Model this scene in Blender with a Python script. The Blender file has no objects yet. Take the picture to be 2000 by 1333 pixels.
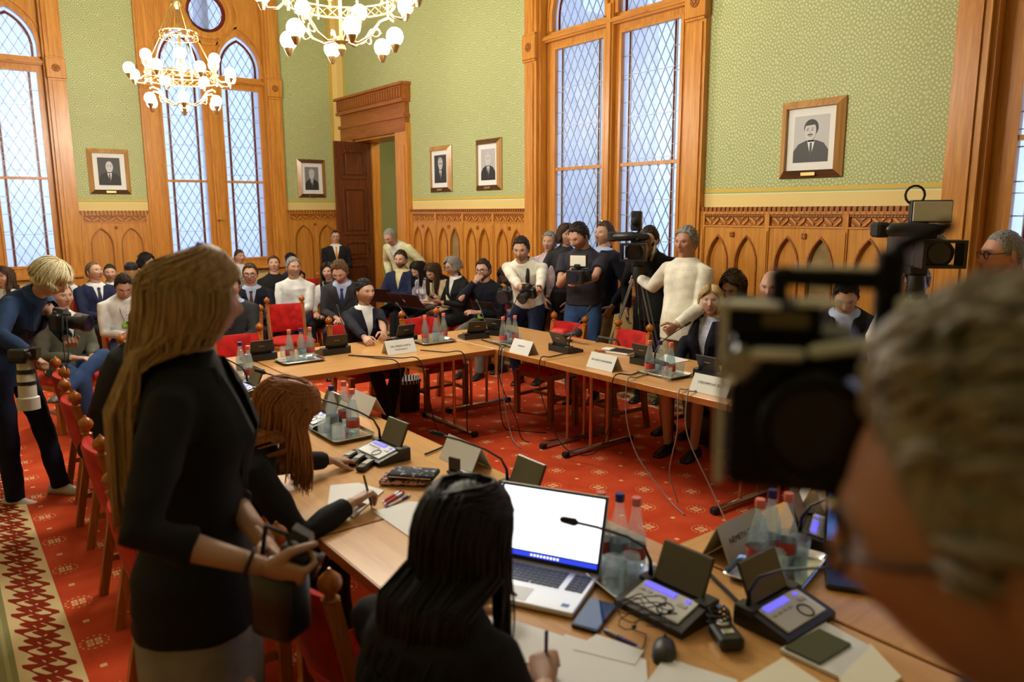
import bpy, bmesh, math, random
import numpy as np
from mathutils import Vector, Matrix, Euler

random.seed(7)
rng = np.random.default_rng(7)
S = bpy.context.scene
COL = S.collection
WORK = bpy.data.scenes.new('workbench')          # scratch scene for evaluating modifiers, removed at the end
PI = math.pi

# ------------------------------------------------------------------ camera, world, exposure
F_PX, CAM_H = 1480.0, 1.85
PITCH, YAW, ROLL = math.radians(9.8), math.radians(-37.4), math.radians(-0.25)
cam_data = bpy.data.cameras.new('camera')
cam_data.sensor_width = 36.0
cam_data.lens = F_PX / 2000.0 * 36.0
cam_data.clip_start = 0.03
cam_data.dof.use_dof = True
cam_data.dof.focus_distance = 6.0
cam_data.dof.aperture_fstop = 2.4
cam = bpy.data.objects.new('camera', cam_data)
COL.objects.link(cam)
CM = Matrix.Rotation(YAW, 3, 'Z') @ Matrix.Rotation(PI / 2 - PITCH, 3, 'X') @ Matrix.Rotation(ROLL, 3, 'Z')
cam.matrix_world = Matrix.Translation((0, 0, CAM_H)) @ CM.to_4x4()
S.camera = cam

S.view_settings.view_transform = 'Standard'
S.view_settings.look = 'None'
S.view_settings.gamma = 1.0
S.view_settings.use_curve_mapping = False
S.view_settings.exposure = 0.2
S.cycles.use_denoising = True
S.cycles.max_bounces = 6
S.cycles.diffuse_bounces = 3
S.cycles.glossy_bounces = 3
S.cycles.use_adaptive_sampling = True
S.cycles.adaptive_threshold = 0.045
S.cycles.transparent_max_bounces = 12
S.cycles.caustics_reflective = False
S.cycles.caustics_refractive = False
S.cycles.sample_clamp_indirect = 6.0

world = bpy.data.worlds.new('overcast_daylight')
world.use_nodes = True
S.world = world
bg = world.node_tree.nodes['Background']
bg.inputs[0].default_value = (0.55, 0.70, 1.0, 1)
bg.inputs[1].default_value = 2.2
GLOBE_EMIT = 150.0          # brightness of the chandelier globes

# ------------------------------------------------------------------ pixel helpers (2000 x 1333 frame)
EYE = Vector((0, 0, CAM_H))
def ray(x, y): return CM @ Vector(((x - 1000) / F_PX, -(y - 666.5) / F_PX, -1.0))
def atz(x, y, z):
    d = ray(x, y); return EYE + d * ((z - CAM_H) / d.z)
def atX(x, y, X):
    d = ray(x, y); return EYE + d * (X / d.x)
def atY(x, y, Y):
    d = ray(x, y); return EYE + d * (Y / d.y)
def atD(x, y, D): return EYE + ray(x, y) * D

# ------------------------------------------------------------------ node helper
class NV:
    """a socket with arithmetic"""
    def __init__(s, nt, sock): s.nt, s.s = nt, sock
    def _m(s, op, b=None, c=None):
        n = s.nt.nodes.new('ShaderNodeMath'); n.operation = op
        for i, v in enumerate((s, b, c)):
            if v is None: continue
            if isinstance(v, NV): s.nt.links.new(v.s, n.inputs[i])
            else: n.inputs[i].default_value = v
        return NV(s.nt, n.outputs[0])
    def __add__(s, o): return s._m('ADD', o)
    def __radd__(s, o): return s._m('ADD', o)
    def __sub__(s, o): return s._m('SUBTRACT', o)
    def __rsub__(s, o): return (s * -1.0) + o
    def __mul__(s, o): return s._m('MULTIPLY', o)
    def __rmul__(s, o): return s._m('MULTIPLY', o)
    def __truediv__(s, o): return s._m('DIVIDE', o)
    def sin(s): return s._m('SINE')
    def abs(s): return s._m('ABSOLUTE')
    def sqrt(s): return s._m('SQRT')
    def floor(s): return s._m('FLOOR')
    def fract(s): return s._m('FRACT')
    def mod(s, b): return s._m('FLOORED_MODULO', b)
    def atan2(s, b): return s._m('ARCTAN2', b)
    def lt(s, b): return s._m('LESS_THAN', b)
    def gt(s, b): return s._m('GREATER_THAN', b)
    def max(s, b): return s._m('MAXIMUM', b)
    def min(s, b): return s._m('MINIMUM', b)
    def step(s, a, b):
        n = s.nt.nodes.new('ShaderNodeMapRange'); n.interpolation_type = 'SMOOTHSTEP'
        s.nt.links.new(s.s, n.inputs[0]); n.inputs[1].default_value = a; n.inputs[2].default_value = b
        return NV(s.nt, n.outputs[0])

class Mat:
    def __init__(s, name, color=(.5, .5, .5), rough=.5, metal=0., spec=.5, emit=None, estr=0., **kw):
        s.m = bpy.data.materials.new(name); s.m.use_nodes = True
        s.nt = s.m.node_tree; s.b = s.nt.nodes['Principled BSDF']
        s.b.inputs['Base Color'].default_value = (*color, 1)
        s.b.inputs['Roughness'].default_value = rough
        s.b.inputs['Metallic'].default_value = metal
        s.b.inputs['Specular IOR Level'].default_value = spec
        if emit:
            s.b.inputs['Emission Color'].default_value = (*emit, 1); s.b.inputs['Emission Strength'].default_value = estr
        for k, v in kw.items(): s.b.inputs[k.replace('_', ' ')].default_value = v
        s.m.diffuse_color = (*color, 1)
    def node(s, t, **props):
        n = s.nt.nodes.new(t)
        for k, v in props.items(): setattr(n, k, v)
        return n
    def link(s, a, b): s.nt.links.new(a.s if isinstance(a, NV) else a, b)
    def coords(s, kind='Object'):
        tc = s.node('ShaderNodeTexCoord'); sp = s.node('ShaderNodeSeparateXYZ')
        s.link(tc.outputs[kind], sp.inputs[0])
        return [NV(s.nt, sp.outputs[i]) for i in range(3)], tc.outputs[kind]
    def vec(s, x, y, z=0.0):
        c = s.node('ShaderNodeCombineXYZ')
        for i, v in enumerate((x, y, z)):
            if isinstance(v, NV): s.link(v, c.inputs[i])
            else: c.inputs[i].default_value = v
        return c.outputs[0]
    def noise(s, vec, scale, detail=3., rough=.5, dist=0.):
        n = s.node('ShaderNodeTexNoise')
        if vec is not None: s.link(vec, n.inputs['Vector'])
        n.inputs['Scale'].default_value = scale; n.inputs['Detail'].default_value = detail
        n.inputs['Roughness'].default_value = rough; n.inputs['Distortion'].default_value = dist
        return NV(s.nt, n.outputs[0])
    def mix(s, fac, a, b):
        n = s.node('ShaderNodeMix', data_type='RGBA')
        if isinstance(fac, NV): s.link(fac, n.inputs[0])
        else: n.inputs[0].default_value = fac
        for i, v in ((6, a), (7, b)):
            if isinstance(v, tuple): n.inputs[i].default_value = (*v, 1)
            else: s.link(v, n.inputs[i])
        return n.outputs[2]
    def color(s, sock): s.link(sock, s.b.inputs['Base Color'])
    def bump(s, h, strength=.3, dist=.01):
        n = s.node('ShaderNodeBump'); n.inputs['Strength'].default_value = strength; n.inputs['Distance'].default_value = dist
        s.link(h, n.inputs['Height']); s.link(n.outputs[0], s.b.inputs['Normal'])

def srgb(r, g, b):
    f = lambda c: (c / 255 / 12.92) if c / 255 <= .04045 else ((c / 255 + .055) / 1.055) ** 2.4
    return (f(r), f(g), f(b))

def wood_mat(name, c1, c2, rough=.38, scale=1.0, axis='z', spec=.5, bump=.08):
    m = Mat(name, c1, rough, spec=spec)
    (x, y, z), o = m.coords('Object')
    k = {'z': (9, 9, .55), 'x': (.55, 9, 9), 'y': (9, .55, 9)}[axis]
    v = m.vec(x * (k[0] * scale), y * (k[1] * scale), z * (k[2] * scale))
    n = m.noise(v, 3.0, 5, .6, .8)
    g = m.noise(v, 14.0, 3, .6)
    f = (n * .75 + g * .35)
    m.color(m.mix(f.step(.35, .75), c1, c2))
    m.bump(f, bump, .004)
    return m.m

def cloth_mat(name, c, var=.12, rough=.85, scale=220., bump=.15, sheen=.0):
    m = Mat(name, c, rough, spec=.25)
    if sheen: m.b.inputs['Sheen Weight'].default_value = sheen
    (x, y, z), o = m.coords('Object')
    n = m.noise(o, 9, 3); w = m.noise(o, scale, 2)
    d = tuple(v * (1 - var * 2) for v in c); l = tuple(min(1, v * (1 + var)) for v in c)
    m.color(m.mix((n * .7 + w * .3).step(.3, .7), d, l))
    m.bump(n * .5 + w * .12, bump * .6, .008)
    return m.m

_matcache = {}
def C(key, c, **kw):
    if key not in _matcache: _matcache[key] = cloth_mat('cloth_' + key, c, **kw)
    return _matcache[key]
def P(key, c, rough=.5, **kw):
    if key not in _matcache: _matcache[key] = Mat(key, c, rough, **kw).m
    return _matcache[key]

# ------------------------------------------------------------------ mesh builder
class MB:
    def __init__(s): s.v = []; s.f = []; s.mi = []; s.n = 0; s.mat = 0
    def add(s, verts, faces):
        verts = np.asarray(verts, float); o = s.n
        s.v.append(verts); s.n += len(verts)
        for f in faces: s.f.append(tuple(int(i) + o for i in f)); s.mi.append(s.mat)
        return s
    def verts(s): return np.concatenate(s.v) if s.v else np.zeros((0, 3))
    def box(s, c, size, rot=None):
        hx, hy, hz = [q / 2 for q in size]
        v = np.array([(a * hx, b * hy, d * hz) for a in (-1, 1) for b in (-1, 1) for d in (-1, 1)])
        if rot is not None: v = v @ np.array(rot.to_3x3()).T
        return s.add(v + np.array(c), [(0, 1, 3, 2), (4, 6, 7, 5), (0, 4, 5, 1), (2, 3, 7, 6), (0, 2, 6, 4), (1, 5, 7, 3)])
    def b2(s, x0, x1, y0, y1, z0, z1): return s.box(((x0 + x1) / 2, (y0 + y1) / 2, (z0 + z1) / 2), (abs(x1 - x0), abs(y1 - y0), abs(z1 - z0)))
    def rbox(s, c, size, r=.01, rot=None, seg=2):
        """box rounded in plan and chamfered on top and bottom"""
        hx, hy, hz = [q / 2 for q in size]; r = min(r, hx * .98, hy * .98, hz * .98)
        def ring(z, ins):
            out = []
            rr = max(r - ins, 1e-4) if ins else r
            for (sx, sy, a0) in ((1, 1, 0), (-1, 1, PI / 2), (-1, -1, PI), (1, -1, 1.5 * PI)):
                for k in range(seg + 1):
                    a = a0 + k / seg * PI / 2
                    out.append((sx * (hx - r) + math.cos(a) * rr, sy * (hy - r) + math.sin(a) * rr, z))
            return out
        k = r * .6
        rings = [ring(-hz, k), ring(-hz + k, 0), ring(hz - k, 0), ring(hz, k)]
        R = np.array(rot.to_3x3()).T if rot is not None else np.eye(3)
        return s.loft([np.array(q) @ R + np.array(c) for q in rings])
    def loft(s, rings, closed=True, cap=True):
        n = len(rings[0]); V = np.concatenate([np.asarray(r, float) for r in rings]); fs = []
        for i in range(len(rings) - 1):
            for j in range(n if closed else n - 1):
                k = (j + 1) % n
                fs.append((i * n + j, i * n + k, (i + 1) * n + k, (i + 1) * n + j))
        if cap and closed:
            fs.append(tuple(range(n - 1, -1, -1))); fs.append(tuple((len(rings) - 1) * n + j for j in range(n)))
        return s.add(V, fs)
    def tube(s, path, rad, n=8, flat=1.0, up=None, round_ends=False):
        P_ = [Vector(p) for p in path]
        R = list(rad) if hasattr(rad, '__len__') else [rad] * len(P_)
        if round_ends:
            d0 = (P_[0] - P_[1]).normalized(); d1 = (P_[-1] - P_[-2]).normalized()
            r0, r1 = R[0], R[-1]
            P_ = [P_[0] + d0 * r0 * .95, P_[0] + d0 * r0 * .7] + P_ + [P_[-1] + d1 * r1 * .7, P_[-1] + d1 * r1 * .95]
            R = [r0 * .3, r0 * .72] + R + [r1 * .72, r1 * .3]
        rings = []; t = (P_[1] - P_[0]).normalized()
        u = Vector(up) if up is not None else (Vector((0, 0, 1)) if abs(t.z) < .9 else Vector((1, 0, 0)))
        for i, p in enumerate(P_):
            if i == 0: t = (P_[1] - P_[0])
            elif i == len(P_) - 1: t = (P_[-1] - P_[-2])
            else: t = (P_[i + 1] - P_[i - 1])
            t.normalize()
            w = t.cross(u)
            if w.length < 1e-5: w = t.orthogonal()
            w.normalize(); u = w.cross(t).normalized()
            rings.append([p + (w * math.cos(a) + u * math.sin(a) * flat) * R[i] for a in [2 * PI * k / n for k in range(n)]])
        return s.loft(rings)
    def ell(s, c, r, nu=12, nv=8, rot=None):
        rings = []
        for i in range(1, nv):
            th = PI * i / nv
            rings.append([(math.sin(th) * math.cos(2 * PI * k / nu), math.sin(th) * math.sin(2 * PI * k / nu), -math.cos(th)) for k in range(nu)])
        V = np.array([q for r_ in rings for q in r_] + [(0, 0, -1), (0, 0, 1)]) * np.array(r)
        if rot is not None: V = V @ np.array(rot.to_3x3()).T
        V = V + np.array(c); fs = []
        for i in range(nv - 2):
            for k in range(nu): fs.append((i * nu + k, i * nu + (k + 1) % nu, (i + 1) * nu + (k + 1) % nu, (i + 1) * nu + k))
        b, t = (nv - 1) * nu, (nv - 1) * nu + 1
        for k in range(nu): fs.append((b, (k + 1) % nu, k)); fs.append((t, (nv - 2) * nu + k, (nv - 2) * nu + (k + 1) % nu))
        return s.add(V, fs)
    def lathe(s, prof, n=16, c=(0, 0, 0), rot=None, cap=True):
        rings = [np.array([(r * math.cos(2 * PI * k / n), r * math.sin(2 * PI * k / n), z) for k in range(n)]) for r, z in prof]
        R = np.array(rot.to_3x3()).T if rot is not None else np.eye(3)
        return s.loft([q @ R + np.array(c) for q in rings], cap=cap)
    def torus(s, c, R, r, n=24, m=6, rot=None, zflat=1.0):
        V = []; fs = []
        for i in range(n):
            a = 2 * PI * i / n
            for j in range(m):
                b = 2 * PI * j / m
                V.append(((R + r * math.cos(b)) * math.cos(a), (R + r * math.cos(b)) * math.sin(a), r * math.sin(b) * zflat))
                fs.append((i * m + j, ((i + 1) % n) * m + j, ((i + 1) % n) * m + (j + 1) % m, i * m + (j + 1) % m))
        V = np.array(V)
        if rot is not None: V = V @ np.array(rot.to_3x3()).T
        return s.add(V + np.array(c), fs)
    def prism(s, poly, d, o=(0, 0, 0), ax=(0, 1), dn=2):
        """polygon in the plane of axes ax, extruded by d along axis dn"""
        n = len(poly); V = []
        for e in (0, d):
            for p in poly:
                q = [0, 0, 0]; q[ax[0]] = p[0]; q[ax[1]] = p[1]; q[dn] = e
                V.append([q[i] + o[i] for i in range(3)])
        fs = [tuple(range(n - 1, -1, -1)), tuple(range(n, 2 * n))] + [(i, (i + 1) % n, n + (i + 1) % n, n + i) for i in range(n)]
        return s.add(V, fs)
    def strip(s, outer, inner, d, o=(0, 0, 0), ax=(0, 1), dn=2, closed=True):
        """band between two outlines with the same number of points, extruded"""
        n = len(outer); V = []
        for e in (0, d):
            for L in (outer, inner):
                for p in L:
                    q = [0, 0, 0]; q[ax[0]] = p[0]; q[ax[1]] = p[1]; q[dn] = e
                    V.append([q[i] + o[i] for i in range(3)])
        fs = []
        for i in range(n if closed else n - 1):
            j = (i + 1) % n
            fs += [(i, n + i, n + j, j), (2 * n + i, 2 * n + j, 3 * n + j, 3 * n + i), (i, j, 2 * n + j, 2 * n + i), (n + i, 3 * n + i, 3 * n + j, n + j)]
        if not closed:
            fs += [(0, 2 * n, 3 * n, n), (n - 1, 2 * n - 1, 4 * n - 1, 3 * n - 1)]
        return s.add(V, fs)
    def xf(s, M):
        M = np.array(M); V = s.verts()
        s.v = [V @ M[:3, :3].T + M[:3, 3]]; return s
    def merge(s, o, M=None):
        V = o.verts()
        if M is not None:
            M = np.array(M); V = V @ M[:3, :3].T + M[:3, 3]
        off = s.n; s.v.append(V); s.n += len(V)
        s.f += [tuple(i + off for i in f) for f in o.f]; s.mi += o.mi
        return s
    def mesh(s, name, mats, smooth=False, fixn=True):
        me = bpy.data.meshes.new(name)
        me.from_pydata(s.verts().tolist(), [], s.f)
        if not isinstance(mats, (list, tuple)): mats = [mats]
        for m in mats: me.materials.append(m)
        if len(mats) > 1: me.polygons.foreach_set('material_index', s.mi)
        if fixn:
            bm = bmesh.new(); bm.from_mesh(me); bmesh.ops.recalc_face_normals(bm, faces=bm.faces); bm.to_mesh(me); bm.free()
        if smooth is True: me.polygons.foreach_set('use_smooth', [True] * len(me.polygons))
        elif smooth:
            me.polygons.foreach_set('use_smooth', [True] * len(me.polygons))
            me.set_sharp_from_angle(angle=math.radians(smooth))
        me.update()
        return me
    def build(s, name, mats, parent=None, smooth=False, **kw): return link(name, s.mesh(name, mats, smooth), parent, **kw)

def link(name, data, parent=None, loc=None, rot=None, M=None):
    o = bpy.data.objects.new(name, data); COL.objects.link(o)
    if parent is not None: o.parent = parent
    if M is not None: o.matrix_local = M
    if loc is not None: o.location = loc
    if rot is not None: o.rotation_euler = rot
    return o
def tag(o, label, cat, group=None):
    o['label'] = label; o['category'] = cat
    if group: o['group'] = group
    return o
def thing(name, label, cat, loc=(0, 0, 0), rz=0., group=None, M=None):
    o = bpy.data.objects.new(name, None); COL.objects.link(o); o.empty_display_size = .1
    if M is not None: o.matrix_world = M
    else: o.location = loc; o.rotation_euler = (0, 0, rz)
    return tag(o, label, cat, group)
def struct(o, label=None):
    o['kind'] = 'structure'
    if label: o['label'] = label
    return o
def copy_tree(o, parent=None):
    c = o.copy(); COL.objects.link(c); c.parent = parent
    for ch in o.children: copy_tree(ch, c)
    return c
def arch_pts(w, z0, zs, rise, n=8):
    """outline of a pointed (ogival) opening: width w centred on 0, from z0, springing zs, apex zs+rise"""
    h = w / 2; R = (h * h + rise * rise) / (2 * h)
    pts = [(-h, z0)]
    a_end = math.asin(min(1, rise / R))
    for k in range(n + 1):
        a = a_end * k / n; pts.append((-h + R - R * math.cos(a), zs + R * math.sin(a)))
    for k in range(n - 1, -1, -1):
        a = a_end * k / n; pts.append((h - R + R * math.cos(a), zs + R * math.sin(a)))
    pts.append((h, z0))
    return pts
def clip_poly(poly, inside):
    """clip a polygon with half planes (a, b, c): a x + b y <= c"""
    for a, b, c in inside:
        out = []
        for i in range(len(poly)):
            p, q = poly[i], poly[(i + 1) % len(poly)]
            dp, dq = a * p[0] + b * p[1] - c, a * q[0] + b * q[1] - c
            if dp <= 0: out.append(p)
            if dp * dq < 0:
                t = dp / (dp - dq); out.append((p[0] + (q[0] - p[0]) * t, p[1] + (q[1] - p[1]) * t))
        poly = out
        if len(poly) < 3: return []
    return poly

# ================================================================== materials of the room
OAK = wood_mat('golden_oak', srgb(214, 150, 62), srgb(182, 112, 38), .33, axis='z')
OAKH = wood_mat('golden_oak_horizontal', srgb(208, 144, 58), srgb(176, 106, 36), .35, axis='x')
OAKP = wood_mat('oak_panel', srgb(212, 148, 60), srgb(184, 114, 40), .36, axis='z', scale=.8)
OAKD = wood_mat('dark_oak_carving', srgb(172, 102, 38), srgb(134, 74, 24), .4, axis='x')
DOORW = wood_mat('brown_door_wood', srgb(112, 60, 26), srgb(80, 40, 16), .35, axis='z')
TABLEW = wood_mat('table_beech_veneer', srgb(214, 164, 104), srgb(198, 142, 80), .28, axis='y', scale=.7, bump=.02)
TABLEWX = wood_mat('table_beech_veneer_cross', srgb(214, 164, 104), srgb(198, 142, 80), .28, axis='x', scale=.7, bump=.02)
TABLEE = wood_mat('table_edge_beech', srgb(184, 118, 56), srgb(160, 96, 40), .35, axis='x')
CHAIRW = wood_mat('chair_oak', srgb(184, 116, 44), srgb(146, 82, 26), .35, axis='z')
FINIAL = wood_mat('turned_finial_wood', srgb(186, 108, 34), srgb(150, 78, 20), .22, axis='z')
STONE = cloth_mat('outer_stone', (.34, .25, .2), rough=.9, scale=60)
LEAD = P('lead_came', (.36, .38, .42), .45, metal=.4)
STEEL = P('brushed_steel', (.62, .62, .62), .28, metal=1.)
CHROME = P('polished_chrome', (.82, .82, .82), .12, metal=1.)
COPPER = P('coppery_table_leg', (.62, .36, .24), .3, metal=.9)
BLACK = P('black_plastic', (.012, .012, .013), .38)
DARKG = P('dark_grey_plastic', (.03, .031, .03), .42)
RUBBER = P('black_rubber', (.01, .01, .01), .8)
BRASS = P('aged_brass', (.62, .45, .18), .3, metal=1.)
BRASSD = P('dark_brass', (.42, .30, .12), .38, metal=1.)
WHITEP = P('white_plastic', (.78, .79, .8), .4)
PAPER = P('white_paper', (.82, .82, .80), .8)
CREAMP = P('cream_paper', (.85, .80, .62), .8)

def m_velvet():
    m = Mat('red_velvet', (.42, .012, .008), .75, spec=.2)
    m.b.inputs['Sheen Weight'].default_value = .5; m.b.inputs['Sheen Tint'].default_value = (1, .25, .18, 1)
    (x, y, z), o = m.coords('Object'); n = m.noise(o, 14, 3)
    m.color(m.mix(n.step(.3, .7), srgb(150, 12, 10), srgb(196, 26, 20))); return m.m
VELVET = m_velvet()

def m_wallpaper(horizontal):
    m = Mat('green_wallpaper_' + horizontal, (.4, .45, .2), .55, spec=.35)
    (x, y, z), o = m.coords('Object')
    h = x if horizontal == 'x' else y
    # rosettes of little dashes on a half-drop lattice
    W, Hh = .21, .21
    col = (h / W).floor(); zz = z / Hh + col.mod(2.0) * .5
    lx = ((h / W).fract() - .5) * W; lz = (zz.fract() - .5) * Hh
    d = (lx * lx + lz * lz).sqrt(); a = lz.atan2(lx)
    win = lambda c, w: ((d - c).abs() * -1.0 + w).step(0., w * .6)
    r1 = win(.017, .009) * (a * 7.0).sin().step(-.5, .3)
    r2 = win(.042, .012) * (a * 11.0 + d * 22.0).sin().step(-.5, .3)
    r3 = win(.070, .013) * (a * 15.0 - d * 34.0).sin().step(-.5, .3)
    r4 = win(.099, .012) * (a * 17.0 + d * 30.0).sin().step(-.5, .3)
    nz = m.noise(m.vec(h, z), 60, 2, .5, 1.5)
    rest = (nz - .52).step(-.02, .05) * d.gt(.108)
    f = r1.max(r2).max(r3).max(r4).max(rest * .8)
    wp = m.mix(f, srgb(158, 170, 114), srgb(206, 204, 150))
    # painted bands under the paper
    band = m.mix(z.gt(1.99), srgb(226, 200, 128), srgb(158, 172, 108))
    band = m.mix(z.gt(2.005), band, srgb(212, 178, 74))
    band = m.mix(((z - 1.988).abs()).lt(.003), band, srgb(240, 232, 190))
    m.color(m.mix(z.gt(2.036), band, wp))
    return m.m
WPX, WPY = m_wallpaper('x'), m_wallpaper('y')

def m_carpet():
    m = Mat('red_patterned_carpet', (.5, .07, .02), .95, spec=.1)
    (x, y, z), o = m.coords('Object')
    g = .2165
    u = (x - 3.64) / g; v = (y - 3.74) / g
    iu, iv = (u + .5).floor(), (v + .5).floor()
    lu, lv = (u - iu) * g, (v - iv) * g
    par = (iu + iv).mod(2.0)
    au, av = lu.abs(), lv.abs()
    mx = (au - .0165).abs().max((av - .0165).abs())
    sq = mx.lt(.013) * mx.gt(.0045)                       # four little hollow squares
    r = (lu * lu + lv * lv).sqrt()
    dots = (r - .056).abs().lt(.0045) * ((lv.atan2(lu) * 14.0).sin()).gt(.25)
    small = au.max(av).lt(.013)
    mot = (sq.max(dots * .7)) * par.lt(.5) + small * par.gt(.5) * .9
    n = m.noise(o, 5, 3); w = m.noise(o, 260, 2)
    base = m.mix((n * .6 + w * .4).step(.3, .7), srgb(190, 64, 34), srgb(214, 86, 48))
    base = m.mix(mot * .8, base, srgb(236, 206, 150))
    # border that runs round the room
    bx = x.min((y * -1.0) + 11.9).min((x * -1.0) + 5.62)
    t = (y.max(x)) * 1.0
    s = (y * 1.0) + (x * 1.0)
    e = (bx - .215) / .10                                    # scroll band, -1..1
    sc = ((s * (2 * PI / .17)).sin() * .45)
    q1 = ((e - sc).abs()).lt(.24); ph = (s * (4 * PI / .17)).sin()
    q2 = (((e + sc * .9).abs() - .35).abs() + ph * .12).lt(.2)
    scroll = q1.max(q2) * e.abs().lt(.92)
    cream = m.mix(scroll, srgb(222, 196, 146), srgb(142, 46, 24))
    gr = m.mix(((s * (2 * PI / .016)).sin()).gt(.3) * ((bx - .075).abs().lt(.008)), srgb(142, 138, 92), srgb(200, 184, 130))
    gr = m.mix(((bx - .015).abs()).lt(.014), gr, srgb(120, 34, 22))
    e2 = (bx + .13) / .10
    sc2 = ((s * (2 * PI / .24)).sin() * .5)
    big = ((e2 - sc2).abs()).lt(.3).max(((e2 + sc2).abs()).lt(.16))
    gr = m.mix(big * bx.lt(-.02), gr, srgb(178, 62, 36))
    bord = m.mix(bx.gt(.105), gr, cream)
    bord = m.mix(bx.lt(-.26), bord, srgb(170, 52, 26))
    m.color(m.mix(bx.lt(.325), base, bord))
    m.bump(w, .25, .004)
    return m.m
CARPET = m_carpet()

def m_glass(name, tint, rough=.0):
    m = bpy.data.materials.new(name); m.use_nodes = True; nt = m.node_tree; nt.nodes.clear()
    o = nt.nodes.new('ShaderNodeOutputMaterial'); mx = nt.nodes.new('ShaderNodeMixShader'); mx2 = nt.nodes.new('ShaderNodeMixShader')
    t = nt.nodes.new('ShaderNodeBsdfTransparent'); t.inputs[0].default_value = (*tint, 1)
    tr = nt.nodes.new('ShaderNodeBsdfTranslucent'); tr.inputs[0].default_value = (*tint, 1)
    g = nt.nodes.new('ShaderNodeBsdfGlossy'); g.inputs[1].default_value = .18
    tc = nt.nodes.new('ShaderNodeTexCoord'); nz = nt.nodes.new('ShaderNodeTexNoise'); nz.inputs['Scale'].default_value = 60
    bp = nt.nodes.new('ShaderNodeBump'); bp.inputs['Strength'].default_value = .5; bp.inputs['Distance'].default_value = .01
    nt.links.new(tc.outputs['Object'], nz.inputs[0]); nt.links.new(nz.outputs[0], bp.inputs['Height']); nt.links.new(bp.outputs[0], g.inputs['Normal'])
    mx.inputs[0].default_value = .45; mx2.inputs[0].default_value = .07
    nt.links.new(t.outputs[0], mx.inputs[1]); nt.links.new(tr.outputs[0], mx.inputs[2])
    nt.links.new(mx.outputs[0], mx2.inputs[1]); nt.links.new(g.outputs[0], mx2.inputs[2]); nt.links.new(mx2.outputs[0], o.inputs[0])
    return m
PANE = m_glass('rippled_window_glass', (.86, .9, .98))
PANER = m_glass('ruby_window_glass', (.34, .03, .03))

def plate(outer, holes, d, o=(0, 0, 0), ax=(0, 2), dn=1):
    """flat board with holes, thickness d"""
    bm = bmesh.new(); eds = []
    for loop in [outer] + holes:
        vs = []
        for p in loop:
            q = [0, 0, 0]; q[ax[0]] = p[0]; q[ax[1]] = p[1]
            vs.append(bm.verts.new([q[i] + o[i] for i in range(3)]))
        for i in range(len(vs)): eds.append(bm.edges.new((vs[i], vs[(i + 1) % len(vs)])))
    bmesh.ops.triangle_fill(bm, use_beauty=True, use_dissolve=False, edges=eds)
    g = bmesh.ops.extrude_face_region(bm, geom=bm.faces[:])
    off = [0, 0, 0]; off[dn] = d
    bmesh.ops.translate(bm, vec=off, verts=[e for e in g['geom'] if isinstance(e, bmesh.types.BMVert)])
    bm.verts.index_update()
    mb = MB(); mb.add([v.co[:] for v in bm.verts], [[v.index for v in f.verts] for f in bm.faces]); bm.free()
    return mb
def circle(cx, cz, r, n=28): return [(cx + r * math.cos(2 * PI * k / n), cz + r * math.sin(2 * PI * k / n)) for k in range(n)]

# ================================================================== room shell
XB, YA, XL, YF, ZC = 5.9, 12.65, -3.2, -3.0, 6.6
WALL_A = Matrix.Translation((0, YA, 0))                                                  # local x = right, y = outwards
WALL_B = Matrix(((0, 1, 0, XB), (-1, 0, 0, 0), (0, 0, 1, 0), (0, 0, 0, 1)))
WZ0, WZ1 = .92, 5.75                                                                     # window openings
winA = [(-.36, 1.77), (2.73, 4.86)]
winB = [(4.71, 7.35), (-.12, 2.52)]
TH = .42
mb = MB()
mb.b2(XL - .3, XB + 1.2, YF - .3, YA + .6, -.06, 0)
struct(mb.build('floor', CARPET), 'red patterned carpet with cream scroll border')
mb = MB(); mb.b2(XL - .3, XB + TH, YF - .3, YA + TH, ZC, ZC + .1)
struct(mb.build('ceiling', P('ceiling_paint', (.80, .78, .70), .8)))
mb = MB(); e = XL
for a, b in winA:
    mb.b2(e, a, YA, YA + TH, 0, ZC); mb.b2(a, b, YA, YA + TH, 0, WZ0); mb.b2(a, b, YA, YA + TH, WZ1, ZC); e = b
mb.b2(e, XB + TH, YA, YA + TH, 0, ZC)
struct(mb.build('wall_back', WPX), 'green papered wall with two tall windows and two portraits')
mb = MB()
DO0, DO1, DOZ = 10.53, 12.05, 3.02
for a, b in ((YF, -.12), (2.52, 4.71), (7.35, DO0), (DO1, YA)): mb.b2(XB, XB + TH, a, b, 0, ZC)
for a, b in winB: mb.b2(XB, XB + TH, a, b, 0, WZ0); mb.b2(XB, XB + TH, a, b, WZ1, ZC)
mb.b2(XB, XB + TH, DO0, DO1, DOZ, ZC)
struct(mb.build('wall_right', WPY), 'green papered wall with doorway, tall window and portraits')
mb = MB(); mb.b2(XL - .3, XL, YF, YA + TH, 0, ZC); struct(mb.build('wall_left', WPY))
mb = MB(); mb.b2(XL - .3, XB + TH, YF - .3, YF, 0, ZC); struct(mb.build('wall_front', WPX))
# corridor behind the doorway
mb = MB(); mb.b2(XB + 2.2, XB + 2.3, 7.5, 14.5, 0, 4.2); mb.b2(XB + TH, XB + 2.3, 14.4, 14.5, 0, 4.2); mb.b2(XB + TH, XB + 2.3, 7.4, 7.5, 0, 4.2); mb.b2(XB + TH, XB + 2.3, 7.4, 14.5, 4.2, 4.3); mb.b2(XB + TH, XB + 2.3, 7.4, 14.5, -.06, -.001)
struct(mb.build('wall_corridor', P('corridor_paint', srgb(176, 170, 112), .8)), 'pale green corridor wall seen through the open doorway')
cl = bpy.data.lights.new('corridor_lamp', 'POINT'); cl.energy = 45; cl.shadow_soft_size = .25; cl.color = (1, .82, .55)
link('corridor_lamp', cl, loc=(XB + 1.3, 10.6, 3.6))
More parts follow.
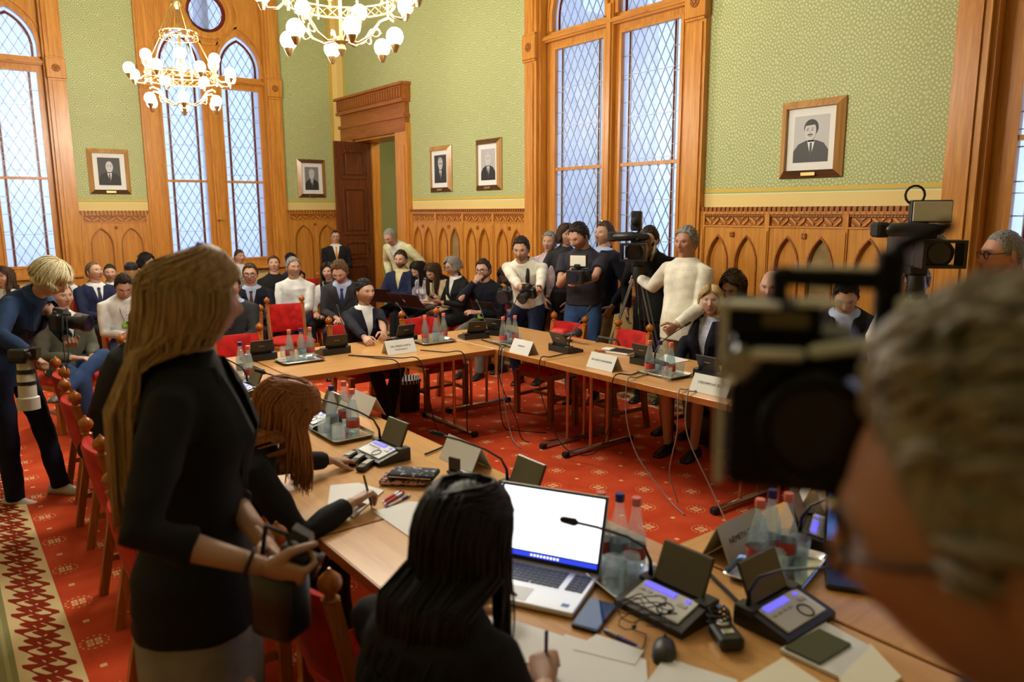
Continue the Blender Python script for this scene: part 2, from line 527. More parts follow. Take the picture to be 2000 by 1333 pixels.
# painted corner bands
mb = MB(); mb.b2(XB - .012, XB, 12.40, YA - .012, 2.04, ZC); mb.b2(XB - .10, XB - .012, YA - .012, YA, 2.04, ZC)
struct(mb.build('trim_1', P('cream_corner_paint', srgb(232, 204, 130), .6)))
mb = MB(); mb.b2(XB - .013, XB, 12.36, 12.395, 2.04, ZC); mb.b2(XB - .15, XB - .105, YA - .013, YA, 2.04, ZC)
struct(mb.build('trim_2', P('ochre_corner_paint', srgb(206, 172, 70), .6)))

# ================================================================== windows
DW, DH = .118, .215
def diamonds(sash, lead, x0, x1, z0, z1, y, arch=None):
    """diamond panes between x0..x1, z0..z1 (arch: list of extra half planes)"""
    hp = [(-1, 0, -x0), (1, 0, x1), (0, -1, -z0), (0, 1, z1)] + (arch or [])
    key = 'diamond_pane'
    g = .004
    full = bpy.data.meshes.get(key)
    if full is None:
        full = MB().prism([(-DW / 2 + g, 0), (0, -DH / 2 + g * 1.6), (DW / 2 - g, 0), (0, DH / 2 - g * 1.6)], .004, ax=(0, 2), dn=1).mesh(key, PANE)
    n = int(round((x1 - x0) / DW)); w = (x1 - x0) / max(n, 1); sx = w / DW
    rows = int((z1 - z0) / (DH / 2)) + 3
    for r in range(-1, rows):
        cz = z0 + r * DH / 2
        for k in range(n + 1):
            cx = x0 + (k + (.5 if r % 2 == 0 else 0)) * w
            if cx > x1 + w * .6: continue
            hw, hh = w / 2 - g, DH / 2 - g * 1.6
            poly = [(cx - hw, cz), (cx, cz - hh), (cx + hw, cz), (cx, cz + hh)]
            c = clip_poly(poly, hp)
            if len(c) < 3: continue
            tl = random.uniform(-.025, .025), random.uniform(-.025, .025)
            if len(c) == 4 and all(abs(c[i][0] - poly[i][0]) + abs(c[i][1] - poly[i][1]) < 1e-9 for i in range(4)):
                o = link('pane', full, sash, loc=(cx, y, cz), rot=(tl[0], 0, tl[1])); o.scale = (sx, 1, 1)
            else:
                mx_, mz_ = sum(p[0] for p in c) / len(c), sum(p[1] for p in c) / len(c)
                MB().prism([(p[0] - mx_, p[1] - mz_) for p in c], .004, ax=(0, 2), dn=1).build('pane', PANE, sash, loc=(mx_, y, mz_))
    # lead strips
    L = math.hypot(w / 2, DH / 2); dx, dz = w / 2 / L, DH / 2 / L
    for sgn in (1, -1):
        k0 = -int((z1 - z0) / DH) - 4
        for k in range(k0, n + int((z1 - z0) / DH) + 5):
            # line through (x0 + k w, z0) with direction (sgn dx, dz), clipped
            px, pz = x0 + (k + .0) * w, z0
            t0, t1 = -9., 9.
            for a, b, c in hp:
                den = a * sgn * dx + b * dz; num = c - a * px - b * pz
                if abs(den) < 1e-9:
                    if num < 0: t0, t1 = 1, 0
                elif den > 0: t1 = min(t1, num / den)
                else: t0 = max(t0, num / den)
            if t1 - t0 < .01: continue
            ax_, az_, bx_, bz_ = px + sgn * dx * t0, pz + dz * t0, px + sgn * dx * t1, pz + dz * t1
            lead.box(((ax_ + bx_) / 2, y, (az_ + bz_) / 2), (.0065, .012, t1 - t0), Matrix.Rotation(math.atan2(sgn * dx, dz), 3, 'Y'))

def window(n, M, cx, W, lw, mull, zsill, ztr, rise, label):
    root = bpy.data.objects.new('window_%d' % n, None); COL.objects.link(root); root.matrix_world = M @ Matrix.Translation((cx, 0, 0))
    struct(root, label)
    cas = .21
    # outer casing: pilasters with a block at transom height
    for sd in (-1, 1):
        xo, xi = sd * (W / 2 + .01), sd * (W / 2 - cas)
        b = MB(); b.b2(xo, xi, -.07, .03, 0, WZ1)
        b.b2(xo - sd * .03, xi + sd * .05, -.085, -.07, .5, ztr - .16); b.b2(xo - sd * .03, xi + sd * .05, -.085, -.07, ztr + .18, WZ1)
        b.b2(xi, xi - sd * .03, -.03, .06, 0, WZ1)
        p = b.build('casing', OAK, root)
        k = MB(); k.rbox(((xo + xi) / 2, -.08, ztr + .02), (cas + .03, .05, .27), .01); k.b2(xo, xi, -.1, -.06, ztr - .14, ztr - .12); k.b2(xo, xi, -.1, -.06, ztr + .155, ztr + .175)
        k.build('rosette_block', OAK, p)
        k = MB(); c0 = ((xo + xi) / 2, -.108, ztr + .02)
        k.torus(c0, .045, .008, 16, 5, Matrix.Rotation(PI / 2, 3, 'X')); k.ell(c0, (.02, .012, .02), 8, 6)
        for q in range(6): k.ell((c0[0] + .03 * math.cos(q * PI / 3), c0[1], c0[2] + .03 * math.sin(q * PI / 3)), (.012, .008, .012), 6, 4)
        k.build('rosette', OAKD, p, smooth=True)
    # board with the openings
    xs = [-(mull + lw) / 2, (mull + lw) / 2]
    zs = ztr + .17
    out = [(-W / 2 + .05, WZ0), (W / 2 - .05, WZ0), (W / 2 - .05, WZ1), (-W / 2 + .05, WZ1)]
    holes = []
    for x in xs:
        holes.append([(x - lw / 2, zsill), (x + lw / 2, zsill), (x + lw / 2, ztr), (x - lw / 2, ztr)])
        holes.append([(x + p[0], p[1]) for p in arch_pts(lw, zs, zs + .12, rise)])
    rc = (0, zs + rise + .42); rr = min(.36, lw * .5)
    holes.append(circle(rc[0], rc[1], rr))
    plate(out, holes, .07, o=(0, .075, 0)).build('frame', OAK, root)
    # mouldings
    b = MB()
    b.b2(-mull / 2 + .05, mull / 2 - .05, .02, .08, WZ0, zs + .1); b.b2(-.03, .03, -.005, .03, WZ0, zs + .1)
    b.build('mullion', OAK, root)
    b = MB(); b.b2(-W / 2 + cas, W / 2 - cas, .015, .08, ztr + .055, ztr + .125); b.b2(-W / 2 + cas, W / 2 - cas, -.01, .08, ztr + .075, ztr + .105)
    for x in xs:
        b.ell((x, -.012, ztr + .09), (.045, .012, .012), 8, 6)
    b.build('transom', OAKH, root)
    b = MB(); b.rbox((0, 0, WZ0 + .02), (W - .02, .26, .05), .01); b.build('sill', OAKH, root)
    for x in xs:
        ap = arch_pts(lw + .09, zs - .0, zs + .12, rise + .06); ip = arch_pts(lw - .0, zs, zs + .12, rise)
        b = MB(); b.strip([(x + p[0], p[1]) for p in ap], [(x + p[0], p[1]) for p in ip], .045, o=(0, .035, 0), ax=(0, 2), dn=1, closed=False)
        ap = arch_pts(lw + .20, zs - .0, zs + .12, rise + .14); ip = arch_pts(lw + .16, zs, zs + .12, rise + .11)
        b.strip([(x + p[0], p[1]) for p in ap], [(x + p[0], p[1]) for p in ip], .03, o=(0, .05, 0), ax=(0, 2), dn=1, closed=False)
        b.build('arch_moulding', OAK, root)
    b = MB(); b.strip(circle(rc[0], rc[1], rr + .07), circle(rc[0], rc[1], rr), .045, o=(0, .035, 0), ax=(0, 2), dn=1)
    b.strip(circle(rc[0], rc[1], rr + .16), circle(rc[0], rc[1], rr + .12), .03, o=(0, .05, 0), ax=(0, 2), dn=1); b.build('rosette_ring', OAK, root)
    gy = .105
    bw, rw = .075, .032
    for x in xs:
        sash = MB(); s0 = .035
        x0, x1 = x - lw / 2, x + lw / 2
        sash.strip([(x0, zsill), (x1, zsill), (x1, ztr), (x0, ztr)], [(x0 + s0, zsill + s0), (x1 - s0, zsill + s0), (x1 - s0, ztr - s0), (x0 + s0, ztr - s0)], .05, o=(0, .06, 0), ax=(0, 2), dn=1)
        sash.b2(x0, x1, .07, .11, 2.305, 2.34)
        so = sash.build('sash', OAK, root)
        lead = MB(); a0, a1 = x0 + s0, x1 - s0
        zlo, zhi = zsill + s0, ztr - s0
        nn = int((zhi - zlo) / .23); hz = (zhi - zlo) / nn
        for sd, xa in ((1, a0), (-1, a1)):
            xb, xc = xa + sd * bw, xa + sd * (bw + rw)
            for k in range(nn):
                MB().b2(-abs(bw) / 2 + .003, bw / 2 - .003, 0, .004, -hz / 2 + .003, hz / 2 - .003).build('border_pane', PANE, so, loc=((xa + xb) / 2, gy, zlo + (k + .5) * hz))
                MB().b2(-rw / 2 + .002, rw / 2 - .002, 0, .004, -hz / 2 + .002, hz / 2 - .002).build('ruby_pane', PANER, so, loc=((xb + xc) / 2, gy, zlo + (k + .5) * hz))
                lead.box(((xa + xc) / 2, gy, zlo + k * hz), (bw + rw, .012, .007))
            for q in (xb, xc): lead.box((q, gy, (zlo + zhi) / 2), (.008, .014, zhi - zlo))
        for k in range(1, 6): lead.box((x, gy - .006, zlo + k * (zhi - zlo) / 6), (a1 - a0, .006, .006))
        diamonds(so, lead, a0 + bw + rw, a1 - bw - rw, zlo, zhi, gy)
        # upper pointed light
        h = lw / 2; R = (h * h + rise * rise) / (2 * h)
        hps = []
        for k in range(7):
            al = (k + .5) / 7 * math.asin(min(1, rise / R))
            for sg in (-1, 1):
                ccx = x - sg * (R - h); ca, sa = math.cos(al), math.sin(al)
                hps.append((sg * ca, sa, sg * ca * ccx + sa * (zs + .12) + R - .075))
        diamonds(so, lead, x - h + .075, x + h - .075, zs + .01, zs + .12 + rise - .09, gy, hps)
        bd = MB(); bd.strip([(x + p[0], p[1]) for p in arch_pts(lw, zs, zs + .12, rise)], [(x + p[0], p[1]) for p in arch_pts(lw - .08, zs, zs + .12, rise - .05)], .004, o=(0, gy, 0), ax=(0, 2), dn=1, closed=False)
        bd.build('border_pane', PANE, so)
        bd = MB(); bd.strip([(x + p[0], p[1]) for p in arch_pts(lw - .08, zs, zs + .12, rise - .05)], [(x + p[0], p[1]) for p in arch_pts(lw - .145, zs, zs + .12, rise - .09)], .004, o=(0, gy, 0), ax=(0, 2), dn=1, closed=False)
        bd.build('ruby_pane', PANER, so)
        lead.strip([(x + p[0], p[1]) for p in arch_pts(lw - .074, zs, zs + .12, rise - .047)], [(x + p[0], p[1]) for p in arch_pts(lw - .086, zs, zs + .12, rise - .053)], .012, o=(0, gy - .004, 0), ax=(0, 2), dn=1, closed=False)
        lead.build('lead_came', LEAD, so)
    # round light
    so = MB(); so.strip(circle(rc[0], rc[1], rr), circle(rc[0], rc[1], rr - .03), .05, o=(0, .06, 0), ax=(0, 2), dn=1); so = so.build('round_sash', OAK, root)
    lead = MB(); r2 = rr - .09
    hps = [(math.cos(q * PI / 8), math.sin(q * PI / 8), r2 + math.sin(q * PI / 8) * rc[1]) for q in range(16)]
    diamonds(so, lead, -r2, r2, rc[1] - r2, rc[1] + r2, gy, hps)
    lead.build('lead_came', LEAD, so)
    bd = MB(); bd.strip(circle(rc[0], rc[1], rr - .03), circle(rc[0], rc[1], rr - .085), .004, o=(0, gy, 0), ax=(0, 2), dn=1); bd.build('ruby_pane', PANER, so)
    # stone reveal outside
    b = MB()
    for sd in (-1, 1): b.b2(sd * (W / 2 - .06), sd * (W / 2 - .2), .2, TH + .25, WZ0, WZ1)
    b.b2(-.07, .07, .2, TH + .1, WZ0, WZ1)
    b.b2(-W / 2, W / 2, .2, TH + .3, WZ0 - .2, WZ0 + .08)
    b.build('stone_reveal', STONE, root)
    # casement handle
    b = MB(); b.tube([(-mull * .2, -.0, 1.72), (-mull * .2, -.06, 1.72), (-mull * .2 + .09, -.065, 1.725)], .009, 6, round_ends=True); b.ell((-mull * .2, -.01, 1.72), (.016, .012, .03), 8, 6)
    b.build('handle', BRASS, root, smooth=True)
    return root
window(1, WALL_A, sum(winA[1]) / 2, 2.13, .66, .24, 1.06, 3.80, .50, 'tall leaded window on the back wall behind the small chandelier')
window(2, WALL_A, sum(winA[0]) / 2, 2.13, .66, .24, 1.06, 3.80, .50, 'leaded window at the far left edge of the back wall')
window(3, WALL_B, -sum(winB[0]) / 2, 2.64, .86, .20, 1.06, 3.70, .62, 'tall leaded window behind the camera crews')
window(4, WALL_B, -sum(winB[1]) / 2, 2.64, .86, .20, 1.06, 3.70, .62, 'leaded window at the right edge behind the man in pink')

# ================================================================== wainscot
GREYP = cloth_mat('grey_grille_cloth', srgb(150, 124, 80), rough=.9, scale=120)
_pan = {}
def wainscot(n, M, x0, x1, mods, label, grey=()):
    root = bpy.data.objects.new('trim_%d' % n, None); COL.objects.link(root); root.matrix_world = M @ Matrix.Translation((x0, 0, 0))
    struct(root, label)
    L = x1 - x0; w = L / mods
    b = MB(); b.b2(0, L, -.05, 0, 0, .24); b.b2(0, L, -.065, 0, 0, .05); b.b2(0, L, -.058, 0, .24, .27); b.build('plinth', OAKH, root)
    b = MB(); b.b2(0, L, -.05, 0, 1.805, 1.83); b.b2(0, L, -.035, 0, 1.785, 1.86); b.b2(0, L, -.045, 0, 1.69, 1.705); b.build('cornice', OAKH, root)
    t = MB(); nt_ = int(L / .048)
    tooth = MB().b2(-.013, .013, -.052, -.012, 0, .042).b2(-.009, .009, -.05, -.012, -.02, 0).mesh('crenel', OAKD)
    for k in range(nt_): link('crenel', tooth, root, loc=((k + .5) * L / nt_, 0, 1.828))
    for i in range(mods):
        cx = (i + .5) * w
        aw = w * .285; off = w * .215
        holes = [[(cx + s * off + p[0], p[1]) for p in arch_pts(aw, .36, 1.36, .24, 7)] for s in (-1, 1)]
        fr = plate([(i * w + .022, .27), ((i + 1) * w - .022, .27), ((i + 1) * w - .022, 1.69), (i * w + .022, 1.69)], holes, .022, o=(0, -.036, 0)).build('panel_frame', OAKP, root)
        for q, s in enumerate((-1, 1)):
            pb = MB(); pb.prism(arch_pts(aw + .004, .358, 1.36, .242, 7), .006, o=(cx + s * off, -.012, 0), ax=(0, 2), dn=1)
            pb.build('arched_panel', GREYP if (i, q) in grey else OAKP, fr)
            mo = MB(); mo.strip([(cx + s * off + p[0], p[1]) for p in arch_pts(aw + .035, .345, 1.36, .262, 7)], [(cx + s * off + p[0], p[1]) for p in arch_pts(aw + .008, .356, 1.36, .246, 7)], .012, o=(0, -.048, 0), ax=(0, 2), dn=1)
            mo.build('arch_moulding', OAKD, fr)
        r = MB(); r.rbox((cx, -.042, 1.625), (.045, .02, .045), .004)
        for k in range(4): r.ell((cx + (k % 2 - .5) * .02, -.052, 1.625 + (k // 2 - .5) * .02), (.008, .006, .008), 6, 4)
        r.build('carved_boss', OAKD, fr)
        # frieze with zigzag leaves
        f = MB(); f.b2(i * w + .022, (i + 1) * w - .022, -.02, -.005, 1.705, 1.785); fz = f.build('frieze', OAKD, root)
        z = MB(); nz = 8; zw = (w - .08) / nz
        for k in range(nz):
            xa = i * w + .04 + k * zw; up = k % 2
            z.prism([(xa + .004, 1.712 if up else 1.776), (xa + zw - .004, 1.776 if up else 1.712), (xa + zw - .004, 1.752 if up else 1.736), (xa + zw * .4, 1.712 if up else 1.776)], -.013, o=(0, -.02, 0), ax=(0, 2), dn=1)
            z.prism([(xa + .002, 1.75 if up else 1.738), (xa + zw * .45, 1.778 if up else 1.71), (xa + .004, 1.778 if up else 1.71)], -.01, o=(0, -.02, 0), ax=(0, 2), dn=1)
        z.build('zigzag_carving', OAKP, fz)
        d = MB(); nd = 26
        for k in range(nd): d.b2(i * w + .03 + k * (w - .06) / nd, i * w + .03 + (k + .5) * (w - .06) / nd, -.04, -.03, 1.788, 1.800)
        d.build('dentil_strip', OAKD, fz)
    for i in range(mods + 1):
        st = MB(); xx = min(max(i * w, .024), L - .024); st.b2(xx - .024, xx + .024, -.046, 0, .24, 1.81); st.b2(xx - .012, xx + .012, -.054, -.046, .3, 1.66); st.build('stile', OAK, root)
    return root
wainscot(3, WALL_B, -4.70, -2.53, 3, 'carved oak wainscot under the smiling portrait', grey=((1, 1),))
wainscot(4, WALL_B, -10.18, -7.36, 4, 'carved oak wainscot behind the row of seated reporters', grey=((1, 1),))
wainscot(5, WALL_A, 1.78, 2.72, 1, 'carved oak wainscot between the two back windows', grey=())
wainscot(6, WALL_A, 4.87, 5.85, 1, 'carved oak wainscot in the far corner beside the door', grey=())

# ================================================================== doorway with open leaf
root = bpy.data.objects.new('door_1', None); COL.objects.link(root); root.matrix_world = WALL_B
struct(root, 'carved oak doorway with fluted cornice and open brown leaf')
xa, xb = -12.43, -10.18                     # local x range of the frame
oa, ob = -DO1, -DO0
for a, b_, nm in ((xa, oa, 1), (ob, xb, 2)):
    b = MB(); b.b2(a, b_, -.08, 0, 0, DOZ + .12); b.b2(a + .05, b_ - .05, -.1, -.08, .35, DOZ - .2)
    b.b2(a, b_, -.1, 0, 0, .3); b.build('pilaster', OAK, root)
b = MB()
b.b2(xa + .02, xb - .02, -.09, 0, DOZ, DOZ + .2); b.b2(xa - .0, xb + .0, -.12, 0, DOZ + .2, DOZ + .25)
b.b2(xa + .03, xb - .03, -.08, 0, DOZ + .25, DOZ + .42); b.b2(xa - .01, xb + .01, -.15, 0, DOZ + .42, DOZ + .47)
b.b2(xa - .02, xb + .02, -.12, 0, DOZ + .47, DOZ + .66); b.b2(xa - .04, xb + .04, -.17, 0, DOZ + .66, DOZ + .70)
lin = b.build('lintel', OAKD, root)
fl = MB().b2(-.022, .022, -.15, -.115, 0, .15).mesh('flute', OAKD)
for k in range(28): link('flute', fl, lin, loc=(xa + .05 + k * (xb - xa - .1) / 27, 0, DOZ + .49))
# reveal of the thick wall
b = MB(); b.b2(oa - .01, oa + .03, -.02, TH + .02, 0, DOZ); b.b2(ob - .03, ob + .01, -.02, TH + .02, 0, DOZ); b.b2(oa, ob, -.02, TH + .02, DOZ - .03, DOZ + .01)
rv = b.build('reveal', OAK, root)
for z0, z1 in ((.3, 1.2), (1.35, 2.1), (2.25, 2.85)):
    MB().b2(ob - .045, ob - .03, .06, TH - .08, z0, z1).build('reveal_panel', OAKD, rv)
# the open leaf, perpendicular to the wall
lw_, lh = .66, DOZ - .03
lf = bpy.data.objects.new('leaf', None)
lb = MB(); lb.b2(0, lw_, -.03, .03, .02, lh)
lf = lb.build('leaf', DOORW, root, M=Matrix.Translation((oa + .03, .26, 0)) @ Matrix.Rotation(-PI / 2, 4, 'Z'))
for z0, z1 in ((.25, .95), (1.05, 1.35), (1.45, 2.25), (2.38, 2.86)):
    for s in (-1, 1):
        MB().strip([(.10, z0), (lw_ - .10, z0), (lw_ - .10, z1), (.10, z1)], [(.15, z0 + .05), (lw_ - .15, z0 + .05), (lw_ - .15, z1 - .05), (.15, z1 - .05)], .018, o=(0, s * .03 - (.018 if s < 0 else 0), 0), ax=(0, 2), dn=1).build('panel_moulding', DOORW, lf)
        c = MB(); c.rbox((lw_ / 2, s * .036, (z0 + z1) / 2), (lw_ - .36, .02, z1 - z0 - .14), .006)
        nn = int((z1 - z0 - .1) / .05)
        for k in range(nn):
            for xx in (.125, lw_ - .125): c.rbox((xx, s * .052, z0 + .05 + (k + .5) * (z1 - z0 - .1) / nn), (.03, .014, .03), .004)
        for k in range(7):
            c.rbox((.16 + (k + .5) * (lw_ - .32) / 7, s * .052, z1 - .025), (.03, .014, .03), .004)
        c.build('carved_panel', DOORW, lf)
h = MB(); 
for s in (-1, 1):
    h.b2(lw_ - .075, lw_ - .035, s * .03, s * .036, .92, 1.2); h.tube([(lw_ - .055, s * .03, 1.05), (lw_ - .055, s * .075, 1.05), (lw_ - .17, s * .08, 1.05)], .009, 6, round_ends=True)
h.build('door_handle', BRASS, lf)
# the other leaf folded back in the corridor
lb = MB(); lb.b2(0, lw_, -.03, .03, .02, lh); l2 = lb.build('leaf', DOORW, root, M=Matrix.Translation((ob - .35, TH + .04, 0)) @ Matrix.Rotation(PI * .44, 4, 'Z'))

# ================================================================== portraits
FRAMEW = wood_mat('portrait_frame_wood', srgb(196, 150, 92), srgb(164, 116, 62), .25, axis='z', scale=.6)
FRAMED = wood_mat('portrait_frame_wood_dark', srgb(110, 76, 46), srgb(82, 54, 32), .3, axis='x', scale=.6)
MATB = P('passepartout', (.80, .80, .76), .8)
def portrait(M, cx, cz, w, h, label, bgc, hair, suit, look, style):
    t = thing('framed_portrait', label, 'portrait', M=M @ Matrix.Translation((cx, 0, cz)), group='black and white portraits on the walls')
    f = .062
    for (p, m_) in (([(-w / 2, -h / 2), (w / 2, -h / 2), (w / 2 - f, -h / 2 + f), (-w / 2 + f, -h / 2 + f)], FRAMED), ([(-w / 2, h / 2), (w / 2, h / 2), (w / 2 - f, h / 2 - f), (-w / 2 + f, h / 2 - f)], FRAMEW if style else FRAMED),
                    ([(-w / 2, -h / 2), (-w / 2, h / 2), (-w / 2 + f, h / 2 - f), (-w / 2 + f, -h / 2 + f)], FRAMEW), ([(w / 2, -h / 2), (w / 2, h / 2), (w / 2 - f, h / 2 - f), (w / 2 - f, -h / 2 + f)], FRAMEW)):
        V = [(x, -.015, z) for x, z in p[:2]] + [(x, -.05, z) for x, z in p[2:]]
        b = MB(); b.add(V + [(x, -.001, z) for x, _, z in V], [(0, 1, 2, 3), (7, 6, 5, 4), (0, 4, 5, 1), (1, 5, 6, 2), (2, 6, 7, 3), (3, 7, 4, 0)]); b.build('frame_bar', m_, t)
    MB().b2(-w / 2 + f - .005, w / 2 - f + .005, -.02, -.004, -h / 2 + f - .005, h / 2 - f + .005).build('mat_board', MATB, t)
    pw, ph = w - 2 * f - .13, h - 2 * f - .13
    G = lambda v: P('print_grey_%02d' % int(v * 100), (v, v, v), .6)
    y = -.0205
    pr = MB().b2(-pw / 2, pw / 2, y, -.02, -ph / 2, ph / 2).build('print', G(bgc), t)
    lim = [(-1, 0, pw / 2), (1, 0, pw / 2), (0, -1, ph / 2), (0, 1, ph / 2)]
    def shape(nm, poly, v, k):
        q = clip_poly([(a * pw, b * ph) for a, b in poly], lim)
        if len(q) > 2: MB().prism(q, -.0006 * k, o=(0, y, 0), ax=(0, 2), dn=1).build(nm, G(v), pr)
    lx = look * .05
    shape('print_suit', [(-.52, -.5), (.52, -.5), (.5, -.25), (.36, -.1), (.14, -.03), (-.14, -.03), (-.36, -.1), (-.5, -.25)], suit, 1)
    shape('print_shirt', [(-.11, -.03), (.11, -.03), (.02 + .02 * look, -.4)], .78, 2)
    shape('print_tie', [(-.03, -.08), (.03, -.08), (.045, -.36), (.01, -.42), (-.03, -.36)], suit * .8 + .03, 3)
    el = lambda cx, cz, rx, rz, n=18, a0=0, a1=2 * PI: [(cx + rx * math.cos(a0 + (a1 - a0) * k / n), cz + rz * math.sin(a0 + (a1 - a0) * k / n)) for k in range(n + (a1 - a0 < 6))]
    shape('print_neck', [(-.09, .06), (.09, .06), (.1, -.06), (-.1, -.06)], .42, 2)
    if hair is not None: shape('print_hair', el(lx * .4, .235, .205, .185), hair, 3)
    shape('print_face', el(lx, .17, .165, .2), .58, 4)
    if hair is not None: shape('print_fringe', el(lx * .5, .27, .18, .13, 14, .25, PI - .1), hair, 5)
    for s in (-1, 1):
        shape('print_eye', el(lx + .02 * look + s * .065, .19, .028, .014, 8), .08, 6); shape('print_brow', [(lx + s * .03, .225), (lx + s * .1, .22), (lx + s * .1, .235), (lx + s * .03, .24)], .15, 6)
    shape('print_nose', [(lx + .02 * look - .02, .12), (lx + .02 * look + .03, .12), (lx + .03 * look, .19)], .42, 6)
    shape('print_mouth', [(lx - .05, .065), (lx + .06, .068), (lx + .04, .05), (lx - .03, .05)], .2, 6)
    if style == 2: shape('print_moustache', [(lx - .08, .075), (lx + .08, .08), (lx + .06, .11), (lx - .06, .105)], .06, 7)
    if style == 3:
        for s in (-1, 1): shape('print_spectacles', el(lx + s * .07, .19, .05, .035, 10), .2, 5)
    b = MB(); b.rbox((0, -.042, -h / 2 + f * .5), (.13, .006, .028), .002); b.build('nameplate', BRASS, t)
    return t
portrait(WALL_A, 2.23, 2.435, .55, .65, 'framed portrait of a balding man in dark suit between the two back windows', .06, None, .02, .3, 1)
portrait(WALL_A, 5.35, 2.40, .50, .64, 'framed portrait of a white-haired man beside the open door leaf', .22, .5, .03, 0, 0)
portrait(WALL_B, -9.345, 2.43, .57, .64, 'framed portrait of a man in glasses nearest the doorway', .04, .4, .03, .5, 3)
portrait(WALL_B, -8.185, 2.435, .57, .65, 'framed portrait of a grey-haired man left of the window casing', .45, .5, .02, 0, 0)
portrait(WALL_B, -3.615, 2.42, .57, .63, 'large framed portrait of a smiling man with moustache on the right wall', .5, .03, .05, -.6, 2)

# ================================================================== chandeliers
def m_globe():
    m = Mat('lit_frosted_globe', (1, .95, .85), .4, emit=(1.0, .925, .79), estr=GLOBE_EMIT); return m.m
GLOBE = m_globe()
def chandelier(loc, label):
    t = thing('chandelier', label, 'chandelier', loc=loc, group='brass chandeliers')
    b = MB(); b.lathe([(.002, 0), (.012, .015), (.03, .05), (.02, .08), (.05, .10), (.03, .13)], 12); b.build('finial', BRASSD, t, smooth=40)
    R1, z1 = .36, .37
    b = MB()
    for z in (z1 - .035, z1 + .035): b.torus((0, 0, z), R1, .008, 40, 5)
    for k in range(32):
        a = 2 * PI * k / 32; a2 = 2 * PI * (k + 1) / 32
        p, q = (R1 * math.cos(a), R1 * math.sin(a)), (R1 * math.cos(a2), R1 * math.sin(a2))
        b.tube([(*p, z1 - .03), (*q, z1 + .03)], .0035, 4); b.tube([(*q, z1 - .03), (*p, z1 + .03)], .0035, 4)
        if k % 4 == 0: b.tube([(*p, z1 - .06), (*p, z1 + .08)], .009, 5)
    b.build('ring_band', BRASS, t, smooth=40)
    R2, z2 = .19, .80
    b = MB()
    for z in (z2 - .03, z2 + .03): b.torus((0, 0, z), R2, .007, 28, 5)
    for k in range(14):
        a = 2 * PI * k / 14; b.torus((R2 * math.cos(a), R2 * math.sin(a), z2), .018, .004, 8, 4, Matrix.Rotation(a, 3, 'Z') @ Matrix.Rotation(PI / 2, 3, 'Y'))
    b.build('crown_ring', BRASS, t, smooth=40)
    b = MB(); b.tube([(0, 0, .1), (0, 0, 1.3), (0, 0, ZC - loc[2])], .012, 6); b.lathe([(.02, .5), (.045, .53), (.045, .56), (.015, .6)], 10); b.lathe([(.015, 1.06), (.05, 1.1), (.06, 1.13), (.02, 1.17)], 10); b.build('stem', BRASSD, t, smooth=40)
    for k in range(8):
        a = 2 * PI * k / 8; ca, sa = math.cos(a), math.sin(a)
        b = MB(); b.tube([(R1 * ca, R1 * sa, z1 + .06), (R2 * ca, R2 * sa, z2 - .03)], .005, 4); b.tube([(R2 * ca, R2 * sa, z2 + .03), (.05 * ca, .05 * sa, 1.12)], .005, 4); b.build('suspension_rod', BRASS, t)
    gm = MB().ell((0, 0, 0), (.056, .056, .06), 16, 10).mesh('globe', GLOBE, True)
    cm = MB().lathe([(.012, -.10), (.03, -.065), (.034, -.05), (.02, -.045)], 10).mesh('lamp_cup', BRASS, 40)
    def lamp(path, pos, rr=.009):
        a = MB().tube(path, rr, 6, round_ends=True).build('arm', BRASS, t, smooth=True)
        link('lamp_cup', cm, a, loc=pos); link('globe', gm, t, loc=pos)
    for k in range(6):
        a = 2 * PI * (k + .25) / 6; ca, sa = math.cos(a), math.sin(a)
        f = lambda r, z: (r * ca, r * sa, z)
        lamp([f(.03, .11), f(.12, .09), f(.2, .13), f(.27, .22), f(.33, .24), f(.36, .22)], f(.37, .12) , .009)
        lamp([f(R1, z1 + .03), f(R1 + .02, z1 + .06), f(R1 + .02, z1 + .09)], f(R1 + .02, z1 + .18))
        s = MB(); s.torus(f(.24, .15), .028, .006, 12, 5, Matrix.Rotation(a, 3, 'Z') @ Matrix.Rotation(PI / 2, 3, 'X')); s.build('scroll', BRASSD, t, smooth=True)
    for k in range(8):
        a = 2 * PI * (k + .1) / 8; ca, sa = math.cos(a), math.sin(a)
        f = lambda r, z: (r * ca, r * sa, z)
        lamp([f(R1, z1), f(R1 + .06, z1 - .05), f(R1 + .13, z1 - .05), f(R1 + .16, z1 - .01)], f(R1 + .165, z1 + .04))
    return t
p_ = atX(361, 222, 2.35); chandelier(p_, 'brass globe chandelier in front of the back window')
p_ = atX(668, 112, 2.35); chandelier(p_, 'larger nearer brass chandelier cut off by the top of the picture')

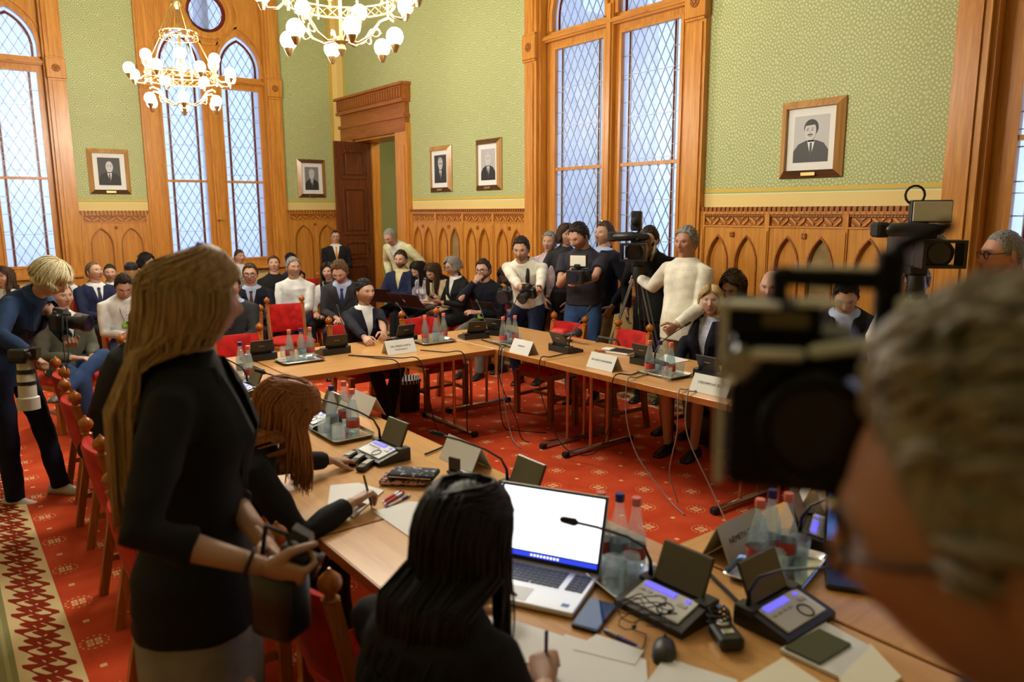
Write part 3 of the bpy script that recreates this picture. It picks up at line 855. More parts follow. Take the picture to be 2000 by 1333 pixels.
# ================================================================== tables
TZ = .74
CG = m_glass('clear_bottle_glass', (.93, .97, .98))
WATER = m_glass('still_water', (.82, .92, .95))
for g_, f_, t_ in ((CG, .10, .12), (WATER, .12, .08)):
    for n_ in g_.node_tree.nodes:
        if n_.type == 'BSDF_GLOSSY': n_.inputs[1].default_value = .05
    mixes = [n_ for n_ in g_.node_tree.nodes if n_.type == 'MIX_SHADER']
    mixes[0].inputs[0].default_value = t_; mixes[1].inputs[0].default_value = f_
def table(x0, x1, y0, y1, long, label, legs=True):
    t = thing('folding_table', label, 'table', loc=((x0 + x1) / 2, (y0 + y1) / 2, 0), group='beech conference tables set in a rectangle')
    w, d = x1 - x0 - .004, y1 - y0 - .004
    b = MB(); b.rbox((0, 0, TZ - .014), (w - .006, d - .006, .026), .004); b.build('table_top', TABLEW if long == 'y' else TABLEWX, t)
    b = MB(); b.strip([(-w / 2, -d / 2), (w / 2, -d / 2), (w / 2, d / 2), (-w / 2, d / 2)], [(-w / 2 + .004, -d / 2 + .004), (w / 2 - .004, -d / 2 + .004), (w / 2 - .004, d / 2 - .004), (-w / 2 + .004, d / 2 - .004)], .038, o=(0, 0, TZ - .041)); b.build('edge_band', TABLEE, t)
    for s in (-1, 1):
        L = (d if long == 'y' else w) / 2 - .13
        wd = (w if long == 'y' else d)
        pt = (lambda a, c, z: (a, s * L + c, z)) if long == 'y' else (lambda a, c, z: (s * L + c, a, z))
        b = MB(); b.tube([pt(-wd * .38, 0, .028), pt(wd * .38, 0, .028)], .018, 8, round_ends=True); ft = b.build('foot_bar', STEEL, t, smooth=40)
        for e_ in (-1, 1): MB().rbox(pt(e_ * wd * .385, 0, .022), (.05, .05, .042), .012).build('foot_cap', RUBBER, ft)
        for e_ in (-.09, .09):
            MB().tube([pt(e_, 0, .03), pt(e_, 0, TZ - .05)], .0135, 8).build('column', COPPER, t, smooth=40)
        MB().rbox(pt(0, 0, TZ - .052), (.3, .06, .02) if long == 'y' else (.06, .3, .02), .004).build('bracket', DARKG, t)
    return t
table(1.865, 3.56, 4.88, 5.90, 'x', 'conference table with one name card in front of the dark-haired woman')
table(3.565, 4.46, 4.27, 5.90, 'y', 'corner table beside the photographer in white shirt')
table(3.565, 4.46, 2.62, 4.265, 'y', 'conference table in front of the man in white sweater')
table(3.565, 4.46, .96, 2.615, 'y', 'right-hand table mostly hidden by the near video camera')
table(.96, 1.86, 4.13, 5.90, 'y', 'far left table behind the red-haired woman')
table(.96, 1.86, 2.37, 4.125, 'y', 'table where the red-haired woman writes')
table(.96, 1.86, .60, 2.365, 'y', 'nearest table under the open laptop')
table(1.865, 3.56, .62, 1.57, 'x', 'near table at lower right with the glass of water')

# ================================================================== chairs
def make_chair():
    t = thing('upholstered_chair', 'x', 'chair')
    w, d, sh = .43, .44, .46
    for s in (-1, 1):
        b = MB(); b.b2(s * w / 2 - .021, s * w / 2 + .021, d / 2 - .045, d / 2, 0, sh - .05); b.build('leg', CHAIRW, t)
        b = MB(); b.loft([[(s * (w / 2 - .02) + a * .02, y + c * .02, z) for a, c in ((-1, -1), (1, -1), (1, 1), (-1, 1))] for y, z in ((-d / 2 - .05, 0), (-d / 2 + .02, sh - .1), (-d / 2 + .02, sh), (-d / 2 - .05, .815))])
        p = b.build('leg', CHAIRW, t)
        b = MB(); b.lathe([(.024, 0), (.026, .008), (.016, .016), (.016, .022), (.03, .036), (.034, .052), (.03, .068), (.018, .08), (.007, .088), (.004, .096)], 14, c=(s * (w / 2 - .02), -d / 2 - .05, .812))
        b.build('finial', FINIAL, p, smooth=40)
        b = MB(); b.b2(s * (w / 2 - .015) - .011, s * (w / 2 - .015) + .011, -d / 2 + .03, d / 2 - .04, sh - .10, sh - .045); b.build('side_rail', CHAIRW, t)
        b = MB(); b.b2(s * (w / 2 - .015) - .01, s * (w / 2 - .015) + .01, -d / 2 - .03, d / 2 - .03, .16, .19); b.build('stretcher', CHAIRW, t)
    b = MB(); b.b2(-w / 2 + .02, w / 2 - .02, d / 2 - .035, d / 2 - .01, sh - .10, sh - .045); b.build('front_rail', CHAIRW, t)
    b = MB(); b.b2(-w / 2 + .02, w / 2 - .02, .0, .02, .16, .185); b.build('stretcher', CHAIRW, t)
    # seat cushion, domed
    rings = []
    for z, k in ((sh - .05, 1.0), (sh - .02, 1.02), (sh - .005, .98), (sh + .012, .8), (sh + .02, .4)):
        r = []
        for i in range(24):
            a = 2 * PI * i / 24; ca, sa = math.cos(a), math.sin(a)
            r.append((math.copysign(abs(ca) ** .35, ca) * w / 2 * k, math.copysign(abs(sa) ** .35, sa) * d / 2 * k, z))
        rings.append(r)
    MB().loft(rings).build('seat', VELVET, t, smooth=True)
    # curved padded back
    nx, rings = 9, []
    for z, th in ((.51, .4), (.525, .9), (.60, 1.1), (.72, 1.1), (.795, .9), (.815, .4)):
        yb = -d / 2 + .02 + (-.07) * (z - sh) / .355
        f, r = [], []
        for i in range(nx):
            u = i / (nx - 1) * 2 - 1; bow = -.035 * (1 - u * u)
            f.append((u * (w / 2 - .035), yb + bow + .022 * th, z)); r.append((u * (w / 2 - .035), yb + bow - .022 * th, z))
        rings.append(f + r[::-1])
    MB().loft(rings).build('backrest', VELVET, t, smooth=50)
    return t
CH0 = make_chair(); ch_used = [False]
def chair(x, y, face, label, group='red upholstered chairs'):
    """x, y: middle of the seat; face: direction the sitter looks (radians from +Y, counter-clockwise)"""
    o = CH0 if not ch_used[0] else copy_tree(CH0)
    ch_used[0] = True
    o.location = (x, y, 0); o.rotation_euler = (0, 0, face); tag(o, label, 'chair', group)
    return o
FX, FXN, FYN = -PI / 2, PI / 2, PI            # facing +X, -X, -Y
chair(.86, 5.57, FX, 'red chair farthest along the left table, by the blonde photographer')
chair(.81, 4.78, FX, 'second farthest red chair of the left row, knobs on the back')
chair(.77, 3.77, FX, 'red chair with glossy knobs left of the standing woman')
chair(1.03, 2.00, FX, 'nearest red chair beside the standing woman\'s hands')
chair(2.00, 6.19, FYN, 'red chair back just right of the standing woman\'s face')
chair(3.02, 6.17, FYN, 'red chair carrying the dark-haired woman at the far table')
chair(3.74, 6.11, FYN, 'empty red chair behind the far table right of the dark-haired woman')
chair(3.10, 8.06, FYN - .12, 'empty red chair with bright seat in front of the man in white shirt')
chair(1.32, 6.27, FYN, 'red chair in front of the man with green badge')
chair(4.40, 5.20, FXN + .1, 'red chair in front of the man in dark polo')
chair(4.50, 4.52, FXN - .05, 'red chair below the television camera tripod')

# ================================================================== conference microphone units
OLIVE = P('olive_grey_lid', srgb(96, 88, 66), .3)
LCD = Mat('blue_lit_display', (.08, .07, .5), .3, emit=(.16, .14, 1.0), estr=.9).m
PANEL = P('silver_panel', (.66, .66, .66), .35)
KEYM = P('grey_keys', (.5, .5, .51), .4)
def make_mic(back):
    t = thing('microphone_unit', 'x', 'microphone')
    w, d = .235, .165
    prof = [(-d / 2, .0), (d / 2, .0), (d / 2, .048), (d / 2 - .05, .05), (-d / 2 + .012, .024), (-d / 2, .018)]
    MB().prism(prof, w, o=(-w / 2, 0, 0), ax=(1, 2), dn=0).build('base', BLACK, t)
    sl = math.atan2(.026, d - .062)
    R = Matrix.Translation((0, -d / 2 + .062, .0395)) @ Matrix.Rotation(sl, 4, 'X')
    pn = MB().rbox((0, 0, 0), (w - .05, .098, .006), .003).xf(R).build('panel', PANEL, t)
    MB().rbox((-.028, .034, .0045), (.105, .02, .003), .001).xf(R).build('display', LCD, pn)
    for k in range(4): MB().rbox((-.07 + k * .024, .008, .004), (.014, .008, .003), .001, seg=1).xf(R).build('key', KEYM, pn)
    MB().rbox((.062, .012, .004), (.03, .012, .003), .001, seg=1).xf(R).build('key', KEYM, pn)
    MB().torus((.03, -.022, .004), .022, .003, 16, 5, zflat=.6).xf(R).build('talk_button', DARKG, pn)
    MB().rbox((.066, .034, .0045), (.014, .012, .003), .001).xf(R).build('logo', LCD, pn)
    for s in (-1, 1): MB().rbox((s * (w / 2 - .02), d / 2 - .03, .047), (.045, .06, .022), .005).build('hinge_block', DARKG, t)
    # lid standing up
    lid = MB(); lid.rbox((0, 0, .062), (.168, .008, .115), .003)
    lo = lid.build('lid', OLIVE, t, M=Matrix.Translation((0, d / 2 - .035, .048)) @ Matrix.Rotation(math.radians(-24), 4, 'X'))
    MB().rbox((0, .0055, .062), (.172, .006, .119), .003).build('lid_back', BLACK, lo)
    MB().rbox((0, .0095, .075), (.045, .002, .003), .0006).build('lid_mark', KEYM, lo)
    # gooseneck
    g = MB(); x0, y0 = -w / 2 + .02, d / 2 - .03
    pth = [(x0, y0, .05), (x0, y0 - .004, .10), (x0 - .002, y0 - .03, .15), (x0 - .01, y0 - .10, .20), (x0 - .03, y0 - .20, .25), (x0 - .04, y0 - .27, .28)]
    if back: pth = [(x0, y0, .05), (x0, y0 + .002, .10), (x0 - .002, y0 - .04, .17), (x0 - .012, y0 - .12, .26), (x0 - .02, y0 - .17, .32)]
    gn = g.tube(pth, [.008, .006, .0045, .004, .004, .004][:len(pth)], 6).build('gooseneck', BLACK, t, smooth=True)
    a, c = Vector(pth[-1]), Vector(pth[-2]); dr = (a - c).normalized()
    MB().tube([a - dr * .005, a + dr * .008, a + dr * .05], [.004, .011, .009], 8, round_ends=True).build('capsule', RUBBER, gn, smooth=True)
    return t
MIC = [make_mic(False), make_mic(True)]; mic_used = [False, False]
def mic(px, py, face, label, back=0, z=TZ):
    o = MIC[back] if not mic_used[back] else copy_tree(MIC[back]); mic_used[back] = True
    p = atz(px, py, z + .0005); o.location = p; o.rotation_euler = (0, 0, face)
    tag(o, label, 'microphone', 'conference microphone units'); return o
# face: direction from the user towards the unit (local +y points away from the user)
mic(505, 702, PI, 'microphone unit right of the standing woman\'s chin', 1)
mic(650, 690, PI, 'microphone unit with gooseneck left of the dark-haired woman', 1)
mic(783, 668, PI + .1, 'microphone unit behind the name card of the dark-haired woman', 0)
mic(925, 660, PI - .2, 'microphone unit on the far corner with closed name-card side', 0)
mic(975, 654, FXN * 1.25, 'microphone unit half hidden behind three bottles at the corner', 1)
mic(1105, 686, FXN, 'microphone unit beside the red foam broadcast microphone', 1)
mic(1268, 712, FXN, 'microphone unit behind the three bottles near the blonde woman', 0)
mic(1396, 738, FXN, 'microphone unit in front of the blonde woman, cut by the near camera', 0)
mic(745, 893, FX + .05, 'microphone unit with receivers in front of the red-haired woman', 0)
mic(478, 770, FX, 'microphone unit left of the red-haired woman\'s head', 0)
mic(622, 828, FX, 'microphone unit partly hidden behind the red-haired woman', 0)
mic(1000, 985, FX, 'microphone unit standing behind the laptop screen', 0)
q0, q1 = atz(1255, 1162, TZ + .05), atz(1325, 1196, TZ + .05)
mic(1300, 1195, math.atan2(q1.y - q0.y, q1.x - q0.x), 'nearest microphone unit with earphone wires on it')
q0, q1 = atz(1478, 1232, TZ + .05), atz(1542, 1194, TZ + .05)
mic(1532, 1212, math.atan2(q1.y - q0.y, q1.x - q0.x), 'microphone unit at lower right beside the white phone case')
mic(1598, 1052, 0.45, 'microphone unit behind the cameraman\'s nose')

# ================================================================== trays, bottles, glasses
TRAYM = P('silver_tray', (.75, .76, .77), .16, metal=1.)
CAPP, CAPB = P('pink_cap', srgb(238, 130, 120), .4), P('blue_cap', srgb(46, 40, 120), .4)
LABELR, LABELB = P('red_label', srgb(206, 84, 84), .6), P('blue_label', srgb(150, 180, 210), .6)
bprof = [(.024, 0), (.031, .004), (.033, .012), (.033, .09), (.031, .115), (.022, .15), (.015, .18), (.0135, .20), (.0135, .212)]
def mesh_bottle(cap, lab, level):
    wp = [(r - .002, z + .003) for r, z in bprof if z < level] + [(.030 if level < .12 else .02, level)]
    return (MB().lathe(bprof, 16).mesh('bottle_glass', CG, 40), MB().lathe([(.0145, .203), (.0155, .205), (.0155, .226), (.0145, .229)], 14).mesh('cap', cap, 40),
            MB().lathe([(.0336, .035), (.0338, .036), (.0338, .074), (.0336, .075)], 16, cap=False).mesh('bottle_label', lab, 40), MB().lathe(wp, 14).mesh('water', WATER, 40))
BOT = {('p', 1): mesh_bottle(CAPP, LABELR, .17), ('b', 1): mesh_bottle(CAPB, LABELB, .17), ('p', 0): mesh_bottle(CAPP, LABELR, .10), ('b', 0): mesh_bottle(CAPB, LABELB, .10)}
capname = {'p': 'pink', 'b': 'blue'}
def bottle(px, py, cap, full, label, z=TZ + .008):
    t = thing('water_bottle', label, 'bottle', loc=atz(px, py, z), group='small mineral water bottles')
    for nm, me in zip(('glass_body', 'cap', 'bottle_label', 'water'), BOT[(cap, full)]): link(nm, me, t)
TUMB = MB().lathe([(.028, 0), (.031, .003), (.036, .085), (.0335, .085), (.0285, .008), (.001, .008)], 16).mesh('tumbler', CG, 40)
TUMW = MB().lathe([(.027, .009), (.031, .05)], 14).mesh('tumbler_water', WATER, 40)
def tumbler(px, py, label, water=False, z=TZ + .008, inv=False):
    t = thing('tumbler', label, 'glass', loc=atz(px, py, z), group='water tumblers')
    o = link('glass_body', TUMB, t)
    if inv: o.rotation_euler = (PI, 0, 0); o.location = (0, 0, .086)
    if water: link('water', TUMW, t)
def make_tray(w, d):
    def rr(w, d, z, r=.03):
        o = []
        for sx, sy, a0 in ((1, 1, 0), (-1, 1, PI / 2), (-1, -1, PI), (1, -1, 1.5 * PI)):
            for k in range(5):
                a = a0 + k / 4 * PI / 2; o.append((sx * (w / 2 - r) + r * math.cos(a), sy * (d / 2 - r) + r * math.sin(a), z))
        return o
    return MB().loft([rr(w - .03, d - .03, .0), rr(w, d, .018), rr(w - .004, d - .004, .02), rr(w - .03, d - .03, .0065), rr(w - .06, d - .06, .006)]).mesh('tray', TRAYM, 30)
TRAYS = {}
def tray(px, py, rz, label, w=.33, d=.23):
    if (w, d) not in TRAYS: TRAYS[(w, d)] = make_tray(w, d)
    o = link('serving_tray', TRAYS[(w, d)], loc=atz(px, py, TZ + .0005), rot=(0, 0, rz)); tag(o, label, 'tray', 'silver trays with bottles')
def setup(tr, lab, bots, gl=()):
    tray(*tr, 'silver tray ' + lab)
    for i, (x, y, c, f) in enumerate(bots):
        side = ('left', 'middle', 'right')[i] if len(bots) == 3 else ('left', 'right')[i]
        bottle(x, y, c, f, '%s-capped water bottle, %s one on the tray %s' % (capname[c], side, lab))
    for i, g in enumerate(gl):
        tumbler(g[0], g[1], ('%s tumbler on the tray ' % (('nearer', 'farther') if len(gl) == 2 else ('clear',))[i] if len(gl) < 3 else 'tumbler %s on the tray ' % ('first from the left', 'second from the left', 'third from the left')[i]) + lab, len(g) > 2 and g[2] == 1, inv=len(g) > 2 and g[2] == 2)
setup((586, 706, 0.), 'left of the dark-haired woman', [(567, 703, 'p', 1), (590, 700, 'b', 1), (607, 697, 'p', 1)], [(576, 709), (556, 699)])
setup((849, 669, 0.), 'right of the dark-haired woman\'s name card', [(831, 668, 'p', 1), (852, 666, 'b', 1), (867, 663, 'p', 1)], [(842, 671), (860, 669)])
setup((1000, 672, PI / 2), 'behind the corner name card', [(983, 672, 'p', 1), (994, 666, 'b', 1), (1006, 669, 'p', 1)], [(1012, 671)])
setup((1298, 732, PI / 2), 'near the blonde woman', [(1268, 730, 'p', 1), (1288, 731, 'b', 1), (1309, 735, 'p', 1)], [(1327, 734), (1302, 742)])
setup((668, 848, PI / 2), 'in front of the red-haired woman', [(650, 839, 'b', 0), (674, 828, 'p', 1), (690, 847, 'p', 1)], [(662, 862, 2), (633, 845)])
setup((452, 752, PI / 2), 'at the standing woman\'s shoulder', [(472, 733, 'b', 1), (488, 742, 'p', 1)], [(446, 756, 2), (462, 760, 2)])
setup((1210, 1120, PI / 2 - .2), 'right of the laptop', [(1172, 1095, 'p', 1), (1208, 1098, 'b', 0), (1240, 1108, 'p', 0)], [(1196, 1140, 2), (1230, 1135, 2)])
setup((1516, 1112, .25), 'at lower right behind the name card', [(1478, 1112, 'p', 1), (1502, 1090, 'b', 1), (1533, 1098, 'p', 0)], [(1512, 1128, 2), (1558, 1100, 1)])
tumbler(590, 860, 'tumbler standing alone by the red-haired woman\'s face', True, z=TZ + .0005)

# ================================================================== name cards
INK = P('print_ink', (.05, .05, .05), .7)
ACRY = P('acrylic_card', (.74, .74, .71), .25)
def text_mesh(body, size, mat, align='CENTER', font=None):
    cu = bpy.data.curves.new('lettering', 'FONT'); cu.body = body; cu.size = size; cu.align_x = align; cu.align_y = 'CENTER'; cu.extrude = .0003
    ob = bpy.data.objects.new('lettering_tmp', cu); WORK.collection.objects.link(ob)
    WORK.view_layers[0].update(); me = bpy.data.meshes.new_from_object(ob.evaluated_get(WORK.view_layers[0].depsgraph)); me.materials.clear(); me.materials.append(mat)
    bpy.data.objects.remove(ob); return me
def card(px, py, rz, label, lines, w=.26, h=.105, front=True):
    """rz: local -y side faces the middle of the room"""
    t = thing('name_card', label, 'name card', loc=atz(px, py, TZ + .0005), rz=rz, group='folded name cards')
    b = MB(); hd = .055
    for s, nm in ((-1, 'front_leaf'), (1, 'back_leaf')):
        MB().add([(-w / 2, s * hd, 0), (w / 2, s * hd, 0), (w / 2, 0, h), (-w / 2, 0, h), (-w / 2, s * hd - s * .003, 0), (w / 2, s * hd - s * .003, 0), (w / 2, 0, h - .006), (-w / 2, 0, h - .006)],
                 [(0, 1, 2, 3), (7, 6, 5, 4), (0, 4, 5, 1), (1, 5, 6, 2), (2, 6, 7, 3), (3, 7, 4, 0)]).build(nm, ACRY, t)
    sl = math.atan2(h, hd)
    for i, (tx, sz) in enumerate(lines):
        zc = h * (.55 - .24 * i); yc = -hd * (1 - zc / h)
        me = text_mesh(tx, sz, INK)
        link('lettering', me, t, M=Matrix.Translation((0, yc - .0012, zc)) @ Matrix.Rotation(sl, 4, 'X'))
    return t
card(780, 689, 0, 'name card in front of the dark-haired woman', [('DR. ORBÁN ANITA', .021), ('MINISZTERJELÖLT', .014)])
card(1023, 690, -PI / 2, 'name card nearest the far table corner', [('FERENCZI', .018)], w=.24)
card(1180, 720, -PI / 2, 'name card in the middle of the right table', [('DR. NAGY ALEXANDRA', .019)], w=.26)
card(1392, 768, -PI / 2, 'name card beside the white edge of the near camera', [('STROMPOVÁ EDIT', .023)], w=.28)
card(715, 805, PI / 2, 'name card seen from behind beyond the bottles on the left table', [])
card(908, 905, PI / 2, 'name card seen from behind beside the pouches', [])
q0, q1 = atz(1415, 1098, TZ), atz(1500, 1050, TZ)
card(1440, 1075, math.atan2(q1.y - q0.y, q1.x - q0.x), 'name card next to the bottles at lower right', [('NÉMETH ZSOLT', .026), ('elnök', .017)], w=.26, h=.12)
card(1588, 985, .5, 'name card half hidden behind the cameraman', [('ELLI', .026)], w=.26, h=.12)

# ================================================================== people
def V3(*a): return Vector(a)
def remesh(mb, voxel, smooth=4, wr=0., seed=0):
    me = mb.mesh('tmp', [], fixn=False); ob = bpy.data.objects.new('tmp', me); WORK.collection.objects.link(ob)
    r = ob.modifiers.new('r', 'REMESH'); r.mode = 'VOXEL'; r.voxel_size = voxel
    if smooth:
        s = ob.modifiers.new('s', 'SMOOTH'); s.iterations = smooth; s.factor = .5
    WORK.view_layers[0].update(); out = bpy.data.meshes.new_from_object(ob.evaluated_get(WORK.view_layers[0].depsgraph))
    bpy.data.objects.remove(ob); bpy.data.meshes.remove(me)
    n = len(out.vertices); v = np.empty(n * 3); out.vertices.foreach_get('co', v); v = v.reshape(-1, 3)
    if wr:
        nn = np.empty(n * 3); out.vertices.foreach_get('normal', nn); nn = nn.reshape(-1, 3)
        rg = np.random.default_rng(seed); h = np.zeros(n)
        for k in range(7):
            kk = rg.normal(size=3); kk *= (2 * PI / rg.uniform(.07, .2)) / np.linalg.norm(kk)
            h += np.sin(v @ kk + rg.uniform(0, 6)) ** 3
        v = v + nn * (h * wr / 2.2)[:, None]
    f = [tuple(p.vertices) for p in out.polygons]
    bpy.data.meshes.remove(out)
    m = MB(); m.v = [v]; m.n = n; m.f = f; m.mi = [0] * len(f)
    return m

def ik(a, b, l1, l2, pole):
    d = b - a; L = d.length; mx = (l1 + l2) * .999
    if L > mx: b = a + d * (mx / L); d = b - a; L = mx
    x = (l1 * l1 - l2 * l2 + L * L) / (2 * L); h = math.sqrt(max(l1 * l1 - x * x, 0))
    u = d.normalized(); p = pole - u * pole.dot(u)
    if p.length < 1e-4: p = u.orthogonal()
    return a + u * x + p.normalized() * h, b

# ---------------- head
_hg = {}
def head_grid(nu, nv, female):
    k = (nu, nv, female)
    if k in _hg: return _hg[k]
    u = np.arange(nu) / nu * 2 * PI; phi = u - .45 * np.sin(u)
    th = (np.arange(nv) + .5) / nv * PI - PI / 2
    Pm, T = np.meshgrid(phi, th)
    d = np.stack([np.sin(Pm) * np.cos(T), np.cos(Pm) * np.cos(T), np.sin(T)], -1)
    x, y, z = d[..., 0] * .0765, d[..., 1] * .099, d[..., 2] * .119
    # superelliptic filling-out of the skull
    ex = 1 + .06 * (1 - np.abs(d[..., 2]) ** 2) * np.abs(np.sin(2 * Pm)) ** 1.5
    x, y = x * ex, y * ex
    lo = np.clip(-z / .119, 0, 1)
    x = x * (1 - (.30 if female else .22) * lo ** 1.6)
    y = np.where(y < 0, y * (1 - .42 * lo ** 1.1), y * (1 - .10 * lo))
    y = y + np.where(d[..., 2] > .1, -.008 * np.clip(z / .119, 0, 1), 0)
    fr = np.clip(d[..., 1] * 1.8, 0, 1) ** 1.2
    g = lambda cx, cz, sx, sz: np.exp(-((x - cx) / sx) ** 2 - ((z - cz) / sz) ** 2)
    dy = np.zeros_like(y)
    nh = .85 if female else 1.
    dy += nh * (.022 * g(0, -.026, .0125, .016) + .013 * g(0, -.006, .009, .022) + .006 * g(.013, -.031, .007, .008) + .006 * g(-.013, -.031, .007, .008))
    dy += (.003 if female else .006) * (g(.028, .030, .028, .010) + g(-.028, .030, .028, .010))
    for s in (-1, 1):
        dy += -.013 * g(s * .031, .012, .017, .012) + .006 * g(s * .031, .011, .011, .008)
        dy += .005 * g(s * .047, -.018, .02, .02) - .003 * g(s * .045, -.055, .018, .02)
    dy += .009 * g(0, -.058, .022, .010) - .006 * g(0, -.0585, .024, .0026) - .004 * g(0, -.076, .02, .006) + .010 * g(0, -.097, .022, .014)
    y = y + dy * fr
    Pt = np.stack([x, y, z], -1)
    _hg[k] = (Pt, d); return _hg[k]
def grid_faces(nu, nv, off=0):
    f = []
    for i in range(nv - 1):
        for j in range(nu):
            k = (j + 1) % nu; f.append((off + i * nu + j, off + i * nu + k, off + (i + 1) * nu + k, off + (i + 1) * nu + j))
    return f
def m_skin():
    m = Mat('skin', (.6, .4, .3), .48, spec=.35)
    a = m.node('ShaderNodeAttribute', attribute_name='tone'); m.color(a.outputs['Color'])
    m.b.inputs['Subsurface Weight'].default_value = .0
    return m.m
SKIN = m_skin()
def face_colors(local, tone, hair, beard, lips, sex):
    """colour of head vertices from their position in head coordinates"""
    x, y, z = local[:, 0], local[:, 1], local[:, 2]
    c = np.tile(np.array(tone), (len(x), 1)); fr = y > .03
    def mixin(mask, col, a=1.):
        w = (np.clip(mask, 0, 1) * a)[:, None]; c[:] = c * (1 - w) + np.array(col) * w
    g = lambda cx, cz, sx, sz: np.exp(-((x - cx) / sx) ** 2 - ((z - cz) / sz) ** 2)
    red = np.array(tone) * np.array([1.08, .78, .74])
    for s in (-1, 1): mixin(g(s * .045, -.022, .02, .016) * fr, red, .45)
    mixin(g(0, -.03, .014, .014) * fr, red, .4)
    if beard:
        m = np.clip((-z - .036) / .012, 0, 1) * np.clip((y + .01) / .03, 0, 1) * np.clip((z + .14) / .02, 0, 1)
        m = np.maximum(m, g(0, -.044, .028, .007) * fr); m = m * (1 - g(0, -.059, .018, .008))
        mixin(m, hair, beard)
    mixin(g(0, -.0585, .021, .008) * fr * 1.3, lips, .85)
    mixin(g(0, -.0585, .02, .0022) * fr, np.array(lips) * .3, .8)
    for s in (-1, 1):
        e = ((x - s * .031) / .0135) ** 2 + ((z - .0115) / .0048) ** 2
        mixin((2.2 - e) * fr, np.array(tone) * .42, .75)
        mixin((1.1 - e) * 3 * fr, (.42, .38, .36))
        i = ((x - s * .031) / .0062) ** 2 + ((z - .012) / .0062) ** 2
        mixin((1.2 - i) * 3 * fr * (e < 1.3), (.03, .02, .015))
        mixin(g(s * .031, .0195, .015, .0024) * fr, (.03, .02, .02), .8)
        mixin(np.exp(-((x - s * .033) / .017) ** 4 - ((z - .030 - .003 * np.cos((x - s * .03) / .012)) / .0036) ** 2) * fr, np.minimum(np.array(hair) * .6, .12), .85)
        mixin(g(s * .009, -.036, .004, .003) * fr, np.array(tone) * .25, .8)
    return c

# ---------------- hands (left hand: thumb on +x, fingers +y, palm -z)
_hands = {}
def hand_template(kind, voxel):
    k = (kind, voxel)
    if k in _hands: return _hands[k]
    curl, spread, th = {'relax': ((.25, .45, .3), .05, .35), 'grip': ((.95, 1.15, .6), .01, .9), 'flat': ((.06, .1, .08), .07, .2), 'fist': ((1.35, 1.5, .9), .0, 1.1), 'pinch': ((.7, .75, .45), .01, .75), 'clasp': ((.8, .7, .3), .02, .7)}[kind]
    b = MB()
    b.loft([[(w * math.cos(a), y, h * math.sin(a) + dz) for a in [2 * PI * q / 12 for q in range(12)]] for y, w, h, dz in ((-.05, .027, .02, 0), (0, .027, .019, 0), (.03, .036, .0185, -.002), (.065, .042, .016, -.002), (.09, .041, .0135, 0), (.098, .034, .009, 0))])
    for i, (x0, L, r) in enumerate(((.030, .070, .0092), (.0105, .078, .0095), (-.010, .072, .009), (-.029, .056, .0082))):
        p = Vector((x0, .088, -.001)); a = 0.; sp = (1.2 - i) * spread; pts = [p.copy()]; rs = [r * 1.08]
        for q, fr in enumerate((.45, .31, .24)):
            a += curl[q] * (1 + .12 * i); p = p + Vector((math.sin(sp) * math.cos(a), math.cos(sp) * math.cos(a), -math.sin(a))) * L * fr; pts.append(p.copy()); rs.append(r * (1.0 - .1 * (q + 1)))
        b.tube(pts, rs, 8, round_ends=True)
    t0 = Vector((.026, .02, -.006)); d1 = Vector((.75, .66, -.25 - th * .35)).normalized(); d2 = Vector((.45 - th * .5, .85, -.2 - th * .45)).normalized()
    t1 = t0 + d1 * .042; t2 = t1 + d2 * .034; t3 = t2 + (d2 + Vector((-.25 * th, .1, -.2 * th))).normalized() * .027
    b.tube([t0, t1, t2, t3], [.0155, .0125, .0105, .0085], 8, round_ends=True)
    _hands[k] = remesh(b, voxel, 2); return _hands[k]

class Fig: pass
MALE = dict(sw=.188, rings=[(-.15, .160, .105, .118), (-.02, .166, .112, .125), (.08, .156, .112, .108), (.2, .160, .118, .104), (.32, .176, .124, .112), (.40, .182, .112, .108), (.445, .160, .090, .092), (.48, .112, .072, .078), (.51, .068, .060, .066)], ua=.285, fa=.255, ar=1.0, nr=.060, hs=1.0)
FEM = dict(sw=.158, rings=[(-.15, .165, .105, .122), (-.02, .166, .108, .125), (.08, .138, .098, .1), (.2, .135, .105, .092), (.31, .156, .138, .1), (.39, .158, .108, .098), (.44, .138, .082, .084), (.478, .094, .064, .070), (.51, .057, .052, .058)], ua=.27, fa=.24, ar=.84, nr=.049, hs=.95)

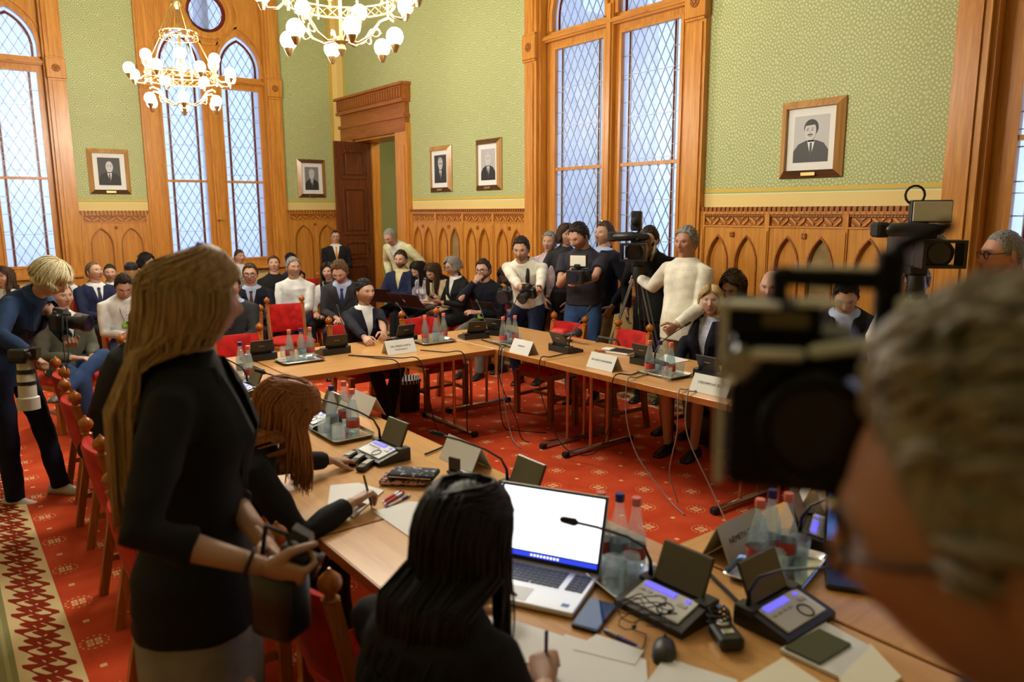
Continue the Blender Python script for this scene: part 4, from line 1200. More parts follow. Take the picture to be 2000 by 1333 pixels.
def person(label, head_at, face=0., sex='m', s=1.0, sit=True, lean=6, hunch=14, head=(0, 0, 0), arms=None, legs=None, top='suit', topc=None, shirtc=None, tie=None,
           bottom='trousers', botc=None, hair='short', hairc=(.03, .02, .015), skin=(.50, .285, .195), beard=0, shoes=(.012, .012, .012), glasses=None, lod=1, sleeve='long', vbot=.2, belly=0., badge=None, group=None, twist=0., hairlen=.35, seed=0, extra=None, hipfix=None, noshoe=False, collar=True, neckfwd=.22, phmin=1.08, backall=False):
    D = MALE if sex == 'm' else FEM
    rg = random.Random(seed or hash(label) % 9999 if False else sum(map(ord, label)) + seed)
    lean, hunch = math.radians(lean), math.radians(hunch)
    N = 24; sp = [Vector((0, 0, 0))]; an = []
    for i in range(N):
        t = (i + .5) / N; a = lean + hunch * t * t * 1.3; an.append(a); sp.append(sp[-1] + Vector((0, math.sin(a), math.cos(a))) * (.50 / N))
    an.append(an[-1])
    Rt = Matrix.Rotation(math.radians(twist), 3, 'Z')
    def tor(x, y, z):
        t = z / .50 * N
        if t <= 0: p, a = sp[0] + Vector((0, math.sin(an[0]), math.cos(an[0]))) * z, an[0]
        elif t >= N: p, a = sp[N] + Vector((0, math.sin(an[N]), math.cos(an[N]))) * (z - .50), an[N]
        else:
            i = int(t); f = t - i; p = sp[i].lerp(sp[i + 1], f); a = an[i]
        w = min(max(z / .45, 0), 1); q = p + Vector((x, y * math.cos(a), -y * math.sin(a)))
        return Rt @ q if twist and w >= 1 else (Matrix.Rotation(math.radians(twist) * w, 3, 'Z') @ q if twist else q)
    nb = tor(0, -.012, .495)
    na = an[-1] * .7 + neckfwd
    tw = Rt @ Vector((0, math.sin(na), math.cos(na)))
    HR = Matrix.Rotation(math.radians(head[0]), 3, 'Z') @ Matrix.Rotation(math.radians(-head[1]), 3, 'X') @ Matrix.Rotation(math.radians(head[2]), 3, 'Y')
    hc = nb + tw * .034 + HR @ Vector((0, .012, .098)) * D['hs'] * .98
    leg1, leg2, ank = .445, .43, .085
    if not sit and s == 1.0:
        s = head_at.z / (hc.z + leg1 + leg2 + ank - .012)
    RZ = Matrix.Rotation(face, 3, 'Z')
    hip = head_at - RZ @ (hc * s)
    print('PERSON %-60s s=%.2f hip=%.2f at %.2f %.2f head z %.2f' % (label[:60], s, hip.z, hip.x, hip.y, head_at.z))
    root = thing('person', label, 'person', loc=(hip.x, hip.y, 0), rz=face, group=group)
    hz = hip.z / s                                        # floor is at -hz in body units
    M = Matrix.Translation((0, 0, hip.z)) @ Matrix.Scale(s, 4)
    fig = Fig(); fig.root, fig.tor, fig.hc, fig.HR, fig.M, fig.hz, fig.s = root, tor, hc, HR, M, hz, s
    vx = {0: .0085, 1: .0125, 2: .016}[lod]
    # ---------- limbs
    arms = arms or {}
    A = {}
    for sd, nm in ((1, 'R'), (-1, 'L')):
        sh = tor(sd * D['sw'], -.01, .405)
        spec = arms.get(nm) or ((Vector((sd * .09, .36, .12)), Vector((0, .1, -1)), 'relax') if sit else (Vector((sd * .25, .06, -.06)), Vector((-sd, 0, 0)), 'relax'))
        w = RZ.transposed() @ (spec[0][1] - hip) / s if spec[0][0] == 'W' else Vector(spec[0])
        pole = Vector(spec[3]) if len(spec) > 3 else Vector((sd * .55, -.5, -.6))
        el, w = ik(sh, w, D['ua'], D['fa'], pole); A[nm] = (sh, el, w, Vector(spec[1]), spec[2], sd)
    fig.A = A
    Lg = {}
    legs = legs or {}
    for sd, nm in ((1, 'R'), (-1, 'L')):
        hj = Vector((sd * .088, 0, -.01))
        sp_ = legs.get(nm) or ((Vector((sd * .11, .44, -hz + ank)), 0.) if sit else (Vector((sd * .10, sd * .04, -hz + ank)), 0.))
        an_ = Vector(sp_[0]); pole = Vector(sp_[2]) if len(sp_) > 2 else Vector((sd * .12, 1, .35))
        kn, an_ = ik(hj, an_, leg1, leg2, pole); Lg[nm] = (hj, kn, an_, sp_[1], sd)
    fig.L = Lg
    def ring(z, w, df, db, k=1.0, n=28, add=0.):
        r = []
        df = df + belly * math.exp(-((z - .06) / .13) ** 2)
        for i in range(n):
            a = 2 * PI * i / n; c_, s_ = math.cos(a), math.sin(a)
            xx = math.copysign(abs(c_) ** (2 / 2.5), c_) * (w * k + add); yy = math.copysign(abs(s_) ** (2 / 2.5), s_) * ((df if s_ > 0 else db) * k + add)
            r.append(tor(xx, yy, z))
        return r
    def front(x, z, add=.0):
        rs = D['rings']; zz = min(max(z, rs[0][0]), rs[-1][0])
        for i in range(len(rs) - 1):
            if rs[i][0] <= zz <= rs[i + 1][0]:
                f = (zz - rs[i][0]) / (rs[i + 1][0] - rs[i][0]); w = rs[i][1] * (1 - f) + rs[i + 1][1] * f; df = rs[i][2] * (1 - f) + rs[i + 1][2] * f; break
        df += belly * math.exp(-((z - .06) / .13) ** 2)
        q = max(1 - (abs(x) / w) ** 2.5, 0) ** .4
        return tor(x, df * q + add, z)
    fig.front = front
    ar = D['ar']
    def out(nm, mb, mat, smooth=True, parent=None): return mb.build(nm, mat, parent or root, smooth=smooth, M=M if parent is None else None)
    # ---------- body (skin)
    nu, nv = ((72, 60) if lod == 0 else (64, 54) if lod == 1 else (54, 44))
    Pt, dirs = head_grid(nu, nv, sex == 'f')
    HRn = np.array(HR); hs = D['hs']
    body = MB(); loc = Pt.reshape(-1, 3)
    hv = (loc * hs) @ HRn.T + np.array(hc)
    f = grid_faces(nu, nv); f.append(tuple(range(nu - 1, -1, -1))); f.append(tuple((nv - 1) * nu + j for j in range(nu)))
    body.add(hv, f); nhead = body.n
    e0 = body.n
    for sd in (-1, 1):
        eb = MB(); eb.ell((sd * .0775, -.012, -.004), (.008, .018, .031), 10, 8, Matrix.Rotation(sd * -.35, 3, 'Z') @ Matrix.Rotation(.15, 3, 'X'))
        v = eb.verts() * hs @ HRn.T + np.array(hc); body.add(v, eb.f)
    nr = D['nr']
    nk = MB(); nk.tube([hc + HR @ Vector((0, -.018, -.03)) * hs, hc + HR @ Vector((0, -.014, -.085)) * hs, nb + tw * .04, nb, tor(0, -.005, .44)], [nr * .95, nr * .98, nr, nr * 1.06, nr * 1.4], 18); body.merge(nk)
    core = MB()
    for sd, nm in ((1, 'R'), (-1, 'L')):
        sh, el, w, pd, hk, _ = A[nm]
        core.tube([sh, sh.lerp(el, .5), el], [.046 * ar, .042 * ar, .036 * ar], 8, round_ends=True)
        hj, kn, ak, fy, _ = Lg[nm]
        lk = .72 if (bottom == 'skirt' and not sit) else 1.
        core.tube([hj, hj.lerp(kn, .5), kn, kn.lerp(ak, .35), ak], [.072 * lk, .066 * lk, .048, .048, .034], 10, round_ends=True)
        core.ell(ak + Vector((0, .05, -.05)), (.03, .08, .025), 8, 6, Matrix.Rotation(fy, 3, 'Z'))
    core.loft([ring(*r, k=.86) for r in D['rings'] if r[0] > -.05])
    body.merge(remesh(core, .022 if lod else .016, 3))
    vh = .0046 if lod == 0 else .006
    for sd, nm in ((1, 'R'), (-1, 'L')):
        sh, el, w, pd, hk, _ = A[nm]
        fd = (w - el).normalized()
        bend = 0
        yv = fd
        zv = -(pd - yv * pd.dot(yv)); zv = zv.normalized() if zv.length > 1e-3 else yv.orthogonal().normalized()
        xv = yv.cross(zv)
        fo = MB(); fo.tube([el - fd * .02, el, el.lerp(w, .3), el.lerp(w, .75), w + fd * .01], [.034 * ar, .040 * ar, .041 * ar, .031 * ar, .027 * ar], 12, flat=.9)
        body.merge(fo)
        H = hand_template(hk, vh); hv2 = H.verts().copy() * (1.0 if sex == 'm' else .9)
        if sd > 0: hv2[:, 0] *= -1
        Mh = np.array([[xv[i], yv[i], zv[i]] for i in range(3)])
        body.add(hv2 @ Mh.T + np.array(w + fd * .012), H.f)
        fig.__dict__['hand' + nm] = (w + fd * .09 - zv * .02, yv, zv, xv)
    me = body.mesh('body', SKIN, True)
    col = np.ones((body.n, 4)); col[:, :3] = skin
    hcol = hairc if hairc else (.1, .08, .06)
    lips = np.array(skin) * (np.array([.95, .55, .55]) if sex == 'm' else np.array([1.0, .42, .45]))
    col[:nhead, :3] = face_colors(loc, skin, np.array(hcol), beard, lips, sex)
    at = me.attributes.new('tone', 'FLOAT_COLOR', 'POINT'); at.data.foreach_set('color', col.ravel())
    fig.body = link('body', me, root, M=M)
    # ---------- top
    tc = topc or C('black_suit', (.012, .012, .014))
    g = MB(); kk = 1.03 if top in ('suit', 'blazer', 'coat') else 1.0
    rings = [r for r in D['rings']]
    hem = -.15 if top in ('suit', 'blazer', 'coat', 'sweater') else -.07
    if top in ('suit', 'blazer', 'coat', 'sweater') and not sit: rings = [(-.15, rings[0][1] + .022, rings[0][2] + .03, rings[0][3] + .02), (-.02, rings[1][1] + .012, rings[1][2] + .012, rings[1][3] + .01)] + rings[2:]
    rr = [ring(*r, k=kk, add=.008 if top in ('suit', 'blazer', 'coat', 'sweater') else .003) for r in rings if r[0] >= hem - .01]
    if sit and top in ('suit', 'blazer', 'coat', 'sweater'): rr = rr[0 if not sit else 0:]
    g.loft(rr[:-1] if top in ('suit', 'blazer', 'coat') else rr)
    loose = {'suit': .010, 'blazer': .007, 'coat': .014, 'shirt': .007, 'sweater': .012, 'polo': .008, 'blouse': .004}[top]
    for nm in ('R', 'L'):
        sh, el, w, pd, hk, sd = A[nm]
        wr_ = w - (w - el).normalized() * (.015 if sleeve == 'long' else 0)
        r0 = [.057 * ar + loose, .053 * ar + loose, .046 * ar + loose]
        shp = tor(sd * (D['sw'] - .045), -.005, .405)
        if sleeve == 'short':
            g.tube([shp, sh, sh.lerp(el, .3), sh.lerp(el, .62)], [r0[0], r0[0], r0[1] + .004, r0[1] + .006], 14)
        elif sleeve == 'three':
            g.tube([shp, sh, sh.lerp(el, .5), el, el.lerp(w, .45)], [r0[0], r0[0], r0[1], r0[2], .044 * ar + loose], 14)
        else:
            g.tube([shp, sh, sh.lerp(el, .5), el, el.lerp(w, .5), wr_], [r0[0], r0[0], r0[1], r0[2], .040 * ar + loose, .031 * ar + loose], 14)
    g = remesh(g, vx, 4, .0018 if lod < 2 else .0012, seed)
    if top in ('suit', 'blazer', 'coat'):
        v = g.verts(); cut = set(); vt, vb = .48, vbot; wtop = .062 if sex == 'm' else .058
        # torso coordinates of every vertex
        vv = v
        if twist:
            R_ = np.array(Rt); vv = v @ R_
        ts = np.linspace(0, 1.1, 45); spn = np.array([[0, *(lambda q: (q.y, q.z))(tor(0, 0, t * .5))] for t in ts])
        if twist: spn = np.array([[0, *(lambda q: (q.y, q.z))(Rt.transposed() @ tor(0, 0, t * .5))] for t in ts])
        ang = np.array([an[min(int(t * N), N)] for t in ts])
        rel = vv[:, None, 1:] - spn[None, :, 1:]
        along = np.abs(rel[..., 0] * np.sin(ang) + rel[..., 1] * np.cos(ang))
        ix = along.argmin(1); yy = rel[np.arange(len(v)), ix, 0] * np.cos(ang[ix]) - rel[np.arange(len(v)), ix, 1] * np.sin(ang[ix])
        zz = ts[ix] * .5
        hw = np.clip((zz - vb) / (vt - vb), 0, 1.2) ** .9 * wtop
        bad = (yy > 0) & (zz > vb) & (np.abs(vv[:, 0]) < hw) & (zz < .55)
        bad |= (zz > .497) & (np.abs(vv[:, 0]) < .1)
        nf = [f_ for f_ in g.f if not any(bad[i] for i in f_)]
        g.f = nf; g.mi = [0] * len(nf)
    topo = out({'suit': 'jacket', 'blazer': 'blazer', 'coat': 'jacket', 'shirt': 'shirt', 'sweater': 'sweater', 'polo': 'polo_shirt', 'blouse': 'blouse'}[top], g, tc)
    sc = shirtc or C('white_shirt', (.72, .72, .71))
    if top in ('suit', 'blazer', 'coat'):
        g = MB(); g.loft([ring(*r, k=.95, add=0) for r in D['rings'] if r[0] > 0.05]); out('shirt', g, sc)
        lap = MB(); vt, vb = .47, vbot; wtop = .062 if sex == 'm' else .058
        for sd in (-1, 1):
            prev = None; Vq = []; n = 9
            for i in range(n):
                t = i / (n - 1); z = vt + .012 - (vt + .012 - vb + .0) * t
                hw = max((z - vb) / (vt - vb), 0) ** .9 * wtop
                lw_ = (.022 + .05 * math.sin(min(t * 1.5, 1) * PI / 2)) * (1 - t ** 3) + .008
                for q in range(3):
                    f_ = q / 2; x = sd * (hw - .004 + lw_ * f_)
                    Vq.append(front(x, z, .014 + .006 * math.sin(f_ * PI)))
            nv0 = len(Vq); fs = [(i * 3 + q, i * 3 + q + 1, i * 3 + q + 4, i * 3 + q + 3) for i in range(n - 1) for q in range(2)]
            Vb = [p + (tor(0, 0, .2) - tor(0, .012, .2)) for p in Vq]
            lap.add([tuple(p) for p in Vq] + [tuple(p) for p in Vb], fs + [tuple(k + nv0 for k in reversed(f_)) for f_ in fs])
        out('lapels', lap, tc, smooth=False)
        # jacket collar behind the neck
        cb = []; 
        for z, k_ in ((.455, .092 if sex == 'm' else .08), (.50, .078 if sex == 'm' else .066), (.515, .072 if sex == 'm' else .06)):
            cb.append([tor(math.sin(a) * k_, -.012 - math.cos(a) * k_ * .95, z + .012 * math.cos(a)) for a in np.linspace(-1.75, 1.75, 15)])
        cm = MB(); n = 15; Vc = [tuple(p) for r in cb for p in r]
        cm.add(Vc, [(i * n + j, i * n + j + 1, (i + 1) * n + j + 1, (i + 1) * n + j) for i in range(2) for j in range(n - 1)]); out('collar', cm, tc)
    if collar and top in ('suit', 'shirt', 'polo', 'coat') or (collar and top == 'blazer' and collar == 2):
        cc = sc if top in ('suit', 'coat', 'blazer') else tc
        cm = MB(); n = 21; rws = []
        for z, k_ in ((.478, nr + .016), (.515, nr + .010), (.512, nr + .015), (.476, nr + .026)):
            rws.append([tor(math.sin(a) * k_, -.006 - math.cos(a) * k_ * 1.02, z - .022 * (abs(a) / PI) ** 3 + .012 * math.cos(a)) for a in np.linspace(-2.95, 2.95, n)])
        cm.add([tuple(p) for r in rws for p in r], [(i * n + j, i * n + j + 1, (i + 1) * n + j + 1, (i + 1) * n + j) for i in range(3) for j in range(n - 1)])
        out('shirt_collar', cm, cc, smooth=60)
    if top in ('shirt', 'polo') and lod < 2:
        for z in ((.42, .34, .26, .18, .1) if top == 'shirt' else (.42, .37)):
            out('button', MB().ell(front(0, z, .005), (.005, .004, .005), 6, 4), P('shirt_button', (.2, .2, .2), .4))
    if tie:
        tm = MB(); Vt = []; zs_ = [.468, .45, .43, .36, .28, .2, .12, .08] if top != 'suit' or vbot < .1 else [.468, .45, .43, .36, .28, max(vbot - .04, .12)]
        ws = [.016, .02, .012, .019, .025, .030, .034, .02]
        for z, w_ in zip(zs_, ws):
            for q in (-1, 0, 1): Vt.append(front(q * w_, z, .006 + (.006 if z > .44 else .003) - abs(q) * .003))
        tm.add([tuple(p) for p in Vt], [(i * 3 + q, i * 3 + q + 1, i * 3 + q + 4, i * 3 + q + 3) for i in range(len(zs_) - 1) for q in range(2)])
        out('tie', tm, tie, smooth=False)
    # ---------- bottom
    bc = botc or C('black_trousers', (.012, .012, .014))
    g = MB()
    if bottom == 'trousers':
        g.loft([ring(z, w * .97, df * .96, db * .97) for z, w, df, db in [(.07, .15, .11, .11), (0, .164, .114, .124), (-.09, .158, .108, .116), (-.145, .13, .09, .1)]])
        for nm in ('R', 'L'):
            hj, kn, ak, fy, sd = Lg[nm]
            g.tube([hj, hj.lerp(kn, .3), hj.lerp(kn, .7), kn, kn.lerp(ak, .4), ak + (kn - ak).normalized() * .0 - Vector((0, 0, .03))], [.088, .088, .074, .065, .062, .055], 14, round_ends=False)
        g = remesh(g, vx * 1.15, 3, .003, seed + 1)
    else:
        L = {'skirt': .92, 'miniskirt': .55}[bottom]
        if sit:
            g.loft([ring(z, w, df, db) for z, w, df, db in [(.08, .14, .105, .105), (0, .165, .115, .125), (-.10, .16, .1, .115)]])
            for nm in ('R', 'L'):
                hj, kn, ak, fy, sd = Lg[nm]
                g.tube([hj, hj.lerp(kn, .4), hj.lerp(kn, L)], [.092, .09, .078], 14)
            mid = (Lg['R'][0] + Lg['L'][0]) / 2; mk = Lg['R'][0].lerp(Lg['R'][1], L).lerp(Lg['L'][0].lerp(Lg['L'][1], L), .5)
            g.tube([mid, mid.lerp(mk, .95)], [.09, .07], 12)
            g = remesh(g, vx * 1.15, 4, .002, seed + 1)
        else:
            rows = []
            for z, w, df, db in ((.09, .140, .10, .1), (.0, .175, .118, .135), (-.10, .188, .13, .15), (-.25, .186, .132, .148), (-.42, .174, .13, .14), (-.55, .166, .125, .135)):
                rows.append([Vector((w * math.copysign(abs(math.cos(a)) ** .75, math.cos(a)), (df if math.sin(a) > 0 else db) * math.copysign(abs(math.sin(a)) ** .8, math.sin(a)), z)) for a in [2 * PI * q / 32 for q in range(32)]])
            g.loft(rows)
    out({'trousers': 'trousers', 'skirt': 'skirt', 'miniskirt': 'skirt'}[bottom], g, bc)
    # ---------- shoes
    if not noshoe:
        sm = P('shoe_%02d%02d%02d' % tuple(int(c_ * 99) for c_ in shoes), shoes, .4)
        for nm in ('R', 'L'):
            hj, kn, ak, fy, sd = Lg[nm]
            rows = []
            for y, w, h in ((-.085, .022, .05), (-.075, .034, .07), (-.03, .038, .085), (.03, .040, .075), (.09, .046, .055), (.14, .045, .042), (.175, .034, .032), (.19, .016, .022)):
                rows.append([(w * math.cos(a), y, -ank + (.004 if math.sin(a) < 0 else 0) + max(math.sin(a), 0) ** .7 * h) for a in [2 * PI * q / 14 for q in range(14)]])
            sb = MB().loft(rows); sb.xf(Matrix.Translation(ak) @ Matrix.Rotation(fy, 4, 'Z')); out('shoe', sb, sm)
    # ---------- hair
    def hp(p): return Vector((HR @ (Vector(p) * hs)) + hc)
    if hair:
        hm = hairmat(hairc)
        if hair != 'none':
            x, y, z = loc[:, 0], loc[:, 1], loc[:, 2]
            lon = np.abs(np.arctan2(x, y))
            line = np.interp(lon, [0, .35, .7, .95, 1.12, 1.25, 1.42, 1.6, 1.8, 2.1, 2.6, PI], [.082, .084, .078, .058, .030, -.012, -.010, .016, -.012, -.045, -.075, -.08])
            if hair == 'bald': line = np.interp(lon, [0, 1.2, 1.5, 1.8, 2.4, PI], [.2, .2, .02, -.03, -.06, -.07])
            if hair in ('long', 'bob', 'tied', 'fringe'): line = np.interp(lon, [0, .5, .9, 1.3, 1.6, 2.0, 2.6, PI], [.078, .070, .052, .020, -.01, -.04, -.07, -.08])
            if hair == 'fringe': line = np.interp(lon, [0, .5, .9, 1.3, 1.6, 2.0, 2.6, PI], [.042, .040, .030, -.03, -.05, -.06, -.075, -.08])
            mask = (z - line)
            if hair == 'bald': mask = np.minimum(mask, .075 - z - .02 * np.cos(lon))
            T = {'short': .014, 'crop': .006, 'bald': .006, 'tied': .009, 'long': .008, 'bob': .016, 'quiff': .020, 'fringe': .02, 'mop': .024}.get(hair, .012)
            if hair in ('mop', 'quiff') : pass
            th = T * np.clip(mask / .018, 0, 1) ** .6
            if hair in ('short', 'quiff', 'mop'): th *= .65 + .6 * np.clip(z / .11, 0, 1)
            nz = np.sin(x * 310 + rg.random() * 6) * np.sin(y * 260 + z * 190) * (.0022 if hair not in ('crop', 'bald') else .0006)
            nrm = dirs.reshape(-1, 3)
            q = loc + nrm * (th + nz * (mask > .01))[:, None]
            keep = mask > -.004
            fs = [f_ for f_ in grid_faces(nu, nv) if all(keep[i] for i in f_)]
            top_ring = [(nv - 1) * nu + j for j in range(nu)]
            if hair != 'bald': fs.append(tuple(top_ring))
            used = sorted({i for f_ in fs for i in f_}); mp = {a: b for b, a in enumerate(used)}
            hb = MB(); hb.add((q[used] * hs) @ HRn.T + np.array(hc), [tuple(mp[i] for i in f_) for f_ in fs])
            ho = out('hair', hb, hm)
            if hair in ('short', 'quiff', 'crop', 'mop', 'bald', 'tied'):
                cand = np.nonzero(mask > .002)[0]; nt_ = {0: 320, 1: 190, 2: 110}[lod]; tf = MB()
                Lt = {'short': .030, 'quiff': .042, 'crop': .013, 'mop': .05, 'bald': .014, 'tied': .036}[hair]; upn = {'tied': .15, 'mop': .55, 'quiff': .75}.get(hair, .38)
                for _ in range(nt_):
                    i_ = int(cand[rg.randrange(len(cand))]); n_ = Vector(nrm[i_]); p_ = Vector(q[i_]) - n_ * .003
                    cb_ = Vector((rg.uniform(-.5, .5) + (.35 if p_.x > 0 else -.1), -1 + (1.2 if (p_.y > .03 and hair in ('short', 'mop') and p_.z < .1) else 0), -.25 if p_.z < .06 else .1)); t_ = cb_ - n_ * cb_.dot(n_)
                    if t_.length < 1e-3: continue
                    t_.normalize(); L_ = Lt * rg.uniform(.6, 1.15)
                    pts_ = [p_, p_ + t_ * L_ * .45 + n_ * L_ * upn * .35, p_ + t_ * L_ + n_ * L_ * upn * .4]
                    tf.tube([HR @ (a_ * hs) + hc for a_ in pts_], [.0055, .0045, .001], 4)
                to_ = out('hair_tufts', tf, hm); to_['kind'] = 'stuff'
            if hair == 'tied':
                b2 = MB(); b2.ell(hp((0, -.105, .02)), (.034, .03, .034), 12, 8); out('hair_bun', b2, hm, parent=None)
            if hair in ('long', 'bob', 'fringe', 'mop'):
                st = MB(); nS = {0: 620, 1: 190, 2: 90}[lod]; wS = {0: .0055, 1: .011, 2: .016}[lod]
                if hair == 'mop': nS = nS // 2
                Lh = hairlen
                for k in range(nS):
                    side = 1 if k % 2 else -1
                    ph = rg.uniform(phmin, PI) if hair != 'fringe' else rg.uniform(.0, PI)
                    if hair == 'fringe' and ph < 1.0: endlat, hang = rg.uniform(.3, .42), 0
                    else: endlat, hang = (.10 if head[1] > 20 else -.1), Lh * rg.uniform(.8, 1.03)
                    pts, rs = [], []
                    off0 = rg.uniform(.006, .022 if lod else .026)
                    l0 = rg.uniform(.75, 1.5); ns = 7
                    for i in range(ns):
                        t = i / (ns - 1); la = l0 + (endlat - l0) * t
                        pp = ph * (.10 + .90 * min(1, t * 1.5)) if hair != 'fringe' else ph
                        dx, dy, dz = math.sin(pp) * math.cos(la), math.cos(pp) * math.cos(la), math.sin(la)
                        off = off0 * (.55 + .45 * min(1, t * 2.5)) + .007; r_ = 1 + off / .09
                        pts.append(hp((side * dx * .0765 * r_ * 1.05, dy * .101 * r_ - .004, dz * .119 * r_))); rs.append(wS * (.5 + .5 * min(1, t * 3)))
                    if hang:
                        p0 = pts[-1]; d0 = (pts[-1] - pts[-2]).normalized(); nh = 10 if lod == 0 else 7
                        back = math.cos(ph) < .15; wob = rg.uniform(-1, 1); amp = (.012 if lod else .01)
                        for i in range(1, nh + 1):
                            t = i / nh; d = d0.lerp(Vector((0, 0, -1)), min(1, t * 5)).normalized()
                            if backall and t < .55: d = (d + Vector((0, -.42 * (1 if math.cos(ph) > -.3 else .3), 0))).normalized()
                            q_ = pts[-1] + d * (hang / nh)
                            cx = hc.x * .0
                            q_.x += -math.copysign(.0022, q_.x) * (1 - t) + amp * .35 * math.sin(t * 5 + wob * 3); q_.y += amp * .35 * math.cos(t * 4 + wob * 5)
                            # keep off the shoulders and back
                            for zz_ in (.46, .40, .3, .2, .1, 0.):
                                bp = tor(0, 0, zz_)
                                if abs(q_.z - bp.z) < .06:
                                    rw = [r for r in D['rings'] if abs(r[0] - zz_) < .06] or [D['rings'][3]]
                                    wv, dfv, dbv = rw[0][1] + .02, rw[0][2] + .025, rw[0][3] + .03
                                    dxn, dyn = q_.x / wv, (q_.y - bp.y) / (dfv if q_.y > bp.y else dbv); rr_ = math.hypot(dxn, dyn)
                                    if rr_ < 1 and rr_ > 1e-3:
                                        if back or backall or q_.y < bp.y: q_.y = bp.y - dbv * math.sqrt(max(0, 1 - min(dxn * dxn, 1))) - rg.uniform(0, .008)
                                        else: q_.y = bp.y + dfv * math.sqrt(max(0, 1 - min(dxn * dxn, 1))) + rg.uniform(0, .008)
                                    break
                            pts.append(q_); rs.append(wS * (1 - .75 * t * t))
                    st.tube(pts, rs, 5, flat=.55)
                so_ = out('hair_strands', st, hm); so_['kind'] = 'stuff'
    if glasses:
        gm = MB(); dark = glasses == 'sun'
        up_ = Matrix.Identity(4) if glasses != 'head' else Matrix.Translation((0, -.03, .085)) @ Matrix.Rotation(-.6, 4, 'X')
        for sd in (-1, 1):
            gm.torus((sd * .032, .101, .009), .021, .0022, 16, 5, Matrix.Rotation(PI / 2, 3, 'X')); gm.tube([(sd * .053, .098, .014), (sd * .077, .06, .014), (sd * .08, -.01, .010), (sd * .079, -.025, -.004)], .0022, 5)
        gm.tube([(-.012, .105, .012), (0, .108, .014), (.012, .105, .012)], .002, 5)
        gm.xf(Matrix.Translation(hc) @ HR.to_4x4() @ Matrix.Scale(hs, 4) @ up_); go = out('glasses', gm, BLACK)
        if glasses == 'head':
            ln = MB()
            for sd in (-1, 1): ln.ell((sd * .032, .101, .009), (.02, .003, .018), 12, 6)
            ln.xf(Matrix.Translation(hc) @ HR.to_4x4() @ Matrix.Scale(hs, 4) @ up_); out('lens', ln, P('dark_lens', (.02, .03, .04), .08), parent=None)
    if badge:
        bx_, bz_, bcol = badge
        p = front(bx_, bz_, .022); dn = (tor(0, 0, bz_ + .05) - tor(0, 0, bz_)).normalized(); rt = Rt @ Vector((1, 0, 0)); nm_ = rt.cross(dn)
        q = MB(); q.rbox((0, 0, 0), (.075, .003, .06), .001, seg=1); q.xf(Matrix.Translation(p) @ Matrix((rt, -nm_, dn)).transposed().to_4x4()); out('visitor_badge', q, bcol, smooth=False)
        q = MB(); 
        for sd in (-1, 1): q.tube([front(bx_ + sd * .02, bz_ + .03, .02), front(sd * .05, .38, .02), tor(sd * .062, .02, .50)], .0025, 4)
        out('lanyard', q, DARKG)
    return fig

_hm = {}
def hairmat(c):
    c = tuple(c)
    if c not in _hm:
        m = Mat('hair_%02d_%02d_%02d' % tuple(int(v * 99) for v in c), c, .5, spec=.22)
        (x, y, z), o = m.coords('Object')
        n = m.noise(m.vec(x * 60, y * 60, z * 4), 2.0, 3); w = m.noise(m.vec(x * 260, y * 260, z * 9), 2.0, 2)
        m.color(m.mix((n * .6 + w * .5).step(.3, .75), tuple(v * .55 for v in c), tuple(min(1, v * 1.5) for v in c)))
        m.bump(w, .4, .004); _hm[c] = m.m
    return _hm[c]

# ================================================================== the cast
NAVY = C('navy_wool', srgb(30, 36, 66)); NAVYD = C('dark_navy_wool', srgb(20, 22, 36)); BLK = C('black_wool', (.010, .010, .011)); CHAR = C('charcoal_wool', srgb(50, 50, 54))
WSH = C('white_cotton', (.74, .73, .71), bump=.3); CREAMC = C('cream_cotton', srgb(226, 222, 206), bump=.35); LBLUE = C('light_blue_cotton', srgb(176, 192, 226)); DENIM = C('blue_denim', srgb(52, 78, 122), scale=500); DDENIM = C('dark_denim', srgb(24, 34, 62), scale=500)
KHAKI = C('khaki_cotton', srgb(170, 150, 118)); BEIGE = C('beige_wool', srgb(176, 164, 146)); OLIVEG = C('olive_tweed', srgb(84, 82, 68)); GREYS = C('grey_tweed', srgb(142, 140, 138)); GREYT = C('grey_trousers', srgb(110, 104, 94))
TIEB = C('blue_tie', srgb(46, 58, 110)); TIEP = C('purple_tie', srgb(120, 60, 90)); TIEO = C('orange_tie', srgb(206, 140, 60)); TIED = C('dark_tie', srgb(52, 52, 78))
GREENB = P('green_visitor_badge', srgb(150, 200, 60), .5); YELB = P('yellow_visitor_badge', srgb(226, 196, 90), .5)
def toward(p, off=0.): return math.atan2(p.x, -p.y) + math.radians(off)
def W(p): return ('W', Vector(p))
FAIR, TAN, WARM = (.52, .30, .21), (.42, .21, .13), (.47, .255, .165)
DKB, BRN, LBR, BLO, GRY, WHT, RED_, BLK_ = (.02, .013, .009), (.05, .028, .015), (.12, .07, .035), (.50, .36, .17), (.22, .21, .19), (.55, .53, .48), (.32, .12, .035), (.010, .008, .008)
GRP_A, GRP_B, GRP_C = 'people seated by the back wall', 'people seated along the right wall', 'camera crews standing by the window'
dn, pd = Vector((0, 0, -1)), Vector((0, -.2, -1))
lap = {'R': (Vector((.05, .34, .10)), Vector((0, 0, -1)), 'relax'), 'L': (Vector((-.05, .34, .10)), Vector((0, 0, -1)), 'relax')}
clasp = {'R': (Vector((.045, .33, .13)), Vector((-.8, 0, -.5)), 'clasp'), 'L': (Vector((-.045, .33, .13)), Vector((.8, 0, -.5)), 'clasp')}
typing = {'R': (Vector((.09, .36, .17)), Vector((0, .1, -1)), 'relax'), 'L': (Vector((-.09, .36, .17)), Vector((0, .1, -1)), 'relax')}
aud = []                                  # where audience chairs go: (x, y, face, label)
def seat(fig, label, dy=-.10): aud.append((fig, label, dy))

